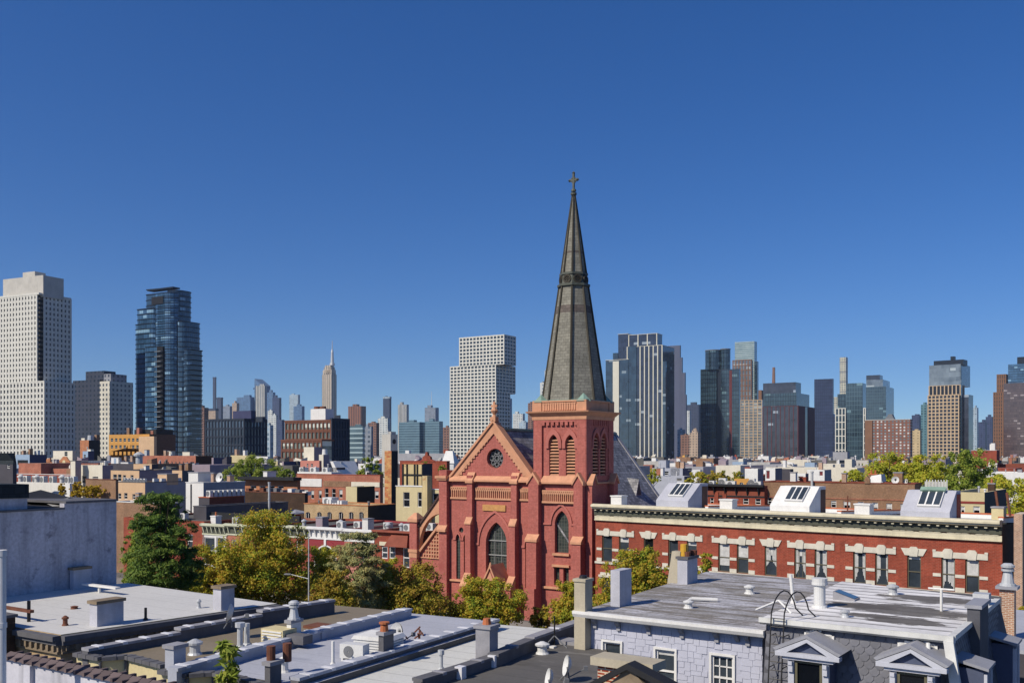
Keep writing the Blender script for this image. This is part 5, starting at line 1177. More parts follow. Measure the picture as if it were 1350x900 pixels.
    boxo('wall', M['bluewall'], T, -14, 0, -14, 0, 0, 13.05); m = MB(); m.box(-14,.05,-14,-2.6,13.05,13.13); m.box(-14,.05,-2.55,.05,13.3,13.4); m.build('coping', M['greypara'], T)
    boxo('raised_parapet', M['bluewall'], T, -.35, 0, -2.6, 0, 13.05, 13.3); boxo('roof', M['tar'], T, -13.6, -.4, -13.6, -.3, 13.0, 13.16)
    m = MB(); m.add([(-5,-3.9,13.15),(-.4,-3.9,13.16),(-.4,-.7,13.16),(-5,-.7,13.75)], [(0,1,2,3)]); m.build('sloping_roof', M['tar'], T)
    m = MB(); m.add([(-2.3,-2.2,13.3),(-.42,-2.9,13.18),(-.42,-1.1,13.18),(-2.3,-1.0,13.42)], [(0,1,2,3)]); m.build('felt_patch', M['mroof'], T)
    m = MB(); m.prism([(-14,13.1),(-4.15,13.1),(-4.15,14.15),(-14,14.3)], 'x', -7, -.25); bh = m.build('bulkhead', M['bluewall'], T); m = MB(); m.prism([(-14,13.75),(-4.1,13.6),(-4.1,14.2),(-14,14.35)], 'x', -7.1, -.2); m.build('felt_cap', M['slate_dark'], bh)
    # --- beige fronted house with the tan roof
    def front(h, pts, z, mat='beige'):
        q = [Q.roof(x, y, z) for x, y in pts]; m = MB(); c = MB(); t = MB()
        for p, r in zip(q, q[1:]):
            m.add([(p[0],p[1],0),(r[0],r[1],0),(r[0],r[1],z),(p[0],p[1],z)], [(0,1,2,3)]); c.wallseg(p, r, .3, z-.02, z+.1); k = max(1,int(math.hypot(r[0]-p[0],r[1]-p[1])/.42))
            for j in range(k): s = (j+.5)/k; x,y = p[0]+(r[0]-p[0])*s, p[1]+(r[1]-p[1])*s; L_ = math.hypot(r[0]-p[0],r[1]-p[1]); ux,uy = (r[0]-p[0])/L_*.05,(r[1]-p[1])/L_*.05; t.wallseg((x-ux,y-uy),(x+ux,y+uy),.325,z-.02,z+.112)
        m.build('front', M[mat], h.T); o = c.build('coping', M['greypara'], h.T); t.build('coping_moulding', M['greypara'], o)
        b = MB()
        for p in q[1:-1]: b.tube((p[0],p[1]-.05,0),(p[0],p[1]-.05,z-.05), .05)
        b.build('downpipe', M['greypara'], h.T)
    h2 = polyroof('stucco_row_house', 'beige stucco bay fronted house with bare tan gravel roof', Q, 9.0, [(102,859),(134,864.5),(168,862),(226,876),(540,806),(437,797)], 'tanroof', 'darkpara', G)
    front(h2, [(101,863),(134,869),(168,866.5),(217,879)], 9.05)
    parapet(h2, [(112,855),(234,833)], 9.3, .3, 'greypara', 'coping'); parapet(h2, [(234,828),(342,809.5)], 9.42, .3, 'greypara', 'coping'); parapet(h2, [(342,804.5),(438,790)], 9.55, .3, 'greypara', 'coping')
    parapet(h2, [(227,881),(330,853),(420,829.6)], 9.22, .34, 'lavpara', 'lavpara'); parapet(h2, [(420,829.6),(538,801.8)], 9.24, .34, 'lavpara', 'lavpara')
    chim_px(h2.T, Q, 9.0, 217.5, 229, 245, 884, 855, 'lavpara', 'coping'); a, b = Q.roof(229, 884, 9.0); o, e = chim_px(h2.T, Q, 9.0, 378, 383.5, 397, 846, 821, 'white', 'coping')
    m = cowl(None, 0, '', s=.55); m.v = [(x+(e[0]+e[1])/2, y+(e[2]+e[3])/2, z+e[4]+.08) for x,y,z in m.v]; m.build('metal_cowl', M['metal'], o)
    m = MB(); a, b = Q.roof(227, 853, 10.1); 
    put(mushroom, Q, 257, 862, 9.0, label='squat grey vent on the tan roof close to the front chimney', r=.17, ht=.5)
    put(pipe, Q, 316.5, 853, 9.0, label='nearer of two tall flue pipes standing on the tan roof', r=.1, ht=.72, cap=True, mat='metal'); put(pipe, Q, 325.5, 850, 9.0, label='farther of two tall flue pipes standing on the tan roof', r=.1, ht=.75, mat='metal')
    T = at(Fr(*Q.w(*Q.roof(344,846,9.0))[:2],29.5), 'rooftop_air_handler', 'louvred pale box with a dark duct on the tan roof', 'air conditioner', z=9.0); boxo('casing', M['beige'], T, 0, 1.0, 0, .7, 0, .48); boxo('duct', M['greypara'], T, 1.0, 1.8, .12, .6, .05, .34); m = MB()
    for i in range(4): m.box(.06,.94,-.03,.0,.08+i*.1,.13+i*.1)
    m.build('louvre', M['white'], T)
    put(lambda P, d, label: tag(boxo_loose('roof_hatch', 'rust', P, d, -.5, .5, 0, .8, 0, .1), label, 'hatch'), Q, 413, 829, 9.0, label='flat rusty hatch cover on the far end of the tan roof')
    Pd = Q.w(*Q.roof(308, 826, 9.42), 9.42); dish(Pd, 0, 'old satellite dish on a tripod bolted to the dark stepped parapet', r=.34, ht=.5, face=262)
    # --- pale blue roof
    h3 = polyroof('stucco_row_house', 'cream fronted house with a pale blue grey painted roof', Q, 8.9, [(216,883),(249,887),(283,884.5),(316,890),(400,905),(640,831),(634,816.5),(538,807.5)], 'lavroof', 'darkpara', G)
    front(h3, [(212,886),(249,891),(283,888.5),(313,895),(372,912)], 8.95)
    parapet(h3, [(388,893.5),(500,861)], 9.1, .3, 'greypara', 'lavpara'); parapet(h3, [(500,861),(653,815.5)], 9.1, .3, 'greypara', 'lavpara')
    o, e = chim_px(h3.T, Q, 8.9, 499, 505.5, 519, 868, 837, 'greypara', 'coping'); m = MB(); m.cyl((e[0]+e[1])/2,(e[2]+e[3])/2-.1,e[4]+.08,e[4]+.3,.14,.12,10); m.cyl((e[0]+e[1])/2,(e[2]+e[3])/2-.1,e[4]+.34,e[4]+.4,.17,None,10); m.build('pot', M['vent_clay'], o)
    o, e = chim_px(h3.T, Q, 8.9, 349, 356, 371, 905, 877, 'greypara', 'coping'); m = MB(); m.cyl((e[0]+e[1])/2-.1,e[2]+.25,e[4],e[4]+.5,.13,None,12); m.cyl((e[0]+e[1])/2+.1,e[2]+.7,e[4],e[4]+.52,.13,None,12); m.build('pot', M['rust'], o)
    put(mushroom, Q, 374, 885, 8.9, label='white capped vent behind the twin brown flues', r=.14, ht=.46, mat='white'); put(pipe, Q, 439, 876, 8.9, label='slim white pipe alone on the pale blue roof', r=.05, ht=.75, mat='white')
    P = Q.w(*Q.roof(463, 872, 8.9), 8.9); condenser(P, 22, 'white split condenser with a round fan on the pale blue roof', w=.85, d=.4, ht=.45)
    T = at(Fr(*Q.w(*Q.roof(466,858,8.9))[:2],24), 'louvred_skylight', 'white box with louvred sides behind the split condenser', 'skylight', z=8.9); boxo('casing', M['white'], T, 0, 1.35, 0, 1.0, 0, .42); m = MB()
    for i in range(4): m.box(1.36,1.4,.05,.95,.06+i*.09,.11+i*.09); m.box(.05,1.3,-.04,-.01,.06+i*.09,.11+i*.09)
    m.build('louvre', M['whitemetal'], T); m = MB(); m.prism([(-.06,.42),(1.41,.42),(1.3,.55),(.05,.55)], 'y', -.06, 1.06); m.build('lid', M['white'], T)
    dish(Q.w(*Q.roof(528, 847, 8.9), 8.9), 0, 'white satellite dish lying low behind the terracotta potted chimney', r=.4, ht=.35, face=230)
    m = MB(); k = random.Random(5)
    for i in range(7): x,y = k.uniform(-.6,.6),k.uniform(-.4,.4); m.tube((x,y,.03),(x+k.uniform(-.5,.5),y+k.uniform(-.3,.3),k.uniform(.05,.4)), .03)
    o = m.build('scrap_frame', M['rust']); o.location = Q.w(*Q.roof(536,840,8.9),8.9); tag(o, 'tangle of scrap metal frame beside the low dish', 'scrap')
    # --- white seamed roof
    h4 = polyroof('row_house', 'narrow house with a bright white roof of seamed sheets', Q, 8.7, [(400,914),(640,833),(656,822.5),(735,829.5),(700,842),(556,905)], 'whiteroof2', 'darkpara', G)
    parapet(h4, [(550,895),(607,878)], 8.9, .3, 'greypara', 'greypara', collar=3); parapet(h4, [(607,878),(650,864)], 8.9, .3, 'greypara', 'greypara', collar=3); parapet(h4, [(650,862),(698,842)], 9.0, .3, 'greypara', 'greypara', collar=3); parapet(h4, [(698,840),(762,818)], 9.05, .3, 'greypara', 'coping', collar=3)
    m = MB()
    for x, y in ((607,881),(650,866)): a, b = Q.roof(x, y, 8.9); m.box(a-.13,a+.13,b-.13,b+.13,8.3,8.98)
    m.build('parapet_pier', M['coping_w'], h4.T)
    o, e = chim_px(h4.T, Q, 8.7, 627, 645.5, 656.5, 872, 829, 'coping', 'coping'); m = MB(); m.cyl((e[0]+e[1])/2,(e[2]+e[3])/2,e[4]+.08,e[4]+.3,.15,.12,10); m.build('pot', M['vent_clay'], o)
    put(pipe, Q, 581.5, 882, 8.7, label='grey pipe with a collar on the white seamed roof', r=.06, ht=.5, cap=True, mat='metal')
    # --- dark grey roof
    h5 = polyroof('row_house', 'house with a worn dark grey roof, next to the lavender shingled one', Q, 8.6, [(552,908),(700,845),(760,823),(800,826),(800,930),(600,930)], 'darkroof', 'darkpara', G)
    put(mushroom, Q, 715, 861, 8.6, label='round white vent on the dark grey roof', r=.17, ht=.42, mat='whitemetal')
    a, b = Q.roof(731, 852, 8.6); T = at(Fr(*Q.w(a,b)[:2],29.5), 'antenna_mast', 'thin antenna mast on a splayed tripod on the dark grey roof', 'antenna', z=8.6); m = MB(); m.tube((0,0,0),(0,0,1.1),.03); m.build('mast', M['black'], T); m = MB()
    for t in (0,2.1,4.2): m.tube((.5*math.cos(t),.5*math.sin(t),0),(0,0,.4),.025)
    m.build('tripod', M['greymetal'], T); m = MB(); m.box(-.55,.12,-.3,-.05,0,.06); m.build('base_board', M['white'], T)
    put(lambda P, d, label: tag(boxo_loose('roof_hatch', 'coping', P, d, -.7, .7, 0, .8, 0, .12), label, 'hatch'), Q, 750, 850, 8.6, label='flat grey hatch near the beige chimney pier on the dark roof')
    dish(Q.w(*Q.roof(753, 898, 8.6), 8.6), 0, 'white dish seen edge on against the beige chimney pier', r=.33, ht=.5, face=262); dish(Q.w(*Q.roof(729, 912, 8.6), 8.6), 0, 'white dish cut by the bottom edge on the dark grey roof', r=.3, ht=.42, face=262)
def boxo_loose(name, mat, P, deg, *b):
    o = boxo(name, M[mat], None, *b); o.location = P; o.rotation_euler = (0,0,-R(deg)); return o
M['oldstone'] = plain('sooty_stone_bracket', '#7d6f5c', var=.3, scale=2)
left_side()

def right_side():
    Rf = corner(762, 806, 9.9, 34.5); zE = 9.9; W = 6.72; D = 13.5
    T = at(Rf, 'shingled_house', 'house with a lavender shingled wall, grey flat roof and white gutter', 'row house', 'near pair of houses below the tenements')
    wf = .35; zbot = 6.2
    wins = [(796,819,846,872,{'blind':.0}), (865,890.5,856,905,{'ac':True,'blind':.1}), (938.5,967,864,906,{'grid':(3,4)})]
    holes = []; ws = []
    for x0,x1,y0,y1,kw in wins:
        a0,a1 = Rf.front(x0,600,wf)[0], Rf.front(x1,600,wf)[0]; z1 = Rf.front((x0+x1)/2,y0,wf)[1]; z0_ = z1-1.45
        holes.append(rect(a0,a1,z0_,z1)); ws.append((a0,a1,z0_,z1,kw))
    m = MB(); facade(m, rect(.1,W-.1,0,zE-.12), holes, FRONT(wf), .2)
    m.poly([(W-.1,wf,0),(W-.1,D,0),(W-.1,D,zE-.1),(W-.1,wf,zE-.1)]); m.poly([(.1,wf,0),(-.9,D,0),(-.9,D,zE-.1),(.1,wf,zE-.1)]); m.poly([(-.9,D,0),(W-.1,D,0),(W-.1,D,zE-.1),(-.9,D,zE-.1)])
    wl = m.build('wall', M['lavshingle'], T)
    k = random.Random(3); s = MB(); rowh = .21; z = zbot
    while z < zE-.15:
        x = .12-k.uniform(0,.3)
        while x < W-.12:
            w = k.choice((.22,.3,.38)); x1 = min(x+w-.012, W-.11); x0 = max(x, .11); dz = k.choice((0,0,.055,-.04)); za, zb_ = z+dz, min(z+rowh+.05, zE-.14)
            if x1-x0 > .05 and not any(h[0][0]-.06 < x1 and h[1][0]+.06 > x0 and h[0][1]-.05 < zb_ and h[2][1]+.06 > za for h in holes):
                s.loft([(x0,wf-.028,za),(x1,wf-.028,za),(x1,wf-.005,za),(x0,wf-.005,za)], [(x0,wf-.012,zb_),(x1,wf-.012,zb_),(x1,wf-.004,zb_),(x0,wf-.004,zb_)])
            x += w
        z += rowh
    s.build('shingle', M['lavshingle'], wl)
    for a0,a1,z0_,z1,kw in ws: window(T, FRONT(wf), a0,a1,z0_,z1, **{'d':.08,'frame':'white','pane':'clearglass','t':.06,**kw})
    m = MB()
    for a0,a1,z0_,z1,kw in ws: m.box(a0-.07,a0,wf-.07,wf,z0_,z1+.07); m.box(a1,a1+.07,wf-.07,wf,z0_,z1+.07); m.box(a0,a1,wf-.07,wf,z1,z1+.07)
    m.build('window_casing_moulding', M['white'], T)
    r = MB(); r.poly([(0,.0,zE),(W,.0,zE),(W,D,zE),(-.9,D,zE)]); rf = r.build('roof', M['greyroof'], T)
    g = MB(); g.prism([(-.16,zE+.05),(-.16,zE-.05),(-.1,zE-.16),(.02,zE-.2),(.02,zE-.01),(.06,zE+.05)], 'x', -.15, W+.1); g.build('gutter', M['white'], T)
    g = MB(); g.box(.05, W, .02, wf, zE-.16, zE-.03); g.box(.08, W-.08, wf-.05, wf-.002, zE-.34, zE-.16); g.build('soffit_moulding', M['lavshingle'], T)
    for i, px in enumerate((781,812,852,896,942,983)):
        a = Rf.front(px, 600, .1)[0]; b = MB(); b.prism([(.06,zE-.17),(wf-.01,zE-.17),(wf-.01,zE-.56),(wf-.1,zE-.56),(wf-.1,zE-.42),(.12,zE-.3)], 'x', a-.07, a+.07)
        if i == 5: b.prism([(.06,zE-.17),(wf-.01,zE-.17),(wf-.01,zE-.5),(.12,zE-.3)], 'x', a-.42, a-.28)
        b.build('eaves_bracket', M['bracketgrey'], T)
    g = MB(); a = Rf.front(770.5,600,.2)[0]; g.tube((a,.22,0),(a,.22,zE-.25), .055, n=10); g.build('downpipe', M['white'], T)
    # beige pier, chimneys, vents
    m = MB(); a0,a1 = Rf.front(757,600,-.1)[0], Rf.front(771.3,600,-.1)[0]; zt = Rf.front(771,767,-.1)[1]; m.box(a0,a1,-.1,.42,0,zt); c = m.build('chimney', M['pier'], T, label='slim beige chimney pier rising at the house corner'); boxo('cap', M['pier'], c, a0-.04,a1+.04,-.14,.46,zt,zt+.1); m = MB(); m.cyl((a0+a1)/2,.15,zt+.1,zt+.2,.15,.13,10); m.build('pot', M['black'], c)
    chim_px(T, Rf, zE, 805, 817, 832.5, 800, 752, 'chimwhite', None, label='white brick chimney near the front of the roof')
    o, e = chim_px(T, Rf, zE, 893, 906, 919.5, 770, 737, 'chimwhite', 'greypara', label='white chimney with yellow and dark pots at the back of the roof')
    m = MB(); m.cyl(e[0]+.15,e[2]+.35,e[4]+.05,e[4]+.62,.17,.15,10); m.build('pot', M['yellowclay'], o); m = MB(); m.cyl(e[1]-.15,e[2]+.35,e[4]+.05,e[4]+.3,.14,.16,10); m.cyl(e[1]-.1,e[2]+.9,e[4]+.05,e[4]+.32,.14,.16,10); m.build('pot', M['rust'], o)
    a, b = Rf.roof(893, 769, zE); m = MB(); zt = Rf.front(890,726,b+.3)[1]; m.loft([(a-.55,b+.1,zE-.2),(a-.05,b+.1,zE-.2),(a-.05,b+.6,zE-.2),(a-.55,b+.6,zE-.2)], [(a-.35,b+.2,zt),(a+.05,b+.2,zt),(a+.05,b+.6,zt),(a-.35,b+.6,zt)]); m.build('chimney', M['pier'], T, label='beige leaning pier behind the white chimney')
    put(mushroom, Rf, 907.5, 801, zE, label='squat white vent in the middle of the grey flat roof', r=.13, ht=.3, mat='whitemetal'); put(mushroom, Rf, 988, 782, zE, label='white vent towards the back of the grey flat roof', r=.15, ht=.36, mat='whitemetal')
    a, b = Rf.roof(912, 792, zE); a2, b2 = Rf.roof(946, 793, zE); m = MB(); m.tube((a,b,zE+.1),(a2,b2,zE+.08), .07, n=10); m.tube((a,b,zE+.1),(a-.1,b-.2,zE), .06); o = m.build('loose_pipe', M['whitemetal']); o.location = Rf.w(0,0); o.rotation_euler = (0,0,-R(34.5)); tag(o, 'white pipe lying on the grey flat roof behind a vent', 'pipe')
    # --- slate mansard
    zM = 10.35; a0, a1 = 6.85, 12.2; e0 = -.27
    T2 = at(Rf, 'mansard_house', 'house with grey slate mansard front, two pedimented dormers and a silver roof', 'row house', 'near pair of houses below the tenements')
    zl = 6.6; lean = .16
    fb = lambda z: .05-(zM-.15-z)*lean    # mansard face plane (b at height z)
    m = MB(); m.add([(a0,fb(zl),zl),(a1+.55,fb(zl),zl),(a1,fb(zM-.15),zM-.15),(a0,fb(zM-.15),zM-.15)], [(0,1,2,3)]); m.add([(a1+.55,fb(zl),zl),(a1+.75,9.5,zl),(a1+.05,9,zM-.15),(a1,fb(zM-.15),zM-.15)], [(0,1,2,3)])
    m.box(a0,a1+.5,.3,9.5,0,zl); m.poly([(a0,.1,zl),(a0,10,zl),(a0,10,zM),(a0,.1,zM)]); m.poly([(a0,9.6,0),(a1+.1,9.2,0),(a1+.1,9.2,zM),(a0,9.6,zM)])
    wl = m.build('wall', M['slatebase'], T2)
    s = MB(); hw, hh = .3, .3; r_ = 0; z = zl
    def hexrow(P, u0, u1, off):
        x = u0+off
        while x < u1-.02:
            xa, xb = x, min(x+hw-.012, u1); xm = (xa+xb)/2
            if xb-xa > .1: P(xa, xb, xm)
            x += hw
    while z < zM-.2:
        def P(xa, xb, xm, z=z):
            zt, zc, zb = min(z+hh*.95, zM-.16), z+hh*.32, z
            pts = [(xm-(xb-xa)*.22,zb),(xm+(xb-xa)*.22,zb),(xb,zc),(xb,zt),(xa,zt),(xa,zc)]
            s.add([(x,fb(v)-(.035 if v < z+hh*.5 else .008),v) for x,v in pts], [(0,1,2,3,4,5)]); 
        hexrow(P, a0+.03, a1+.5*(1-(z-zl)/(zM-zl)), 0 if r_%2 else hw/2); r_ += 1; z += hh*.66
    s.build('slate_shingle', M['hexslate'], wl, fix=False)
    s = MB(); r_ = 0; z = zl
    sx = lambda z: a1+.02+(zM-.15-z)*.155
    while z < zM-.2:
        def P(ya, yb, ym, z=z):
            zt, zc, zb = min(z+hh*.95, zM-.16), z+hh*.32, z
            pts = [(ym-(yb-ya)*.22,zb),(ym+(yb-ya)*.22,zb),(yb,zc),(yb,zt),(ya,zt),(ya,zc)]
            s.add([(sx(v)+(.035 if v < z+hh*.5 else .008),y,v) for y,v in pts], [(0,1,2,3,4,5)])
        hexrow(P, fb(z)+.05, 8.8, 0 if r_%2 else hw/2); r_ += 1; z += hh*.66
    s.build('slate_shingle', M['hexslate'], wl, fix=False)
    r = MB(); r.poly([(a0-.1,e0+.02,zM),(a1+.1,e0+.02,zM),(a1+.15,8.3,zM),(11.2,8.7,zM),(a0-.5,10.2,zM)]); rf2 = r.build('roof', M['silverroof'], T2)
    g = MB(); g.prism([(e0-.05,zM+.05),(e0-.05,zM-.1),(e0+.1,zM-.18),(.04,zM-.18),(.04,zM-.01),(e0+.06,zM+.05)], 'x', a0-.12, a1+.15); g.prism([(a1+.18,zM+.05),(a1+.18,zM-.1),(a1-.02,zM-.16),(a1-.02,zM+.04)], 'y', e0+.1, 8.3); g.build('gutter', M['whitegutter'], T2)
    g = MB(); p0 = (a1+.12,e0,zM-.15); g.tube((a1-.5,e0-.1,zM-.2),(a1-.45,e0-.25,zM-.55), .06, n=8); g.tube((a1-.45,e0-.25,zM-.55),(a1-.05,e0-.3,zM-.62), .06, n=8)
    g.loft([(a1-.1,e0-.12,zM-.1),(a1+.16,e0-.12,zM-.1),(a1+.16,e0+.06,zM-.1),(a1-.1,e0+.06,zM-.1)], [(a1+.5,fb(zl)-.3,zl),(a1+.8,fb(zl)-.3,zl),(a1+.8,fb(zl)-.1,zl),(a1+.5,fb(zl)-.1,zl)]); g.build('downpipe', M['whitegutter'], T2)
    # dormers
    for i, (x0,x1,ya,yl,dc) in enumerate(((1020,1106,840.5,862,1064),(1155,1250,853.5,876,1201))):
        bf = -1.05; A0,A1,ac = Rf.front(x0,600,bf)[0], Rf.front(x1,600,bf)[0], Rf.front(dc,600,bf)[0]; zap = Rf.front(dc,ya,bf)[1]; w = .5*(A1-A0)*.88; zev = zap-.44
        dm = MB(); dm.box(ac-w*.72, ac+w*.72, bf+.22, .6, zev-2.2, zev-.02); d = dm.build('dormer', M['dormerblue'], T2)
        q = MB(); q.prism([(ac-w-.08,zev),(ac,zap),(ac,zap+.09),(ac-w-.16,zev+.06)], 'y', bf-.08, .5); q.prism([(ac+w+.08,zev),(ac,zap),(ac,zap+.09),(ac+w+.16,zev+.06)], 'y', bf-.08, .5); dr = q.build('dormer_roof', M['leadgrey'], d)
        q = MB(); q.prism([(ac-w+.02,zev-.03),(ac+w-.02,zev-.03),(ac,zap-.02)], 'y', bf+.12, bf+.3, 1)
        for sg in (-1,1): q.prism([(ac+sg*(w+.12),zev-.04),(ac,zap-.02),(ac,zap-.13),(ac+sg*(w-.25),zev-.04)], 'y', bf-.06, bf+.14)
        q.box(ac-w-.1, ac+w+.1, bf-.07, bf+.24, zev-.16, zev-.04); q.box(ac-w+.1, ac+w-.1, bf+.02, bf+.24, zev-.26, zev-.16)
        q.build('pediment_moulding', [M['dormerpaint'], M['dormerblue']], d)
        for sg in (-1,1):
            q = MB(); xc = ac+sg*w*.6; q.box(xc-.09, xc+.09, bf+.08, bf+.24, zev-2.2, zev-.26); q.box(xc-.07, xc+.07, bf+.0, bf+.1, zev-.62, zev-.3); q.box(xc-.06, xc+.06, bf-.03, bf+.1, zev-.42, zev-.3); q.build('bracket', M['dormerpaint'], d)
        window(T2, FRONT(bf+.1), ac-w*.47, ac+w*.47, zev-1.9, zev-.28, d=.08, frame='oldsash', pane='darkglass', t=.07, blind=.0)
        q = MB(); kk = random.Random(i)
        for j in range(9): x = ac+kk.uniform(-.7,.7)*w; q.box(x-.1, x+.1, fb(zap)-.12, fb(zap)+.02, zap-.12-abs(x-ac)*.35, zap+.1-abs(x-ac)*.35)
        q.build('flashing_cement_moulding', M['white'], d)
    # side dormers
    for (px,py,dd,zz) in ((1303,873,1.5,9.45),(1340,842,4.2,9.35)):
        b = Rf.side(px, py, a1+.9)[0]; zt = Rf.side(px, py, a1+.9)[1]
        q = MB(); q.box(a1+.1, a1+.85, b-.5, b+.5, zt-2.2, zt-.12); d = q.build('dormer', M['dormerblue'], T2, label='small side dormer with a lead lean-to roof'); q = MB(); q.prism([(a1+.05,zt+.08),(a1+1.0,zt-.14),(a1+1.0,zt-.06),(a1+.05,zt+.16)], 'y', b-.62, b+.62); q.build('dormer_roof', M['leadgrey'], d)
        q = MB(); q.box(a1+.85, a1+.94, b+.3, b+.48, zt-2.2, zt-.25); q.box(a1+.85, a1+.94, b-.48, b-.3, zt-2.2, zt-.25); q.build('post_moulding', M['dormerpaint'], d)
    # chimneys
    chim_px(T2, Rf, zM-2.5, 1275, 1292, 1303, 862, 802, 'slatebase', 'leadgrey', label='slate hung chimney slab at the edge of the silver roof', b0=2.6)
    N = atD(1337, 40, 34.5); T3 = at(N, 'row_house', 'low house at the right edge with a tan brick chimney and metal cowl', 'row house', 'near pair of houses below the tenements')
    zc = N.front(1337, 777)[1]; w = -N.front(1317.5,600)[0]; boxo('wall', M['darkstucco'], T3, -1.6, 9, -2, 9, 0, 7.6); rr = boxo('roof', M['lavroof'], T3, -1.6, 9, -2, 9, 7.602, 7.75); c = boxo('chimney', M['chimbrick'], T3, -w, 0, 0, .6, 7.7, zc); boxo('cap', M['leadgrey'], c, -w-.14, .14, -.14, .74, zc, zc+.12)
    m = cowl(None, 0, '', s=.78); m.v = [(x-w/2, y+.3, z+zc+.12) for x,y,z in m.v]; m.build('metal_cowl', M['metal'], c)
    # roof things
    def on(fn, px, py, **k): return put(fn, Rf, px, py, zM, **k)
    def stack(P, deg, label): m = MB(); m.cyl(0,0,-.03,.08,.28,.24,16); m.cyl(0,0,.05,.78,.19,None,16); m.cyl(0,0,.76,.84,.26,None,16); m.cyl(0,0,.84,.98,.24,.26,16); o = m.build('flue_stack', M['whitemetal']); o.location = P; return tag(o, label, 'flue')
    on(stack, 1080.5, 800, label='wide galvanised flue stack standing on the silver roof')
    on(pipe, 1046, 794, label='tall white pipe leaning at the edge of the silver roof', r=.06, ht=.98, mat='white', lean=(-.1,0)); on(mushroom, 1114, 813, label='short capped vent near the slate eave', r=.1, ht=.25); on(mushroom, 1177, 783, label='galvanised vent towards the back of the silver roof', r=.15, ht=.38)
    T4 = at(Fr(*Rf.w(*Rf.roof(1241,805,zM))[:2],34.5), 'vent_pipe', 'thin white T topped pipe beside the dark roof puddles', 'vent pipe', z=zM); m = MB(); m.tube((0,0,0),(0,0,.72),.045,n=8); m.build('riser', M['white'], T4); m = MB(); m.tube((-.4,0,.72),(.4,0,.72),.035); m.build('cross_pipe', M['white'], T4)
    on(lambda P, d, label: tag(boxo_loose('roof_box', 'metal', P, d, -.3, .2, 0, .5, 0, .42), label, 'metal box'), 1295, 799, label='small galvanised box by the slate hung chimney slab')
    T5 = at(Fr(*Rf.w(*Rf.roof(1098,790,zM))[:2],34.5), 'roof_skylight', 'low blue glazed skylight behind the wide flue stack', 'skylight', z=zM); m = MB(); m.prism([(0,0),(.75,0),(.75,.06),(0,.3)], 'y', 0, .7); m.build('curb', M['coping'], T5); m = MB(); m.add([(.05,.06,.295),(.72,.06,.085),(.72,.64,.085),(.05,.64,.295)], [(0,1,2,3)]); m.build('pane', M['skypane'], T5)
    T6 = at(Fr(*Rf.w(*Rf.roof(1021,805,zM))[:2],34.5), 'skylight_frame', 'white pyramid skylight frame beside the black ladder', 'skylight', z=zM); m = MB(); ap = (0.0,.4,.3)
    for q in ((-.6,-.1,0),(.6,-.1,0),(.6,.9,0),(-.6,.9,0)): m.tube(q, ap, .035)
    m.build('frame', M['white'], T6)
    # ladder
    T7 = at(Rf, 'roof_ladder', 'black iron ladder with hooked handrails against the slate mansard', 'ladder'); m = MB(); bl = e0-.14
    aa = [Rf.front(x,600,bl)[0] for x in (1017,1034)]
    for a in aa: m.tube((a,bl-.55,zl),(a,bl,zM+.25), .022); pts = [(a,bl,zM+.25)]+[(a+.12*t, bl+.62*(1-math.cos(t))/1.0*.95, zM+.25+.62*math.sin(t)) for t in [math.pi*i/8 for i in range(1,9)]]; pts.append((a+.5,bl+1.5,zM)); m.path(pts, .022)
    m.build('rail', M['black'], T7); m = MB(); z = zl+.2
    while z < zM+.2: b = bl-.55*(zM+.25-z)/(zM+.25-zl); m.tube((aa[0],b,z),(aa[1],b,z), .014); z += .26
    m.build('rung', M['black'], T7); m = MB()
    for z in (zM-.45, zM-1.4): b = bl-.55*(zM+.25-z)/(zM+.25-zl); m.tube((aa[0],b,z),(aa[0],fb(z),z), .015); m.tube((aa[1],b,z),(aa[1],fb(z),z), .015)
    m.build('standoff_bracket', M['black'], T7)
    # --- dark gable and brick chimney poking up from the bottom edge
    B = atD(858, 24.5, 34.5); T8 = at(B, 'gabled_house', 'black tarred gable with a stone capped brick chimney, cut by the bottom edge', 'row house')
    zt = B.front(850,884)[1]; w = -B.front(790,600)[0]+.05; boxo('wall', M['darkstucco'], T8, -3, 1.2, .9, 3, 0, zt-1.4)
    c = boxo('chimney', M['chimbrickred'], T8, -w, -.02, 0, .5, 6, zt); boxo('cap', M['pier'], c, -w-.14, .12, -.14, .62, zt, zt+.22)
    bf = -.75; ap, zap = B.front(826,874,bf); m = MB()
    for x in (768,884):
        q, zq = B.front(x, 904, bf); dx = q-ap; m.prism([(ap,zap),(ap,zap-.16),(q+dx*.6,zap-.16-(zap-zq)*1.6),(q+dx*.6,zap-(zap-zq)*1.6)], 'y', bf, bf+.45)
    m.build('roof', M['tar'], T8); m = MB(); q0, q1 = B.front(790,900,bf)[0], B.front(862,900,bf)[0]; zq = B.front(826,935,bf)[1]; m.prism([(q0-.4,zq),(q1+.4,zq),(ap,zap-.1)], 'y', bf+.12, bf+.3); m.box(q0-.4,q1+.4,bf+.13,-.05,0,zq); m.build('gable_wall', M['oldstone'], T8)
M['lavshingle'] = plain('lavender_shingle_paint', '#aeb1bf', .7, var=.08, scale=1.2, fine=.05, streak=.08); M['bracketgrey'] = plain('grey_bracket_paint', '#8f9096', var=.2, scale=4)
M['slatebase'] = plain('tarred_slate', '#4f5056', var=.2, scale=1.5, streak=.2); M['hexslate'] = island('hexagonal_slate', '#5b5d66', .2, .6, .4); M['dormerblue'] = plain('shade_blue_grey_paint', '#4a5268', var=.12); M['dormerpaint'] = plain('pale_blue_grey_paint', '#b4b7c0', var=.1, scale=2)  # dormerblue: dark tone carries the shade on the dormer fronts
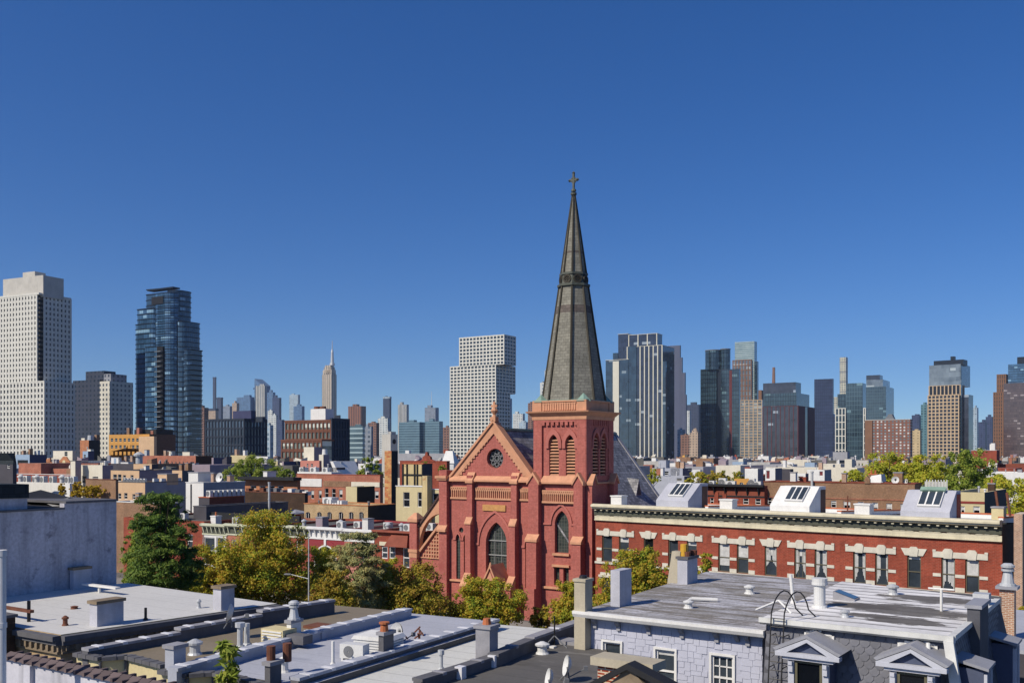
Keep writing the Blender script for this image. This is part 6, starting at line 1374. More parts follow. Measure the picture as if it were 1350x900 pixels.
M['leadgrey'] = plain('lead_sheet', '#8f9198', .6, var=.12, scale=1.5); M['oldsash'] = plain('old_green_sash', '#5d5a48', var=.15); M['whitegutter'] = plain('white_gutter_paint', '#c9cac6', .6, var=.1, scale=2, streak=.3); M['skypane'] = plain('blue_glazing', '#4d6a7d', .1, var=.2, spec=.8)
M['chimbrickred'] = brick('red_chimney_brick', '#9a4a34', '#7d3b2b', '#c3b7a2', .24, .085, var=.25, ms=.018)
right_side()
# ------------------------------------------------------------ the street row left of the church
def street_row():
    base = CHF; G = 'row houses left of the church'
    def fr_at(px): a = base.front(px, 600)[0]; return Fr(*base.w(a, 0.35)[:2], 32), a
    segs = [ # label, left px, right px, top px, wall, trim, windows
      ('plain red brick row house mostly behind the dark green conifer', 163,266,687,'redbrick','greypara'),
      ('row house with tall white framed windows under a pale green cornice',267,297,692,'whitewall','verdcream'),
      ('red row house with a white cornice hidden by the orange tree',298,352,693.5,'redbrick2','verdcream'),
      ('row house with a white cornice at the right side of the orange tree',353,405,694.5,'redbrick','verdcream'),
      ('dark red row house with one big round arch over its windows',407,453,697,'crimson','white'),
      ('pink row house with a white ornamented cornice beside the arched one',454,491,699.5,'pink','white'),
      ('red brick row house with a tiled bay roof, touching the church aisle',492,546,701.5,'redbrick','redtile')]
    hs = []
    for lab, x0, x1, yt, wl, tr in segs:
        f, a1 = fr_at(x1); wins = []; w = x1-x0
        if wl == 'whitewall': wins = [(269,283,708,743),(285,295,708,743)]
        elif wl == 'crimson': wins = []
        elif tr == 'redtile': wins = [(503,511,720,736),(513,521,720,736),(531,540,722,748)]
        elif x0 == 163: wins = [(214,222,700,718),(247,254,704,722)]
        else: wins = [(x0+w*t-4,x0+w*t+4,yt+18,yt+42) for t in (.2,.5,.8)]
        if x0 == 454: wins = [(460,467,718,742),(478,485,718,742)]
        h = house('row_house', lab, 'row house', x0, x1, x1+8, yt, fr=f, wall=wl, roof='mroofd', coping=None, wb=13, wins=wins, group=G, par=.25, wk={'pane':'clearglass','t':.1})
        hs.append(h)
        if tr == 'redtile':
            m = MB(); m.prism([(-.45,h.z-.1),(-.3,h.z+.1),(0,h.z+.1),(0,h.z-.35)], 'x', h.a0, 0); m.build('cornice', M['rust2'], h.T)
            b = MB(); xa, xb = f.front(517,600)[0], f.front(541,600)[0]; b.loft([(xa-.3,-1.0,h.z-1.5),(xb+.3,-1.0,h.z-1.5),(xb+.3,0,h.z-1.5),(xa-.3,0,h.z-1.5)], [(xa+.1,-.3,h.z-.35),(xb-.1,-.3,h.z-.35),(xb-.1,0,h.z-.35),(xa+.1,0,h.z-.35)]); b.build('bay_roof', M['rust2'], h.T)
            b = MB(); b.box(f.front(501,600)[0], f.front(523,600)[0], -.12, -.002, f.front(512,719)[1], f.front(512,714)[1]); b.build('lintel', M['cream'], h.T)
        elif wl == 'crimson':
            cornice(h, 'white', 1.0, .5, 7)
            c0, c1 = f.front(415,600)[0], f.front(445,600)[0]; zs = f.front(430,738)[1]; o = rnd_arch(c0, c1, zs-3, zs, 16); m = MB(); m.add([(u,-.02,v) for u,v in o], [tuple(range(len(o)))]); window(h.T, FRONT(0), c0, c1, zs-3, zs+(c1-c0)/2, d=-.06, frame='white', pane='darkglass', t=.16, outline=o, label='big round arched window')
            m = MB(); ringband(rnd_arch(c0-.5,c1+.5,zs-3,zs,16), o, FRONT(0), -.12, .01, m); ak = m.build('arch_moulding', M['crimson'], h.T); m = MB(); m.box((c0+c1)/2-.15,(c0+c1)/2+.15,-.2,0,zs+(c1-c0)/2-.05,zs+(c1-c0)/2+.6); m.build('keystone', M['white'], ak)
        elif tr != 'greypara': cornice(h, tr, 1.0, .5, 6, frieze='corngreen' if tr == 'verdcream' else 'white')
    # on their roofs
    h = hs[1]; chim(h, 327, 691, .9, .9, 1.1, 'whitewall', 'white', pots=1, parent=hs[2].roof, ab=(hs[2].a0*.45, 1.0)) 
    chim(hs[5], 0, 0, .8, 1.0, 1.3, 'whitewall', 'coping', ab=(-2.2, 1.5)); chim(hs[4], 0, 0, 1.0, 1.0, 1.2, 'mauve', 'coping', ab=(-4.8, 1.5))
    items = [(0,'grey condenser box on the roof behind the conifer',.5,3),(1,'white condenser box above the white framed windows',.35,2.5),(1,'grey duct box on the roof above the white framed windows',.75,4),
             (4,'condenser nearest the keystone of the round arch',.5,2.0),(4,'greenish duct box on the roof over the round arch',.2,3.0),(5,'white condenser on the pink row house roof',.75,2.2),(5,'second condenser at the back of the pink row house roof',.4,4.0),(6,'condenser on the bay roofed house beside the church pier',.55,2.4),(6,'small white box at the rear of the bay roofed house',.3,4.5)]
    for i, lab, t, b in items:
        h = hs[i]; condenser(h.fr.w(h.a0*t, b, h.zr), 32, lab, w=.9, d=.6, ht=.75)
    for i, t, b, lab in ((2,.3,3,'silver hooded vent on the roof behind the orange tree'),(3,.5,2.5,'squat metal vent near the right end of the orange tree'),(4,.8,4,'metal vent at the rear over the round arch'),(5,.15,3,'capped vent between the white condensers'),(6,.2,2,'round topped metal vent close to the church pier'),(6,.75,3.0,'spinning ventilator on the bay roofed house')):
        h = hs[i]; mushroom(h.fr.w(h.a0*t, b, h.zr), 0, lab, r=.22, ht=.9)
    boxo('parapet', M['tar'], hs[2].T, hs[2].a0-9, -.2, 5.0, 5.3, hs[2].zr, hs[2].z+.9)
M['verdcream'] = plain('pale_green_cornice_paint', '#b9bba3', var=.12, scale=1.5); M['redtile'] = plain('red_tile', '#a8573c', var=.2); M['rust2'] = plain('brown_red_cornice', '#7c4232', var=.2)
street_row()

# ------------------------------------------------------------ the blocks behind, mostly one building at a time
HS = {}
def H_(key, name, label, cat, *a, **k): HS[key] = house(name, label, cat, *a, **k); return HS[key]
RH, AB = 'row house', 'building'
# left side, back to front
H_('teal','office_building','low office with a teal glass strip and shaded navy flank',AB,20.5,39,62,599,D=400,wall='bluepanel',side='navy',roof='mroofd',wins=[(23,37,606,612.5,{'pane':'darkglass','sash':False})])
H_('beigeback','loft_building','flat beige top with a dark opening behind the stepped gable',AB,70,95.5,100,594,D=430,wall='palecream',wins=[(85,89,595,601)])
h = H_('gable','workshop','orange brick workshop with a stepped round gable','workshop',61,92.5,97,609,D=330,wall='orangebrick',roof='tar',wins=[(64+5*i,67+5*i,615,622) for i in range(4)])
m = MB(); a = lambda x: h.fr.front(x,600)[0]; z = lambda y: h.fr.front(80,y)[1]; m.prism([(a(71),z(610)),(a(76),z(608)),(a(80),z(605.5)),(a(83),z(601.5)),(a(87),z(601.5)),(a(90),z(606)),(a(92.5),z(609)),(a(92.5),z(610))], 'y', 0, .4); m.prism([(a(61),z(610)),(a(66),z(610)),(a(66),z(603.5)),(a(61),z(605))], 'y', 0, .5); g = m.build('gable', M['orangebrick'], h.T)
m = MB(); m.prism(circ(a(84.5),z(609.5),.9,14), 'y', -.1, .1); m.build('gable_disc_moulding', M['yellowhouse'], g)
H_('orange','loft_building','tall orange brick block with a shaded black flank and a water tank',AB,105.5,117,132,580,D=480,wall='orangebrick',side='tar',roof='tar')
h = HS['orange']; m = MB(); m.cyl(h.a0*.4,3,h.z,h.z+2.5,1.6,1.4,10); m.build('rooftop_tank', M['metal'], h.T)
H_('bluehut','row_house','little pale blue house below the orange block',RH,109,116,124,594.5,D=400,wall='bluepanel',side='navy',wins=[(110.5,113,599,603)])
H_('ochre','loft_building','ochre yellow loft with a grid of dark windows and shaded brown flank',AB,143.5,197,231.5,572,D=420,th=30,wall='yellow',side='brownpaint',roof='tar',wins=[(146+5.6*i,149.2+5.6*i,y,y+4.5) for i in range(9) for y in (577.5,586.5,595)])
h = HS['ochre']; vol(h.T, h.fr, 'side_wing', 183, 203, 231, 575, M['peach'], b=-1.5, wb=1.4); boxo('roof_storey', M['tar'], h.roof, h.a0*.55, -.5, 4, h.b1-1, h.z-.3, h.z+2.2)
h = H_('salmon','warehouse','long salmon brick warehouse with slit windows and shaded brown flank','warehouse',175,258,281,600.5,D=330,wall='redbrick2',side='darkbrick',roof='mroofd',wins=[(206+5*i,207.6+5*i,608.5,613.5,{'sash':False}) for i in range(9)]+[(250.5,256,608.5,615)])
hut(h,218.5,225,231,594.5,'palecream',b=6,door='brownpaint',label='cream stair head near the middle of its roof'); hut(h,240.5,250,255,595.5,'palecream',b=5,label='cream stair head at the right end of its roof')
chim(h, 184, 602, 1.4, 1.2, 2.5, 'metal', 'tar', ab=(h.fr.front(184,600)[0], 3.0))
H_('lilac','row_house','plain shaded lilac blue flank with white boxes before it, beside the salmon warehouse',RH,279,281.5,299,603,D=300,wall='mauve',side='navy')
H_('lowtan','warehouse','long low tan building behind the rooftop trees','warehouse',304,334,341,600,D=430,wall='yellowhouse',roof='mroof'); H_('lowwhite','warehouse','long low white building beside the tan one','warehouse',334,353,356,601.5,D=420,wall='white',roof='mroof')
H_('cubehouse','row_house','dark cluttered roof with a white door hut and silver ventilator',RH,146,176,196,611,D=240,wall='darkstucco',roof='tar'); h = HS['cubehouse']
hut(h,146.5,157.5,160,603,'white',b=2,door='bluepanel',label='white stair head with a door'); hut(h,159,169,176,609,'white',b=1.2,label='low white roof box'); mushroom(h.fr.w(h.fr.front(165,600)[0],4,h.zr+.2),0,'big silver mushroom ventilator on the cluttered dark roof',r=.9,ht=3.2)
H_('greenroof','row_house','small dark green roofed house beside the salmon brick front',RH,176,200,208,611.5,D=235,wall='peach',side='darkstucco',roof='mroofd')
H_('stairtower','row_house','tall cream stair tower at the left end of the cream building',RH,93,99.2,107,607.5,D=206,wall='palecream',side='mauve',roof='white',coping='greypara')
H_('creamlong','row_house','cream building with a railing on top and two dark windows',RH,106,135,149,613,D=205,wall='palecream',side='mauve',roof='mroof',wins=[(108,114,627,637),(122,129.5,628,632)]); h = HS['creamlong']
m = MB(); A0 = h.a0
for i in range(15): x = A0+(-A0)*i/14; m.tube((x,.2,h.z),(x,.2,h.z+.9),.04)
m.tube((A0,.2,h.z+.9),(0,.2,h.z+.9),.05); m.build('railing', M['greymetal'], h.T)
H_('goldhouse','row_house','sandy yellow house with two dark windows and long shaded mauve flank',RH,146,183.5,240,620,D=190,wall='peach',side='mauve',roof='tar',coping='greypara',wins=[(149,154,625,634),(155.2,160,625,634),(162,166,626,632),(172,176,626,632)])
H_('peachback','row_house','small peach house peeping over the long shaded grey flank',RH,227,240,256,620,D=185,wall='peach',side='charcoal',roof='tar',wins=[(235,239,629.5,634.5,{'pane':'crimsonpane'})])
h = H_('peach','row_house','peach fronted house with four windows and a blank shaded blue grey flank',RH,153,191.2,246,636,D=150,wall='peach',side='greywall',roof='mroof',coping='greypara',wins=[(155.5,159.8,650,657.5),(163.5,168,649.5,657.5),(174.5,178.5,651,658),(183,187,652,659)])
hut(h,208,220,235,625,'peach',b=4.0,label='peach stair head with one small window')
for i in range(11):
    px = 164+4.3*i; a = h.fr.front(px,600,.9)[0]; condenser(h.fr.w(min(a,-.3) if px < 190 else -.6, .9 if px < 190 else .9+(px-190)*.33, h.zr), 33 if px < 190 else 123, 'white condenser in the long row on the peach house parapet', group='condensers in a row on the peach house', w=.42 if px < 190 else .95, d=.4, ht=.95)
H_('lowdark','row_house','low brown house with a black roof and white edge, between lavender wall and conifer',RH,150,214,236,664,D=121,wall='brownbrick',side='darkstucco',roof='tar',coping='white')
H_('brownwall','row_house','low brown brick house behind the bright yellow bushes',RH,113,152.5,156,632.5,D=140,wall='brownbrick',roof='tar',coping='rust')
h = H_('whitebox','row_house','white stucco box house with a long shaded blue grey flank and roof dish',RH,245,268.2,323,636.5,D=138,wall='whitewall',side='greywall',roof='mroof',coping='white')
hut(h,248.5,261,283,623,'whitewall',b=2.5,label='wide white stair head on the box house'); m = MB(); x = h.fr.front(252.3,600)[0]; m.tube((x,-.08,0),(x,-.08,h.z-.2),.09); m.build('downpipe', M['greypara'], h.T)
dish(h.fr.w(-.5,3.6,h.zr),0,'grey dish on the white box house roof',r=.75,ht=1.2,face=215)
h = H_('flatshop','workshop','low orange walled workshop under a black flat roof','workshop',322,392,396,633,D=160,wall='orangebrick',roof='tar',wins=[(330+12*i,338+12*i,640,644,{'sash':False}) for i in range(4)]); m = MB(); m.box(h.a0-.3,.3,-1.2,h.b1,h.z,h.z+.5); m.build('eaves', M['tar'], h.T)
hut(h,347,352.2,364,621.5,'white',b=3,label='white ribbed roof hut')
h = H_('clutter','row_house','dark brick house with a rusty cluttered roof before the orange workshop',RH,318,402,406,650.5,D=146,wall='darkbrick',side='tar',roof='tar',coping='rust',par=.3)
kk = random.Random(8)
for i in range(9): x = h.a0+(-h.a0)*(i+.5)/9; boxo('roof_box', M[kk.choice(('white','rust','redbrick2','greymetal','palecream','bluepanel'))], h.roof, x-.5, x+kk.uniform(0,.5), .7, 1.8, h.zr, h.zr+kk.uniform(.5,1.4))
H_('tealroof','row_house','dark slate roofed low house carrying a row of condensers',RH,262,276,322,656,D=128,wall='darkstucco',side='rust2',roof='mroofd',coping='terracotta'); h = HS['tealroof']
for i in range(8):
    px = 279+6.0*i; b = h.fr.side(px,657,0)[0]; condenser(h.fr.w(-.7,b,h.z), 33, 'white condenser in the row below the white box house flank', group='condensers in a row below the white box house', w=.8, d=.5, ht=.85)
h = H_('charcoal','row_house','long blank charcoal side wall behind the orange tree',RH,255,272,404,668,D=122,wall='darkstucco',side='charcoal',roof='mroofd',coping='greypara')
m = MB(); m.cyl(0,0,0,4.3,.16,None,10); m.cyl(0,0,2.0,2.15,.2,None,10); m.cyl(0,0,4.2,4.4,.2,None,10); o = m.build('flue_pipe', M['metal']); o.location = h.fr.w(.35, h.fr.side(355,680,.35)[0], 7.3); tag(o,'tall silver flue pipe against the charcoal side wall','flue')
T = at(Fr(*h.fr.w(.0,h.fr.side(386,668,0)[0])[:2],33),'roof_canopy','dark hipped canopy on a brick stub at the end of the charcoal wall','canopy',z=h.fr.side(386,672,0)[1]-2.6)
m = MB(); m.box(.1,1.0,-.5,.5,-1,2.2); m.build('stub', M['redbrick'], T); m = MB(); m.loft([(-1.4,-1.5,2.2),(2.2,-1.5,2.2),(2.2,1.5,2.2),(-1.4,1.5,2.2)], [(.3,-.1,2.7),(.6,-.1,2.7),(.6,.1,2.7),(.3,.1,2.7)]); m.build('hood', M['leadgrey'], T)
h = H_('arched','row_house','beige brick house with a row of round headed windows and shaded black flank',RH,401,485,521,667,D=124,wall='tanbrick',side='tar',roof='mroof',coping='orangecoping',wins=[(x,x+6,674.5,686.5,{'arch':True}) for x in (403,418,431.5,446.5,460,473.5)])
condenser(h.fr.w(h.fr.front(431,600,2.5)[0],2.5,h.zr),33,'large beige air handler on the round windowed house',w=1.7,d=1.4,ht=1.15)
m = MB(); k = random.Random(2)
for i in range(6): x = h.fr.front(436+i*3.5,600,3)[0]; m.box(x,x+.3,2.2,3.4,h.zr,h.zr+k.uniform(.5,1.0))
m.build('roof_curb', M['white'], h.roof)
h2 = H_('stairbox','row_house','cream ended black stair block behind the round windowed house',RH,456,470.5,494,641.5,D=137,wall='yellowhouse',side='tar',roof='tar')
h = H_('longred','row_house','long red brick building with a blank white sign band',RH,391,501,505,626.5,D=162,wall='redbrick2',roof='mroofd',coping='redcoping',wins=[(401,406,645,657,{'blind':.4}),(410,414,646,657,{'blind':.5}),(420,424,646,657,{'blind':.4}),(428,433,643.5,656),(437.5,442.5,644,656),(447,451.5,645,656,{'blind':.6}),(494,499,647,657,{'blind':.5})])
a = lambda x: h.fr.front(x,600)[0]; z = lambda y: h.fr.front(430,y)[1]; boxo('sign_band', M['white'], h.T, a(391.5), a(424.5), -.12, -.003, z(641.5), z(631)); boxo('stone_band', M['palecream'], h.T, a(463.5), a(500.8), -.1, -.003, z(640), z(634)); boxo('brown_panel', M['brownbrick'], h.T, a(426.5), a(462.5), -.06, -.003, z(641), z(633.5))
hut(h,482,486.5,489,621,'white',b=1.5,door='tar',label='white door hut at the right end'); 
H_('pinkhut','row_house','pink stucco house with two small windows behind the long red building',RH,396,421,424,607,D=270,wall='pink',roof='mroof',wins=[(404.5,406.5,611,615),(410,412.5,611,615)])
H_('creamtower','row_house','tall cream stair tower before the brown loft block',RH,400.5,414,424.5,589,D=300,wall='palecream',side='mauve',roof='mroof'); H_('creamtower2','row_house','shorter cream stair tower with a dark tank beside the tall one',RH,420.5,426.3,434,599,D=282,wall='palecream',side='mauve',roof='mroof'); h = HS['creamtower2']; m = MB(); m.cyl(h.a0*.5,1.5,h.z,h.z+1.6,.8,.7,10); m.build('rooftop_tank', M['white'], h.T)
h = H_('navyback','row_house','shaded navy flanked low house left of the pink stucco one',RH,372,374,397,608,D=285,wall='mauve',side='navy',roof='white'); H_('tanhut','row_house','small tan house above the far rooftop tree',RH,359,366,372,608,D=290,wall='yellowhouse',side='mauve')
h = H_('slatemansard','row_house','dark slate roofed house with one bright white slanted parapet',RH,424,444,455,616,D=265,wall='darkstucco',roof='tar'); m = MB(); m.loft([(-.2,0,h.z-3),(1.5,0,h.z-3),(1.5,9,h.z-3),(-.2,9,h.z-3)], [(-2.5,0,h.z+1.7),(-1.5,0,h.z+1.7),(-1.5,9,h.z+1.7),(-2.5,9,h.z+1.7)]); m.build('slanted_parapet', M['white'], h.T);
h = H_('whitedecks','row_house','white flat roofs crowded with vents behind the long red building',RH,392,437,452,622,D=200,wall='white',roof='mroof',par=.3); 
for i,(x,lab) in enumerate(((398,'white condenser at the left end of the crowded white roofs'),(412,'white roof box in the middle of the crowded white roofs'),(428,'white condenser at the right end of the crowded white roofs'))): condenser(h.fr.w(h.fr.front(x,600,2)[0],2,h.zr),33,lab,w=1.6,d=1.2,ht=1.1)
# yellow house and stack by the church
h = H_('yellow','row_house','pale yellow clapboard house close to the church aisle',RH,522,556.5,566,641.5,D=122,wall='yellowhouse',roof='mroofd',coping='white',wins=[(531.5,540,648.5,668),(550.5,556,648.5,668)])
m = MB(); f = h.fr; a0,a1 = f.front(557,600,-.3)[0], f.front(563.5,600,-.3)[0]; m.box(a0,a1,-.35,.6,0,f.front(560,627,-.3)[1]); m.build('rusty_chimney', M['rustcream'], h.T, label='cream chimney streaked with rust')
H_('yellow2','row_house','narrow yellow house end between rusty chimney and church',RH,566,586,590,645.5,D=121,wall='yellowhouse',roof='tar',coping='white',wins=[(570.5,578.5,650,668)])
h = H_('panels','row_house','yellow wall of rust stained panels in a black frame above the clapboard house',RH,531,557.8,570,611.5,D=138,wall='rustcream',side='darkstucco',roof='mroofd',coping='terracotta'); m = MB(); f = h.fr
for x in (531.5,537,547,550.5,557.5): a = f.front(x,600)[0]; m.box(a-.1,a+.1,-.15,0,0,h.z)
m.box(h.a0,0,-.14,-.001,f.front(545,625.5)[1]-.1,f.front(545,625.5)[1]+.1); m.build('frame', M['black'], h.T)
h = H_('redgable','row_house','red brick house with a pointed stepped gable left of the church',RH,527,589,593,608,D=172,wall='redbrick',roof='mroof',coping='redcoping'); f = h.fr; a = lambda x: f.front(x,600)[0]; z = lambda y: f.front(562,y)[1]; m = MB()
m.prism([(a(553),z(608)),(a(557),z(605)),(a(557.5),z(602)),(a(560.5),z(600)),(a(561.5),z(595.5)),(a(563.5),z(595.5)),(a(564.5),z(600)),(a(567.5),z(602)),(a(568),z(605)),(a(574),z(608))], 'y', -.1, .4); m.build('gable', M['redbrick'], h.T)
h = H_('stack','brick_stack','tall square mottled brick chimney stack with a shaded black flank','chimney',507,516,524.5,594,D=131,wall='mottle',side='tar',roof='tar',par=.1); H_('concretetower','lift_tower','pale concrete tower with a round vent behind the brick stack','tower',503.5,515,524.2,572,D=300,wall='concrete',roof='mroof'); h = HS['concretetower']; m = MB(); m.prism(circ(h.b1*.5,h.z-2.3,.8,14), 'x', -.05, .08); m.build('round_vent', M['tar'], h.T)
m = MB(); m.box(h.a0*.4,-.3,.5,h.b1-.5,h.z-.1,h.z+.8); m.build('roof_unit', M['mroof'], h.T)
H_('shed','warehouse','long low grey shed below the teal office slab','warehouse',524,589,596,597.5,D=420,wall='greywall',roof='mroof'); 
T = thing('tent_roof','white pyramid tent roof left of the church gable','tent',atD(594,210).w(0,0),20); m = MB(); z0 = 15.5-10.5*210/F; zt = 15.5+4*210/F; m.box(-1.3,1.3,-1.3,1.3,0,z0-.3); m.build('frame', M['whitemetal'], T); m = MB(); m.loft([(-1.5,-1.5,z0-.3),(1.5,-1.5,z0-.3),(1.5,1.5,z0-.3),(-1.5,1.5,z0-.3)], [(-1.0,-.3,zt),(.6,-.3,zt),(.6,.3,zt),(-1.0,.3,zt)]); m.build('canopy', M['white'], T)
# far left dark house with hipped roof
h = H_('darkold','row_house','old dark slate roofed house at the left edge',RH,-40,17,22,612,D=160,wall='darkstucco',roof='tar',wins=[(9,13,612,617)]); m = MB(); m.loft([(h.a0,0,h.z),(0,0,h.z),(0,h.b1,h.z),(h.a0,h.b1,h.z)], [(-4,1,h.z+1.9),(-1.2,1,h.z+1.9),(-1.2,h.b1-1,h.z+1.9),(-4,h.b1-1,h.z+1.9)]); m.build('hipped_roof', M['slate_dark'], h.T)
h = H_('redstrip','row_house','long low red brick parapet below the orange workshop',RH,20,93,97,626,D=215,wall='redbrick',roof='mroof',coping='white')
h = H_('whiteyard','row_house','white roof crammed with vents behind the yellow bushes',RH,20,92,100,637,D=165,wall='white',roof='mroof',par=.3); k = random.Random(4)
for i in range(9): x = 24+7.5*i; (condenser if i%3 else mushroom)(h.fr.w(min(h.fr.front(x,600,1.5)[0],-.6),1.5+k.uniform(0,2),h.zr),33,'white vent or condenser among those behind the yellow bushes',**({'w':1.2,'d':.8,'ht':1.3} if i%3 else {'r':.4,'ht':1.6,'mat':'whitemetal'}),group='vents and condensers on the crammed white roof')
# ---------------------------------------------------------------- right side
h = H_('lavoffice','row_house','lavender grey house with dark glass bays right of the church roof',RH,860,900,912,617,D=225,wall='lavpara',side='navy',roof='mroof',wins=[(863,869,622,626,{'pane':'paleglass'}),(874.5,881.5,621,626),(884,896,616.8,627,{'sash':False})]); hut(h,868,878,883,606.5,'lavpara',b=4,label='lavender lift hut')
H_('lavlow','row_house','lower lavender house front before the dark glass bays',RH,864,902,912,627.5,D=205,wall='lavpara',side='navy',roof='mroof',wins=[(892,899,630,634)])
H_('whitebill','row_house','house with a blank white gable wall behind a lamp pole',RH,911,923,926,619,D=240,wall='white',roof='tar'); H_('rednub','row_house','small red brick house end beside the church roof',RH,848,860,863,612.5,D=250,wall='redbrick2')
h = H_('redlong','warehouse','long low red brick warehouse below the drum topped tower','warehouse',929.5,983,992,615.5,D=350,wall='redbrick2',roof='mroofd',wins=[(931+6.2*i,934+6.2*i,618.5,621.5,{'sash':False}) for i in range(8)])
H_('bluepyr','workshop','pale blue roof hut behind the long red warehouse','workshop',965.5,980,985,608.5,D=370,wall='bluepanel',side='bluepanel',roof='bluepanel'); H_('bluepyr2','workshop','pale blue grey roof hut below the red piered tower','workshop',1061,1074,1077,609.5,D=330,wall='bluepanel',roof='bluepanel')
h = H_('greylong','school_building','long grey stone building with a row of small windows below the glass block','school',1077,1145,1150,606.5,D=390,wall='concrete',roof='mroofd',wins=[(1080+4.3*i,1082+4.3*i,610.5,614.5,{'sash':False}) for i in range(14)]); hut(h,1098,1117,1120,595.5,'greywall',b=6,label='grey plant room with masts'); 
H_('creampier','row_house','cream stair block standing before the long grey building',RH,1113.5,1123,1127,605,D=300,wall='palecream'); H_('creampier2','row_house','small cream stair block left of the taller cream one',RH,1092,1098,1101,612,D=300,wall='palecream')
h = H_('longwhite','row_house','long white parapet wall left of the yellow trees',RH,1010,1130,1140,616.5,D=270,wall='palecream',roof='mroof')
h = H_('whitehead','row_house','white roofed house with a long low white stair head',RH,982,999,1006,617.5,D=210,wall='white',side='mauve',roof='white'); 
h = H_('reddoor','row_house','white rooftop house with a dark red door',RH,1009,1022,1031,617,D=180,wall='white',side='navy',roof='greywall',wins=[(1010,1015,620,631,{'pane':'crimsonpane','sash':False})]); h = H_('reddoor2','row_house','second white rooftop house with a red door, nearer the glass block',RH,1064,1087,1096,619,D=190,wall='white',side='greywall',roof='white',wins=[(1080,1085,621,627,{'pane':'crimsonpane','sash':False})])
H_('greendeck','row_house','house with a green roof awning between white stair heads',RH,1027,1042,1046,618,D=215,wall='darkstucco',roof='verdigris'); H_('whitemid','row_house','white house with one grey window before the green awning',RH,1045,1062,1066,624,D=175,wall='white',side='navy',roof='white',wins=[(1052,1059,627.5,633)])
H_('arches','row_house','yellow arcaded wall behind the red brick cornice',RH,968,990,993,631,D=150,wall='yellow',roof='mroof',wins=[(975,980,635.5,641,{'arch':True}),(984,988,635.5,641,{'arch':True})])
h = H_('redcorn','row_house','dark red brick house with a heavy dark cornice and white framed windows',RH,921,1008,1012,640,D=118,wall='redbrick',roof='mroofd',wins=[(936,941,656,664),(949,955,656,664),(964.5,970.5,656.5,664),(979.5,987,656.5,664.5),(995.5,1003,657,665)]); cornice(h,'tar',1.2,.7,6,frieze='rust2'); m = MB()
for px in (945,955.5): a = h.fr.front(px,600)[0]; m.box(a-.25,a+.25,-.15,0,h.z-3.4,h.z-.9)
m.build('pilaster', M['redbrick'], h.T)
for i,(x,lab) in enumerate(((938,'white condenser left on the heavy corniced house'),(952,'white tall cabinet on the heavy corniced house'),(963,'white condenser between tall cabinet and arcade'),(991,'white ribbed unit at the right end of the heavy corniced house'),(998,'tall white cabinet at the right end of the heavy corniced house'))): condenser(h.fr.w(h.fr.front(x,600,2)[0],2,h.zr),33,lab,w=.7+.25*(i%3),d=.6,ht=.8+.35*(i%2))
h = H_('brownlong','apartment_house','long brown brick house with a tall blank upper wall and low windows','apartment house',1007,1206,1215,638,D=112,wall='brownbrick',roof='mroofd',coping='rust2',wins=[(1012,1018,656,664),(1095.5,1102.5,659.5,669,{'blind':.3}),(1112,1121,660,670,{'blind':.6}),(1131,1138.5,661,670.5,{'blind':.6}),(1149.5,1157.5,662,671.5,{'blind':.8}),(1168.5,1176,663,672,{'blind':.85}),(1187,1195,664,673.5,{'blind':.7})])
m = MB(); f = h.fr; a = lambda x: f.front(x,600)[0]; m.box(h.a0,0,-.06,-.001,f.front(1110,677)[1],f.front(1110,659)[1]); m2 = MB(); m2.prism([(a(1140),h.z),(a(1147),h.z),(a(1147),h.z+.5),(a(1143.5),h.z+.95),(a(1140),h.z+.5)], 'y', -.12, .3); m2.build('gablet', M['brownbrick'], h.T); m3 = MB(); m3.box(h.a0,0,-.08,-.002,f.front(1110,657.6)[1],f.front(1110,656.4)[1]); m3.build('string_course', M['redbrick2'], h.T)
chim(h,0,0,1.0,.8,1.7,'brownbrick','coping',ab=(a(1185),2.0)); chim(h,0,0,1.0,.8,1.4,'brownbrick','terracotta',pots=2,ab=(a(1141),6.0)); dish(h.fr.w(a(1178.5),1.0,h.zr),0,'white dish leaning on the brown brick chimney',r=.45,ht=.9,face=215); dish(h.fr.w(a(1190),2.5,h.zr),0,'half hidden dish right of the brown brick chimney',r=.35,ht=.7,face=250)
m = MB(); m.loft([(a(1131),3,h.zr),(a(1155),3,h.zr),(a(1155),6,h.zr),(a(1131),6,h.zr)], [(a(1140),3.5,h.zr+1.3),(a(1153),3.5,h.zr+1.5),(a(1153),5.5,h.zr+1.5),(a(1140),5.5,h.zr+1.3)]); m.build('skylight_house', M['white'], h.roof)
m = MB(); m.cyl(0,0,0,2.2,.16,None,10); m.cyl(0,0,2.1,2.3,.2,None,10); o = m.build('flue_pipe', M['metal']); o.location = h.fr.w(a(1071.5),-.3,h.z-.9); tag(o,'silver flue pipe above the middle skylight house','flue')
h = H_('creamend','row_house','cream and red banded house with green shaded windows and a shaded black flank',RH,1255,1298,1327,649,D=103,th=36,wall='yellowhouse',side='tar',roof='mroofd',wins=[(1266.5,1272,667,676,{'blind':.4}),(1283,1292,667,676.5,{'blind':.5})]); f = h.fr; z = lambda y: f.front(1280,y)[1]; boxo('red_band', M['crimsonbrick'], h.T, h.a0, 0, -.05, -.002, z(663.5), z(660.5)); chim(h,0,0,.7,.7,1.2,'darkbrick','coping',pots=1,ab=(-.1,6.5))
k = random.Random(9); m = MB(); a0 = f.front(1218,600,0)[0]
for i in range(16): x = f.front(1220+i*1.9,600,4)[0]; m.tube((x,4,h.zr),(x,4,h.z+1.0+.2*(i%2)),.06)
m.build('rooftop_fence', M['white'], h.T)
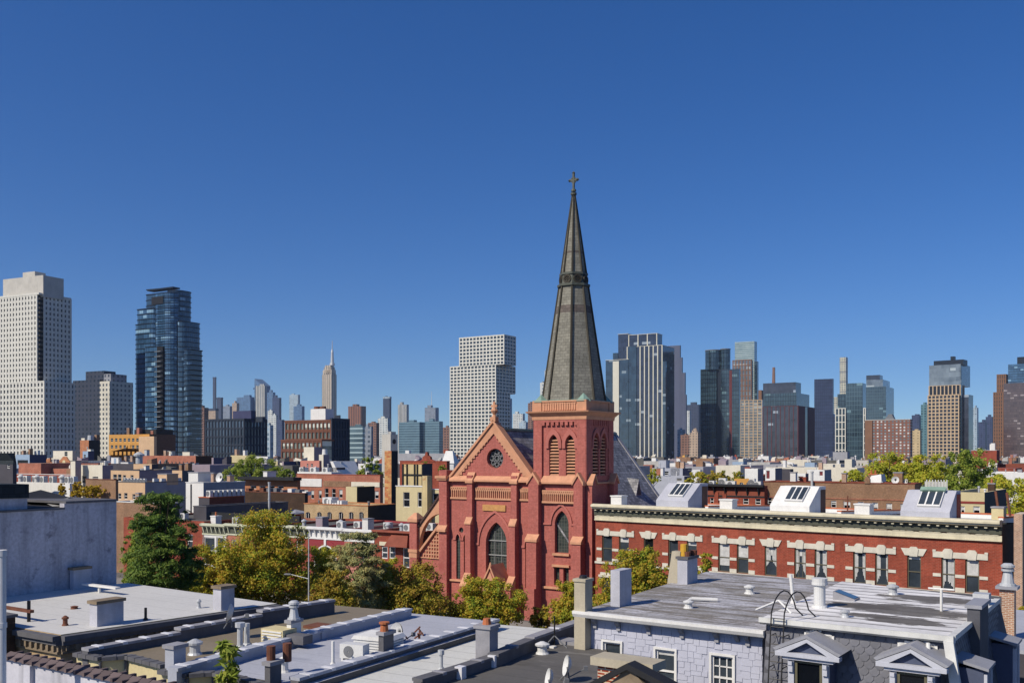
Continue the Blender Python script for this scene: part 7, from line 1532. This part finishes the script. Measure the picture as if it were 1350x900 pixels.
H_('redbox','lift_tower','red brick box with a white roof edge above the right hand trees','tower',1280.5,1314,1318,593.5,D=330,th=36,wall='redbrick',side='redbrick',roof='white',coping='white'); h = H_('rightwhite','row_house','white parapet wall behind the trees near the right edge',RH,1300,1352,1362,622.5,D=240,th=36,wall='white',roof='mroof'); H_('rightbrown','row_house','brown low terrace with railings before the right edge tower',RH,1310,1352,1362,611.5,D=330,th=36,wall='rust2',roof='mroofd')
h = H_('brickpier','brick_stack','broad mottled brick chimney stack rising at the right edge','chimney',1336.5,1348,1356,677.5,D=62,th=36,wall='chimbrick',roof='tar',par=.1)
H_('treewhite','row_house','white rooftops glimpsed through the yellow trees',RH,1150,1250,1262,621,D=210,th=36,wall='greywall',roof='mroof')

# pipes, boxes and curbs on the roofs of these blocks
k = random.Random(77)
for key, h in HS.items():
    W_h, D_h = -h.a0, h.b1
    if W_h < 2.5 or D_h < 2.5 or key in ('stack','brickpier'): continue
    for i in range(k.choice((2,3,4,5)) if W_h > 5 else 2):
        a, b = -k.uniform(.6, W_h-.4), k.uniform(.8, min(D_h-.6, 7)); t = k.random(); s = 1+.004*abs(h.fr.y-120)
        if t < .5: m = MB(); r = k.uniform(.06,.14)*s; ht = k.uniform(.5,1.3)*s; m.cyl(a,b,h.zr-.05,h.zr+ht,r,None,8); m.cyl(a,b,h.zr+ht*.85,h.zr+ht,r*1.6,r*1.2,8); m.build('vent_pipe', M[k.choice(('metal','white','greymetal'))], h.roof)
        elif t < .75: w, d, ht = k.uniform(.5,1.2)*s, k.uniform(.5,1.0)*s, k.uniform(.4,1.1)*s; boxo('roof_box', M[k.choice(('white','whitemetal','coping','redbrick','palecream'))], h.roof, a-w, a, b, b+d, h.zr-.05, h.zr+ht)
        else:
            w, d, ht = k.uniform(.5,.8)*s, k.uniform(.5,.8)*s, k.uniform(.9,1.7)*s; c = boxo('chimney', M[k.choice(('redbrick2','brownbrick','chimbrick','whitewall'))], h.T, a-w, a, b, b+d, h.zr-.05, h.zr+ht); boxo('cap', M['coping'], c, a-w-.06, a+.06, b-.06, b+d+.06, h.zr+ht, h.zr+ht+.1)
# ------------------------------------------------------------ trees
def leafmat(name, cols, trans=.45, nscale=.8):
    t = NT(name); g = t.n('ShaderNodeNewGeometry'); r = t.n('ShaderNodeValToRGB')
    f = t.m('ADD', t.m('MULTIPLY', t.ramp(t.noise(nscale, 2), .3, .7), .5), t.m('MULTIPLY', g.outputs['Random Per Island'], .5)); t.l(f, r.inputs[0])
    el = r.color_ramp.elements
    el[0].position = 0; el[0].color = (*C3(cols[0]),1); el[1].position = 1; el[1].color = (*C3(cols[-1]),1)
    for i in range(1, len(cols)-1): e = el.new(i/(len(cols)-1)); e.color = (*C3(cols[i]),1)
    t.l(r.outputs[0], t.b.inputs['Base Color']); t.b.inputs['Roughness'].default_value = .6; t.b.inputs['Specular IOR Level'].default_value = .2
    tr = t.n('ShaderNodeBsdfTranslucent'); t.l(r.outputs[0], tr.inputs[0]); mx = t.n('ShaderNodeMixShader'); mx.inputs[0].default_value = trans
    t.l(t.b.outputs[0], mx.inputs[1]); t.l(tr.outputs[0], mx.inputs[2]); t.l(mx.outputs[0], t.out.inputs[0]); return t.mat
LF = {'orange': leafmat('autumn_orange_leaf', ['#4a6420','#7f9631','#b5ae3a','#c09a38','#80903a']), 'olive': leafmat('olive_leaf', ['#4f6626','#868f34','#b3a23c','#a8873a','#6a7a2c']),
      'pine': leafmat('dark_conifer_needle', ['#2f4a1e','#4d6a2e','#6b8236','#86903e'], .3), 'greypine': leafmat('grey_conifer_needle', ['#65724a','#8c9460','#a89f68','#a48f52'], .25),
      'green': leafmat('late_green_leaf', ['#546a26','#7a9034','#9aa648','#b0a846']), 'yellowgreen': leafmat('yellow_green_leaf', ['#6d7e24','#a2ac36','#c6c044','#d0ac3e']), 'yellow': leafmat('yellow_bush_leaf', ['#7a7a20','#b39a2c','#c8aa34','#a08e30'])}
def leaves(T, centres, radii, n, size, mat, seed, flat=1.0, name='crown', long=1.0):
    g = np.random.default_rng(seed); C_ = np.array(centres); Rr = np.array(radii); w = Rr**2.2; idx = g.choice(len(C_), n, p=w/w.sum())
    d = g.normal(size=(n,3)); d /= np.linalg.norm(d, axis=1)[:,None]; rr = g.random(n)**.45
    rr = np.where(g.random(n) < .2, rr*1.7, rr); P = C_[idx]+d*(rr*Rr[idx])[:,None]*np.array([1,1,flat])
    nr = d*.8+np.array([-.25,-.2,.55])+g.normal(size=(n,3))*.55; nr /= np.linalg.norm(nr, axis=1)[:,None]; u = np.cross(nr, g.normal(size=(n,3))); u /= np.linalg.norm(u, axis=1)[:,None]+1e-9; v = np.cross(nr, u)
    s = size*(.6+.8*g.random(n))[:,None]; a = u*s*long; b = v*s*.62/long
    V = np.stack([P-a, P-b, P+a, P+b], 1).reshape(-1,3)
    me = bpy.data.meshes.new(name); me.vertices.add(4*n); me.vertices.foreach_set('co', V.ravel()); me.loops.add(4*n); me.loops.foreach_set('vertex_index', np.arange(4*n)); me.polygons.add(n); me.polygons.foreach_set('loop_start', np.arange(0,4*n,4)); me.update()
    me.materials.append(mat); o = bpy.data.objects.new(name, me); COL.objects.link(o); o.parent = T; return o
def tree(name, label, px, yt, yb, hw, D, kind, n, size, seed, group=None, z0=0.0, shape='round', cat='tree', ncl=46, trunk=True):
    if D < 100: ncl, n, size = int(ncl*1.7), int(n*2.2), size*.68
    else: ncl, n, size = int(ncl*1.3), int(n*1.5), size*.85
    k = random.Random(seed); P = Vector(((px-CX)/F*D, D, z0)); T = thing(name, label, cat, P, 0, group)
    zt = H-(yt-HY)*D/F-z0; zb = max(.8, H-(yb-HY)*D/F-z0); rx = hw*D/F; cs = []; rs = []
    if shape == 'pine':
        L = 11
        for i in range(L):
            t = i/(L-1); z = zb+(zt-zb)*(t**.9); q = rx*(1.0-t*.82)*k.uniform(.75,1.12)+.15; m_ = max(3, int(8*(1-t*.6)))
            for j in range(m_):
                an = 2*math.pi*(j+k.uniform(-.3,.3))/m_+i; e = q*k.uniform(.65,1.0)
                for s in (.45,.78,1.0): cs.append((e*s*math.cos(an), e*s*math.sin(an), z-.18*e*s+k.uniform(-.2,.2))); rs.append(rx*.2*(1.15-.4*s)*k.uniform(.8,1.25))
    else:
        zc = (zt+zb)/2; hz = (zt-zb)/2
        for i in range(ncl):
            while True:
                x,y,z = (k.uniform(-1,1) for _ in range(3))
                if .25 < x*x+y*y+z*z < 1: break
            e = k.uniform(.82,1.08); r = min(rx,hz*1.2)*k.uniform(.12,.25); sh = 1-.25*max(0,z)
            cs.append((x*(rx-r*.7)*e*sh, y*(rx-r*.7)*e*sh, zc+z*(hz-r*.7)*e)); rs.append(r)
        for i in range(ncl//3):
            an = k.uniform(0,6.28); e = rx*k.uniform(.85,1.05); z = k.uniform(-.6,.8); q = math.sqrt(max(.1,1-z*z)); cs.append((e*q*math.cos(an), e*q*math.sin(an), zc+z*hz)); rs.append(rx*k.uniform(.07,.13))
        for i in range(ncl//5): cs.append((k.uniform(-.5,.5)*rx, k.uniform(-.5,.5)*rx, zt-rx*k.uniform(.0,.2))); rs.append(rx*k.uniform(.07,.14))
    leaves(T, cs, rs, n, size, LF[kind], seed, .85 if name != 'conifer' else .5, 'crown', 1.0 if 'conifer' not in name else 1.6)
    if trunk:
        m = MB(); r0 = max(.09, rx*.06); top = zb+(zt-zb)*(.95 if shape == 'pine' else .45); bend = (k.uniform(-.2,.2), k.uniform(-.2,.2)); f = lambda z: (bend[0]*z/top, bend[1]*z/top, z)
        m.tube((0,0,-.1), f(top*.5), r0, r0*.75, 8); m.tube(f(top*.5), f(top), r0*.75, r0*.35, 8)
        pick = k.sample(range(len(cs)), min(22, len(cs)))
        for i in pick:
            c = cs[i]; zs = min(top*.97, max(zb*.8, c[2]-math.hypot(c[0],c[1])*(.15 if shape == 'pine' else .8))); m.tube(f(zs), tuple(Vector(f(zs)).lerp(Vector(c),.55)+Vector((0,0,.1))), r0*.36, r0*.22, 5); m.tube(tuple(Vector(f(zs)).lerp(Vector(c),.55)+Vector((0,0,.1))), c, r0*.22, r0*.06, 5)
        m.build('trunk', M['bark'], T)
    return T
S_ = 'autumn trees along the street'
tree('conifer','tall dark green conifer behind the white flat roof',214,651,835,50,66,'pine',24000,.13,11,ncl=110)
tree('street_tree','big orange and gold tree, the widest before the red row houses',352,677,835,66,76,'orange',24000,.13,12,S_,ncl=90)
tree('street_tree','lower golden tree between the conifer and the widest orange tree',283,722,835,48,73,'orange',14000,.13,13,S_,ncl=60)
tree('street_tree','yellow green tree at the street lamp, below the round arch',425,722,835,40,80,'yellowgreen',11000,.13,14,S_,ncl=56)
tree('conifer','grey green conifer before the pink row house',472,702,830,42,74,'greypine',16000,.12,15,ncl=80)
tree('street_tree','olive and rust tree in front of the church aisle',535,746,845,62,76,'olive',18000,.13,16,S_,ncl=80)
tree('street_tree','golden tree before the church porch',640,764,860,53,78,'orange',15000,.13,17,S_,ncl=70)
tree('street_tree','thin low tree before the belfry foot',712,800,850,16,79,'olive',1800,.14,18,S_,ncl=24)
tree('street_tree','rust tree partly behind the slim beige chimney pier',755,768,860,36,74,'orange',9000,.13,19,S_,ncl=50)
tree('street_tree','rust orange tree behind the white brick chimney',838,724,850,54,60,'orange',15000,.11,20,S_,ncl=70)
tree('street_tree','narrow rust tree right of the white chimney with pots',930,730,800,15,60,'orange',2600,.13,21,S_,ncl=26)
tree('street_tree','gold tree in shade at the right edge below the brick stack',1352,800,860,16,52,'orange',2500,.12,22,S_,ncl=26)
tree('street_tree','shaded green tree in the gap between the lavender wall and the conifer',184,688,840,24,72,'green',6000,.13,27,S_,ncl=44)
tree('street_tree','golden tree squeezed between grey green conifer and church aisle tree',505,738,845,34,77,'yellowgreen',8000,.13,25,S_,ncl=50)
tree('street_tree','rusty tree under the arched house, in front of the lamp pole foot',440,752,845,36,70,'olive',8000,.12,26,S_,ncl=50)
G_ = 'trees among the far rooftops'
for i,(lab,px,yt,yb,hw,D,kd,n) in enumerate((('broad green tree before the dark loft block',331,602.5,645,40,190,'green',7500),('small green tree right of the broad one before the loft',374,617,634,14,188,'green',1800),('round dark green tree just left of the brick stack',487,604,650,19,185,'green',3200),
    ('tiny yellow bush, the left one behind the lavender wall',82,637,655,6,142,'yellow',900),('yellow bush in the middle behind the lavender wall',101,635,658,10,141,'yellow',1600),('wide yellow bush, the right one behind the lavender wall',122,639,658,15,140,'yellow',1900),
    ('small green tree at the edge of the church slate roof',862,617,640,10,200,'yellowgreen',1200),('rust yellow tree behind the lamp pole',921,622,645,17,165,'orange',2000),('rust yellow tree in the middle below the red warehouse',946,621,645,17,166,'olive',2000),('rust yellow tree before the yellow arcade',972,622,645,15,167,'orange',1800),
    ('low green tree left of the white skylight on the brown house',1124,620,645,18,150,'yellowgreen',2200),('yellow green tree below the chequered brown block',1172,597,665,38,155,'yellowgreen',8500),('yellow green tree below the beige gridded tower',1226,599,665,36,152,'yellowgreen',8500),
    ('tall dark green tree left of the red brick box',1279,594,675,37,138,'green',10000),('yellow green tree at the right edge above the brick stack',1332,627,710,42,125,'yellowgreen',9500),('small green bush on the rooftop of the stained panels',583,613,628,7,150,'green',700),('small bush growing beside the stained panel wall',561,608,618,6,150,'green',600))):
    tree('tree', lab, px, yt, yb, hw, D, kd, n, .2 if hw > 12 else .15, 40+i, G_, ncl=40 if hw > 20 else 22, z0=0 if hw > 8 else 6.5)
# sapling growing on the near front
P = corner(334, 898, 8.9, 29.5)
def sapling():
    T = thing('sapling', 'leafy green sapling growing up at the coped front of the pale blue roof', 'plant', P.w(-.1,-.9,4.5)); k = random.Random(3); cs = []; rs = []
    for i in range(40): z = 3.0+k.uniform(0,2.6); r = .42*(1-(z-3.2)/3.6); an = k.uniform(0,6.28); cs.append((r*k.uniform(.3,1)*math.cos(an), r*k.uniform(.3,1)*math.sin(an), z)); rs.append(k.uniform(.08,.16))
    leaves(T, cs, rs, 800, .12, LF['green'], 5, 1.0, 'crown', 1.5); m = MB(); m.tube((0,0,0),(0,0,5.4),.03,.012)
    for c in cs[::2]: m.tube((0,0,c[2]-.3), c, .012, .006, 4)
    m.build('stem', M['bark'], T)
sapling()
# ------------------------------------------------------------ street, lamp, far roofs
def quadloc(name, fr, a0, a1, b0, b1, z, mat):
    m = MB(); m.poly([tuple(fr.w(a,b,z)) for a,b in ((a0,b0),(a1,b0),(a1,b1),(a0,b1))]); o = m.build(name, M[mat]); tag(o, kind='structure')
quadloc('street', CHF, -75, 8, -17, -7.4, .004, 'asphalt')
m = MB(); m.box(-75, 8, -7.4, -2.4, 0, .13); o = m.build('pavement', M['pave']); o.location = CHF.w(0,0); o.rotation_euler = (0,0,-R(32)); tag(o, kind='structure')
T = thing('street_lamp', 'slim pale street lamp pole rising through the orange trees', 'street lamp', Vector(((407-CX)/F*69, 69, 0)), 10); m = MB(); zt = H-(702-HY)*69/F; m.tube((0,0,0),(0,0,zt),.07,.035,10); m.cyl(0,0,0,.5,.13,.1,10); m.build('pole', M['metal'], T); zz = H-(757-HY)*69/F; m = MB(); m.tube((0,0,zz-.3),(-1.4,0,zz),.03,.025); m.build('arm', M['whitemetal'], T); m = MB(); m.loft([(-1.85,-.11,zz-.04),(-1.35,-.07,zz-.04),(-1.35,.07,zz-.04),(-1.85,.11,zz-.04)],[(-1.8,-.08,zz+.05),(-1.35,-.05,zz+.06),(-1.35,.05,zz+.06),(-1.8,.08,zz+.05)]); m.build('lamp_head', M['greymetal'], T)
T = thing('street_lamp', 'thin lamp pole beside the blank white gable wall', 'street lamp', Vector(((911.8-CX)/F*190, 190, 0)), 0); m = MB(); zt = H-(619-HY)*190/F; m.tube((0,0,0),(0,0,zt),.1,.07,8); m.build('pole', M['whitemetal'], T); m = MB(); m.box(-.7,.1,-.12,.12,zt-.1,zt+.06); m.build('lamp_head', M['greymetal'], T)
k = random.Random(21); m = MB(); names = ['greywall','white','redbrick2','brownbrick','palecream','mroof','mauve','darkstucco','brownbrick','mroofd','charcoal','redbrick']
for i in range(620):
    Y = k.uniform(235, 1250)**1.0; px = k.uniform(-30, 1390); X = (px-CX)/F*Y
    if any(abs(X-x) < 14 and abs(Y-y) < 22 for x,y in ((o.location.x,o.location.y) for o in []) ): continue
    w, d = k.uniform(5,14), k.uniform(9,22); z = k.uniform(7.5, 13.2); f = Fr(X, Y, 33); mi = k.randrange(len(names)); q = [f.w(a,b) for a,b in ((-w,0),(0,0),(0,d),(-w,d))]
    m.loft([(p.x,p.y,0) for p in q], [(p.x,p.y,z) for p in q], mi)
    if k.random() < .75:
        a = -w*k.uniform(.2,.8); b = k.uniform(1,d-4); s = k.uniform(1.2,3); q = [f.w(a+u,b+v) for u,v in ((-s,0),(0,0),(0,s),(-s,s))]; m.loft([(p.x,p.y,z-.1) for p in q], [(p.x,p.y,z+k.uniform(.8,2.4)) for p in q], k.randrange(len(names)))
    for j in range(k.randrange(4)):
        a = -w*k.random(); b = k.uniform(0,d*.7); s = k.uniform(.4,.9); q = [f.w(a+u,b+v) for u,v in ((-s,0),(0,0),(0,s),(-s,s))]; m.loft([(p.x,p.y,z-.1) for p in q], [(p.x,p.y,z+k.uniform(.5,1.5)) for p in q], k.choice((0,1,5,9)))
o = m.build('distant_rooftops', [M[x] for x in names]); tag(o, 'jumble of far low rooftops stretching to the towers', 'rooftops', None, 'stuff')
# ------------------------------------------------------------ camera, sun, sky
SKZ = (1.15, .04, 1.28, .512)   # the clear autumn sky stays blue down to the roofs
AZ, EL = R(234.0), R(41.0)     # the sun stands behind the camera's left shoulder
sv = Vector((math.sin(AZ)*math.cos(EL), math.cos(AZ)*math.cos(EL), math.sin(EL)))
sd = bpy.data.lights.new('sun', 'SUN'); sd.energy = 4.8; sd.angle = R(.53); sd.color = (1, .9, .75)
so = bpy.data.objects.new('sun', sd); COL.objects.link(so); so.rotation_euler = sv.to_track_quat('Z', 'Y').to_euler()
W = bpy.data.worlds.new('World'); SC.world = W; W.use_nodes = True
wt = W.node_tree; bg = wt.nodes['Background']
sky = wt.nodes.new('ShaderNodeTexSky'); sky.sky_type = 'NISHITA'; sky.sun_disc = False
sky.sun_elevation = EL; sky.sun_rotation = AZ; sky.altitude = 300; sky.air_density = 1.0; sky.dust_density = .6; sky.ozone_density = 5.0
tc = wt.nodes.new('ShaderNodeTexCoord'); va = wt.nodes.new('ShaderNodeVectorMath'); va.operation = 'MULTIPLY_ADD'
va.inputs[1].default_value = (1, 1, SKZ[0]); va.inputs[2].default_value = (0, 0, SKZ[1]); wt.links.new(tc.outputs['Generated'], va.inputs[0])
vn = wt.nodes.new('ShaderNodeVectorMath'); vn.operation = 'NORMALIZE'; wt.links.new(va.outputs[0], vn.inputs[0]); wt.links.new(vn.outputs[0], sky.inputs[0])
hs = wt.nodes.new('ShaderNodeHueSaturation'); hs.inputs['Saturation'].default_value = SKZ[2]; hs.inputs['Hue'].default_value = SKZ[3]; wt.links.new(sky.outputs[0], hs.inputs['Color'])
wt.links.new(hs.outputs[0], bg.inputs[0]); bg.inputs[1].default_value = .11
cd = bpy.data.cameras.new('camera'); co = bpy.data.objects.new('camera', cd); COL.objects.link(co)
co.location = (0, 0, H); co.rotation_euler = (R(90), 0, 0)
cd.sensor_width = 36; cd.lens = F/1350*36; cd.shift_y = (HY-450)/1350; cd.clip_start = .5; cd.clip_end = 20000
SC.camera = co
v = SC.view_settings; v.view_transform = 'Standard'; v.look = 'None'; v.exposure = 0.0; v.gamma = 1.0; v.use_curve_mapping = False
SC.cycles.max_bounces = 6; SC.cycles.volume_bounces = 0; SC.cycles.use_adaptive_sampling = True
try: SC.cycles.use_denoising = True
except Exception: pass
m = MB(); m.box(-4600, 4600, -60, 4700, -1.0, 460); hz = m.build('haze', plain('haze_air', '#ffffff')); tag(hz, kind='stuff')
hm = bpy.data.materials.new('haze_volume'); hm.use_nodes = True; t = hm.node_tree; t.nodes.clear(); oo = t.nodes.new('ShaderNodeOutputMaterial'); pv = t.nodes.new('ShaderNodeVolumePrincipled'); pv.inputs['Color'].default_value = (.62,.76,.95,1); pv.inputs['Density'].default_value = .00005; pv.inputs['Anisotropy'].default_value = .2; t.links.new(pv.outputs[0], oo.inputs['Volume']); hz.data.materials.clear(); hz.data.materials.append(hm)
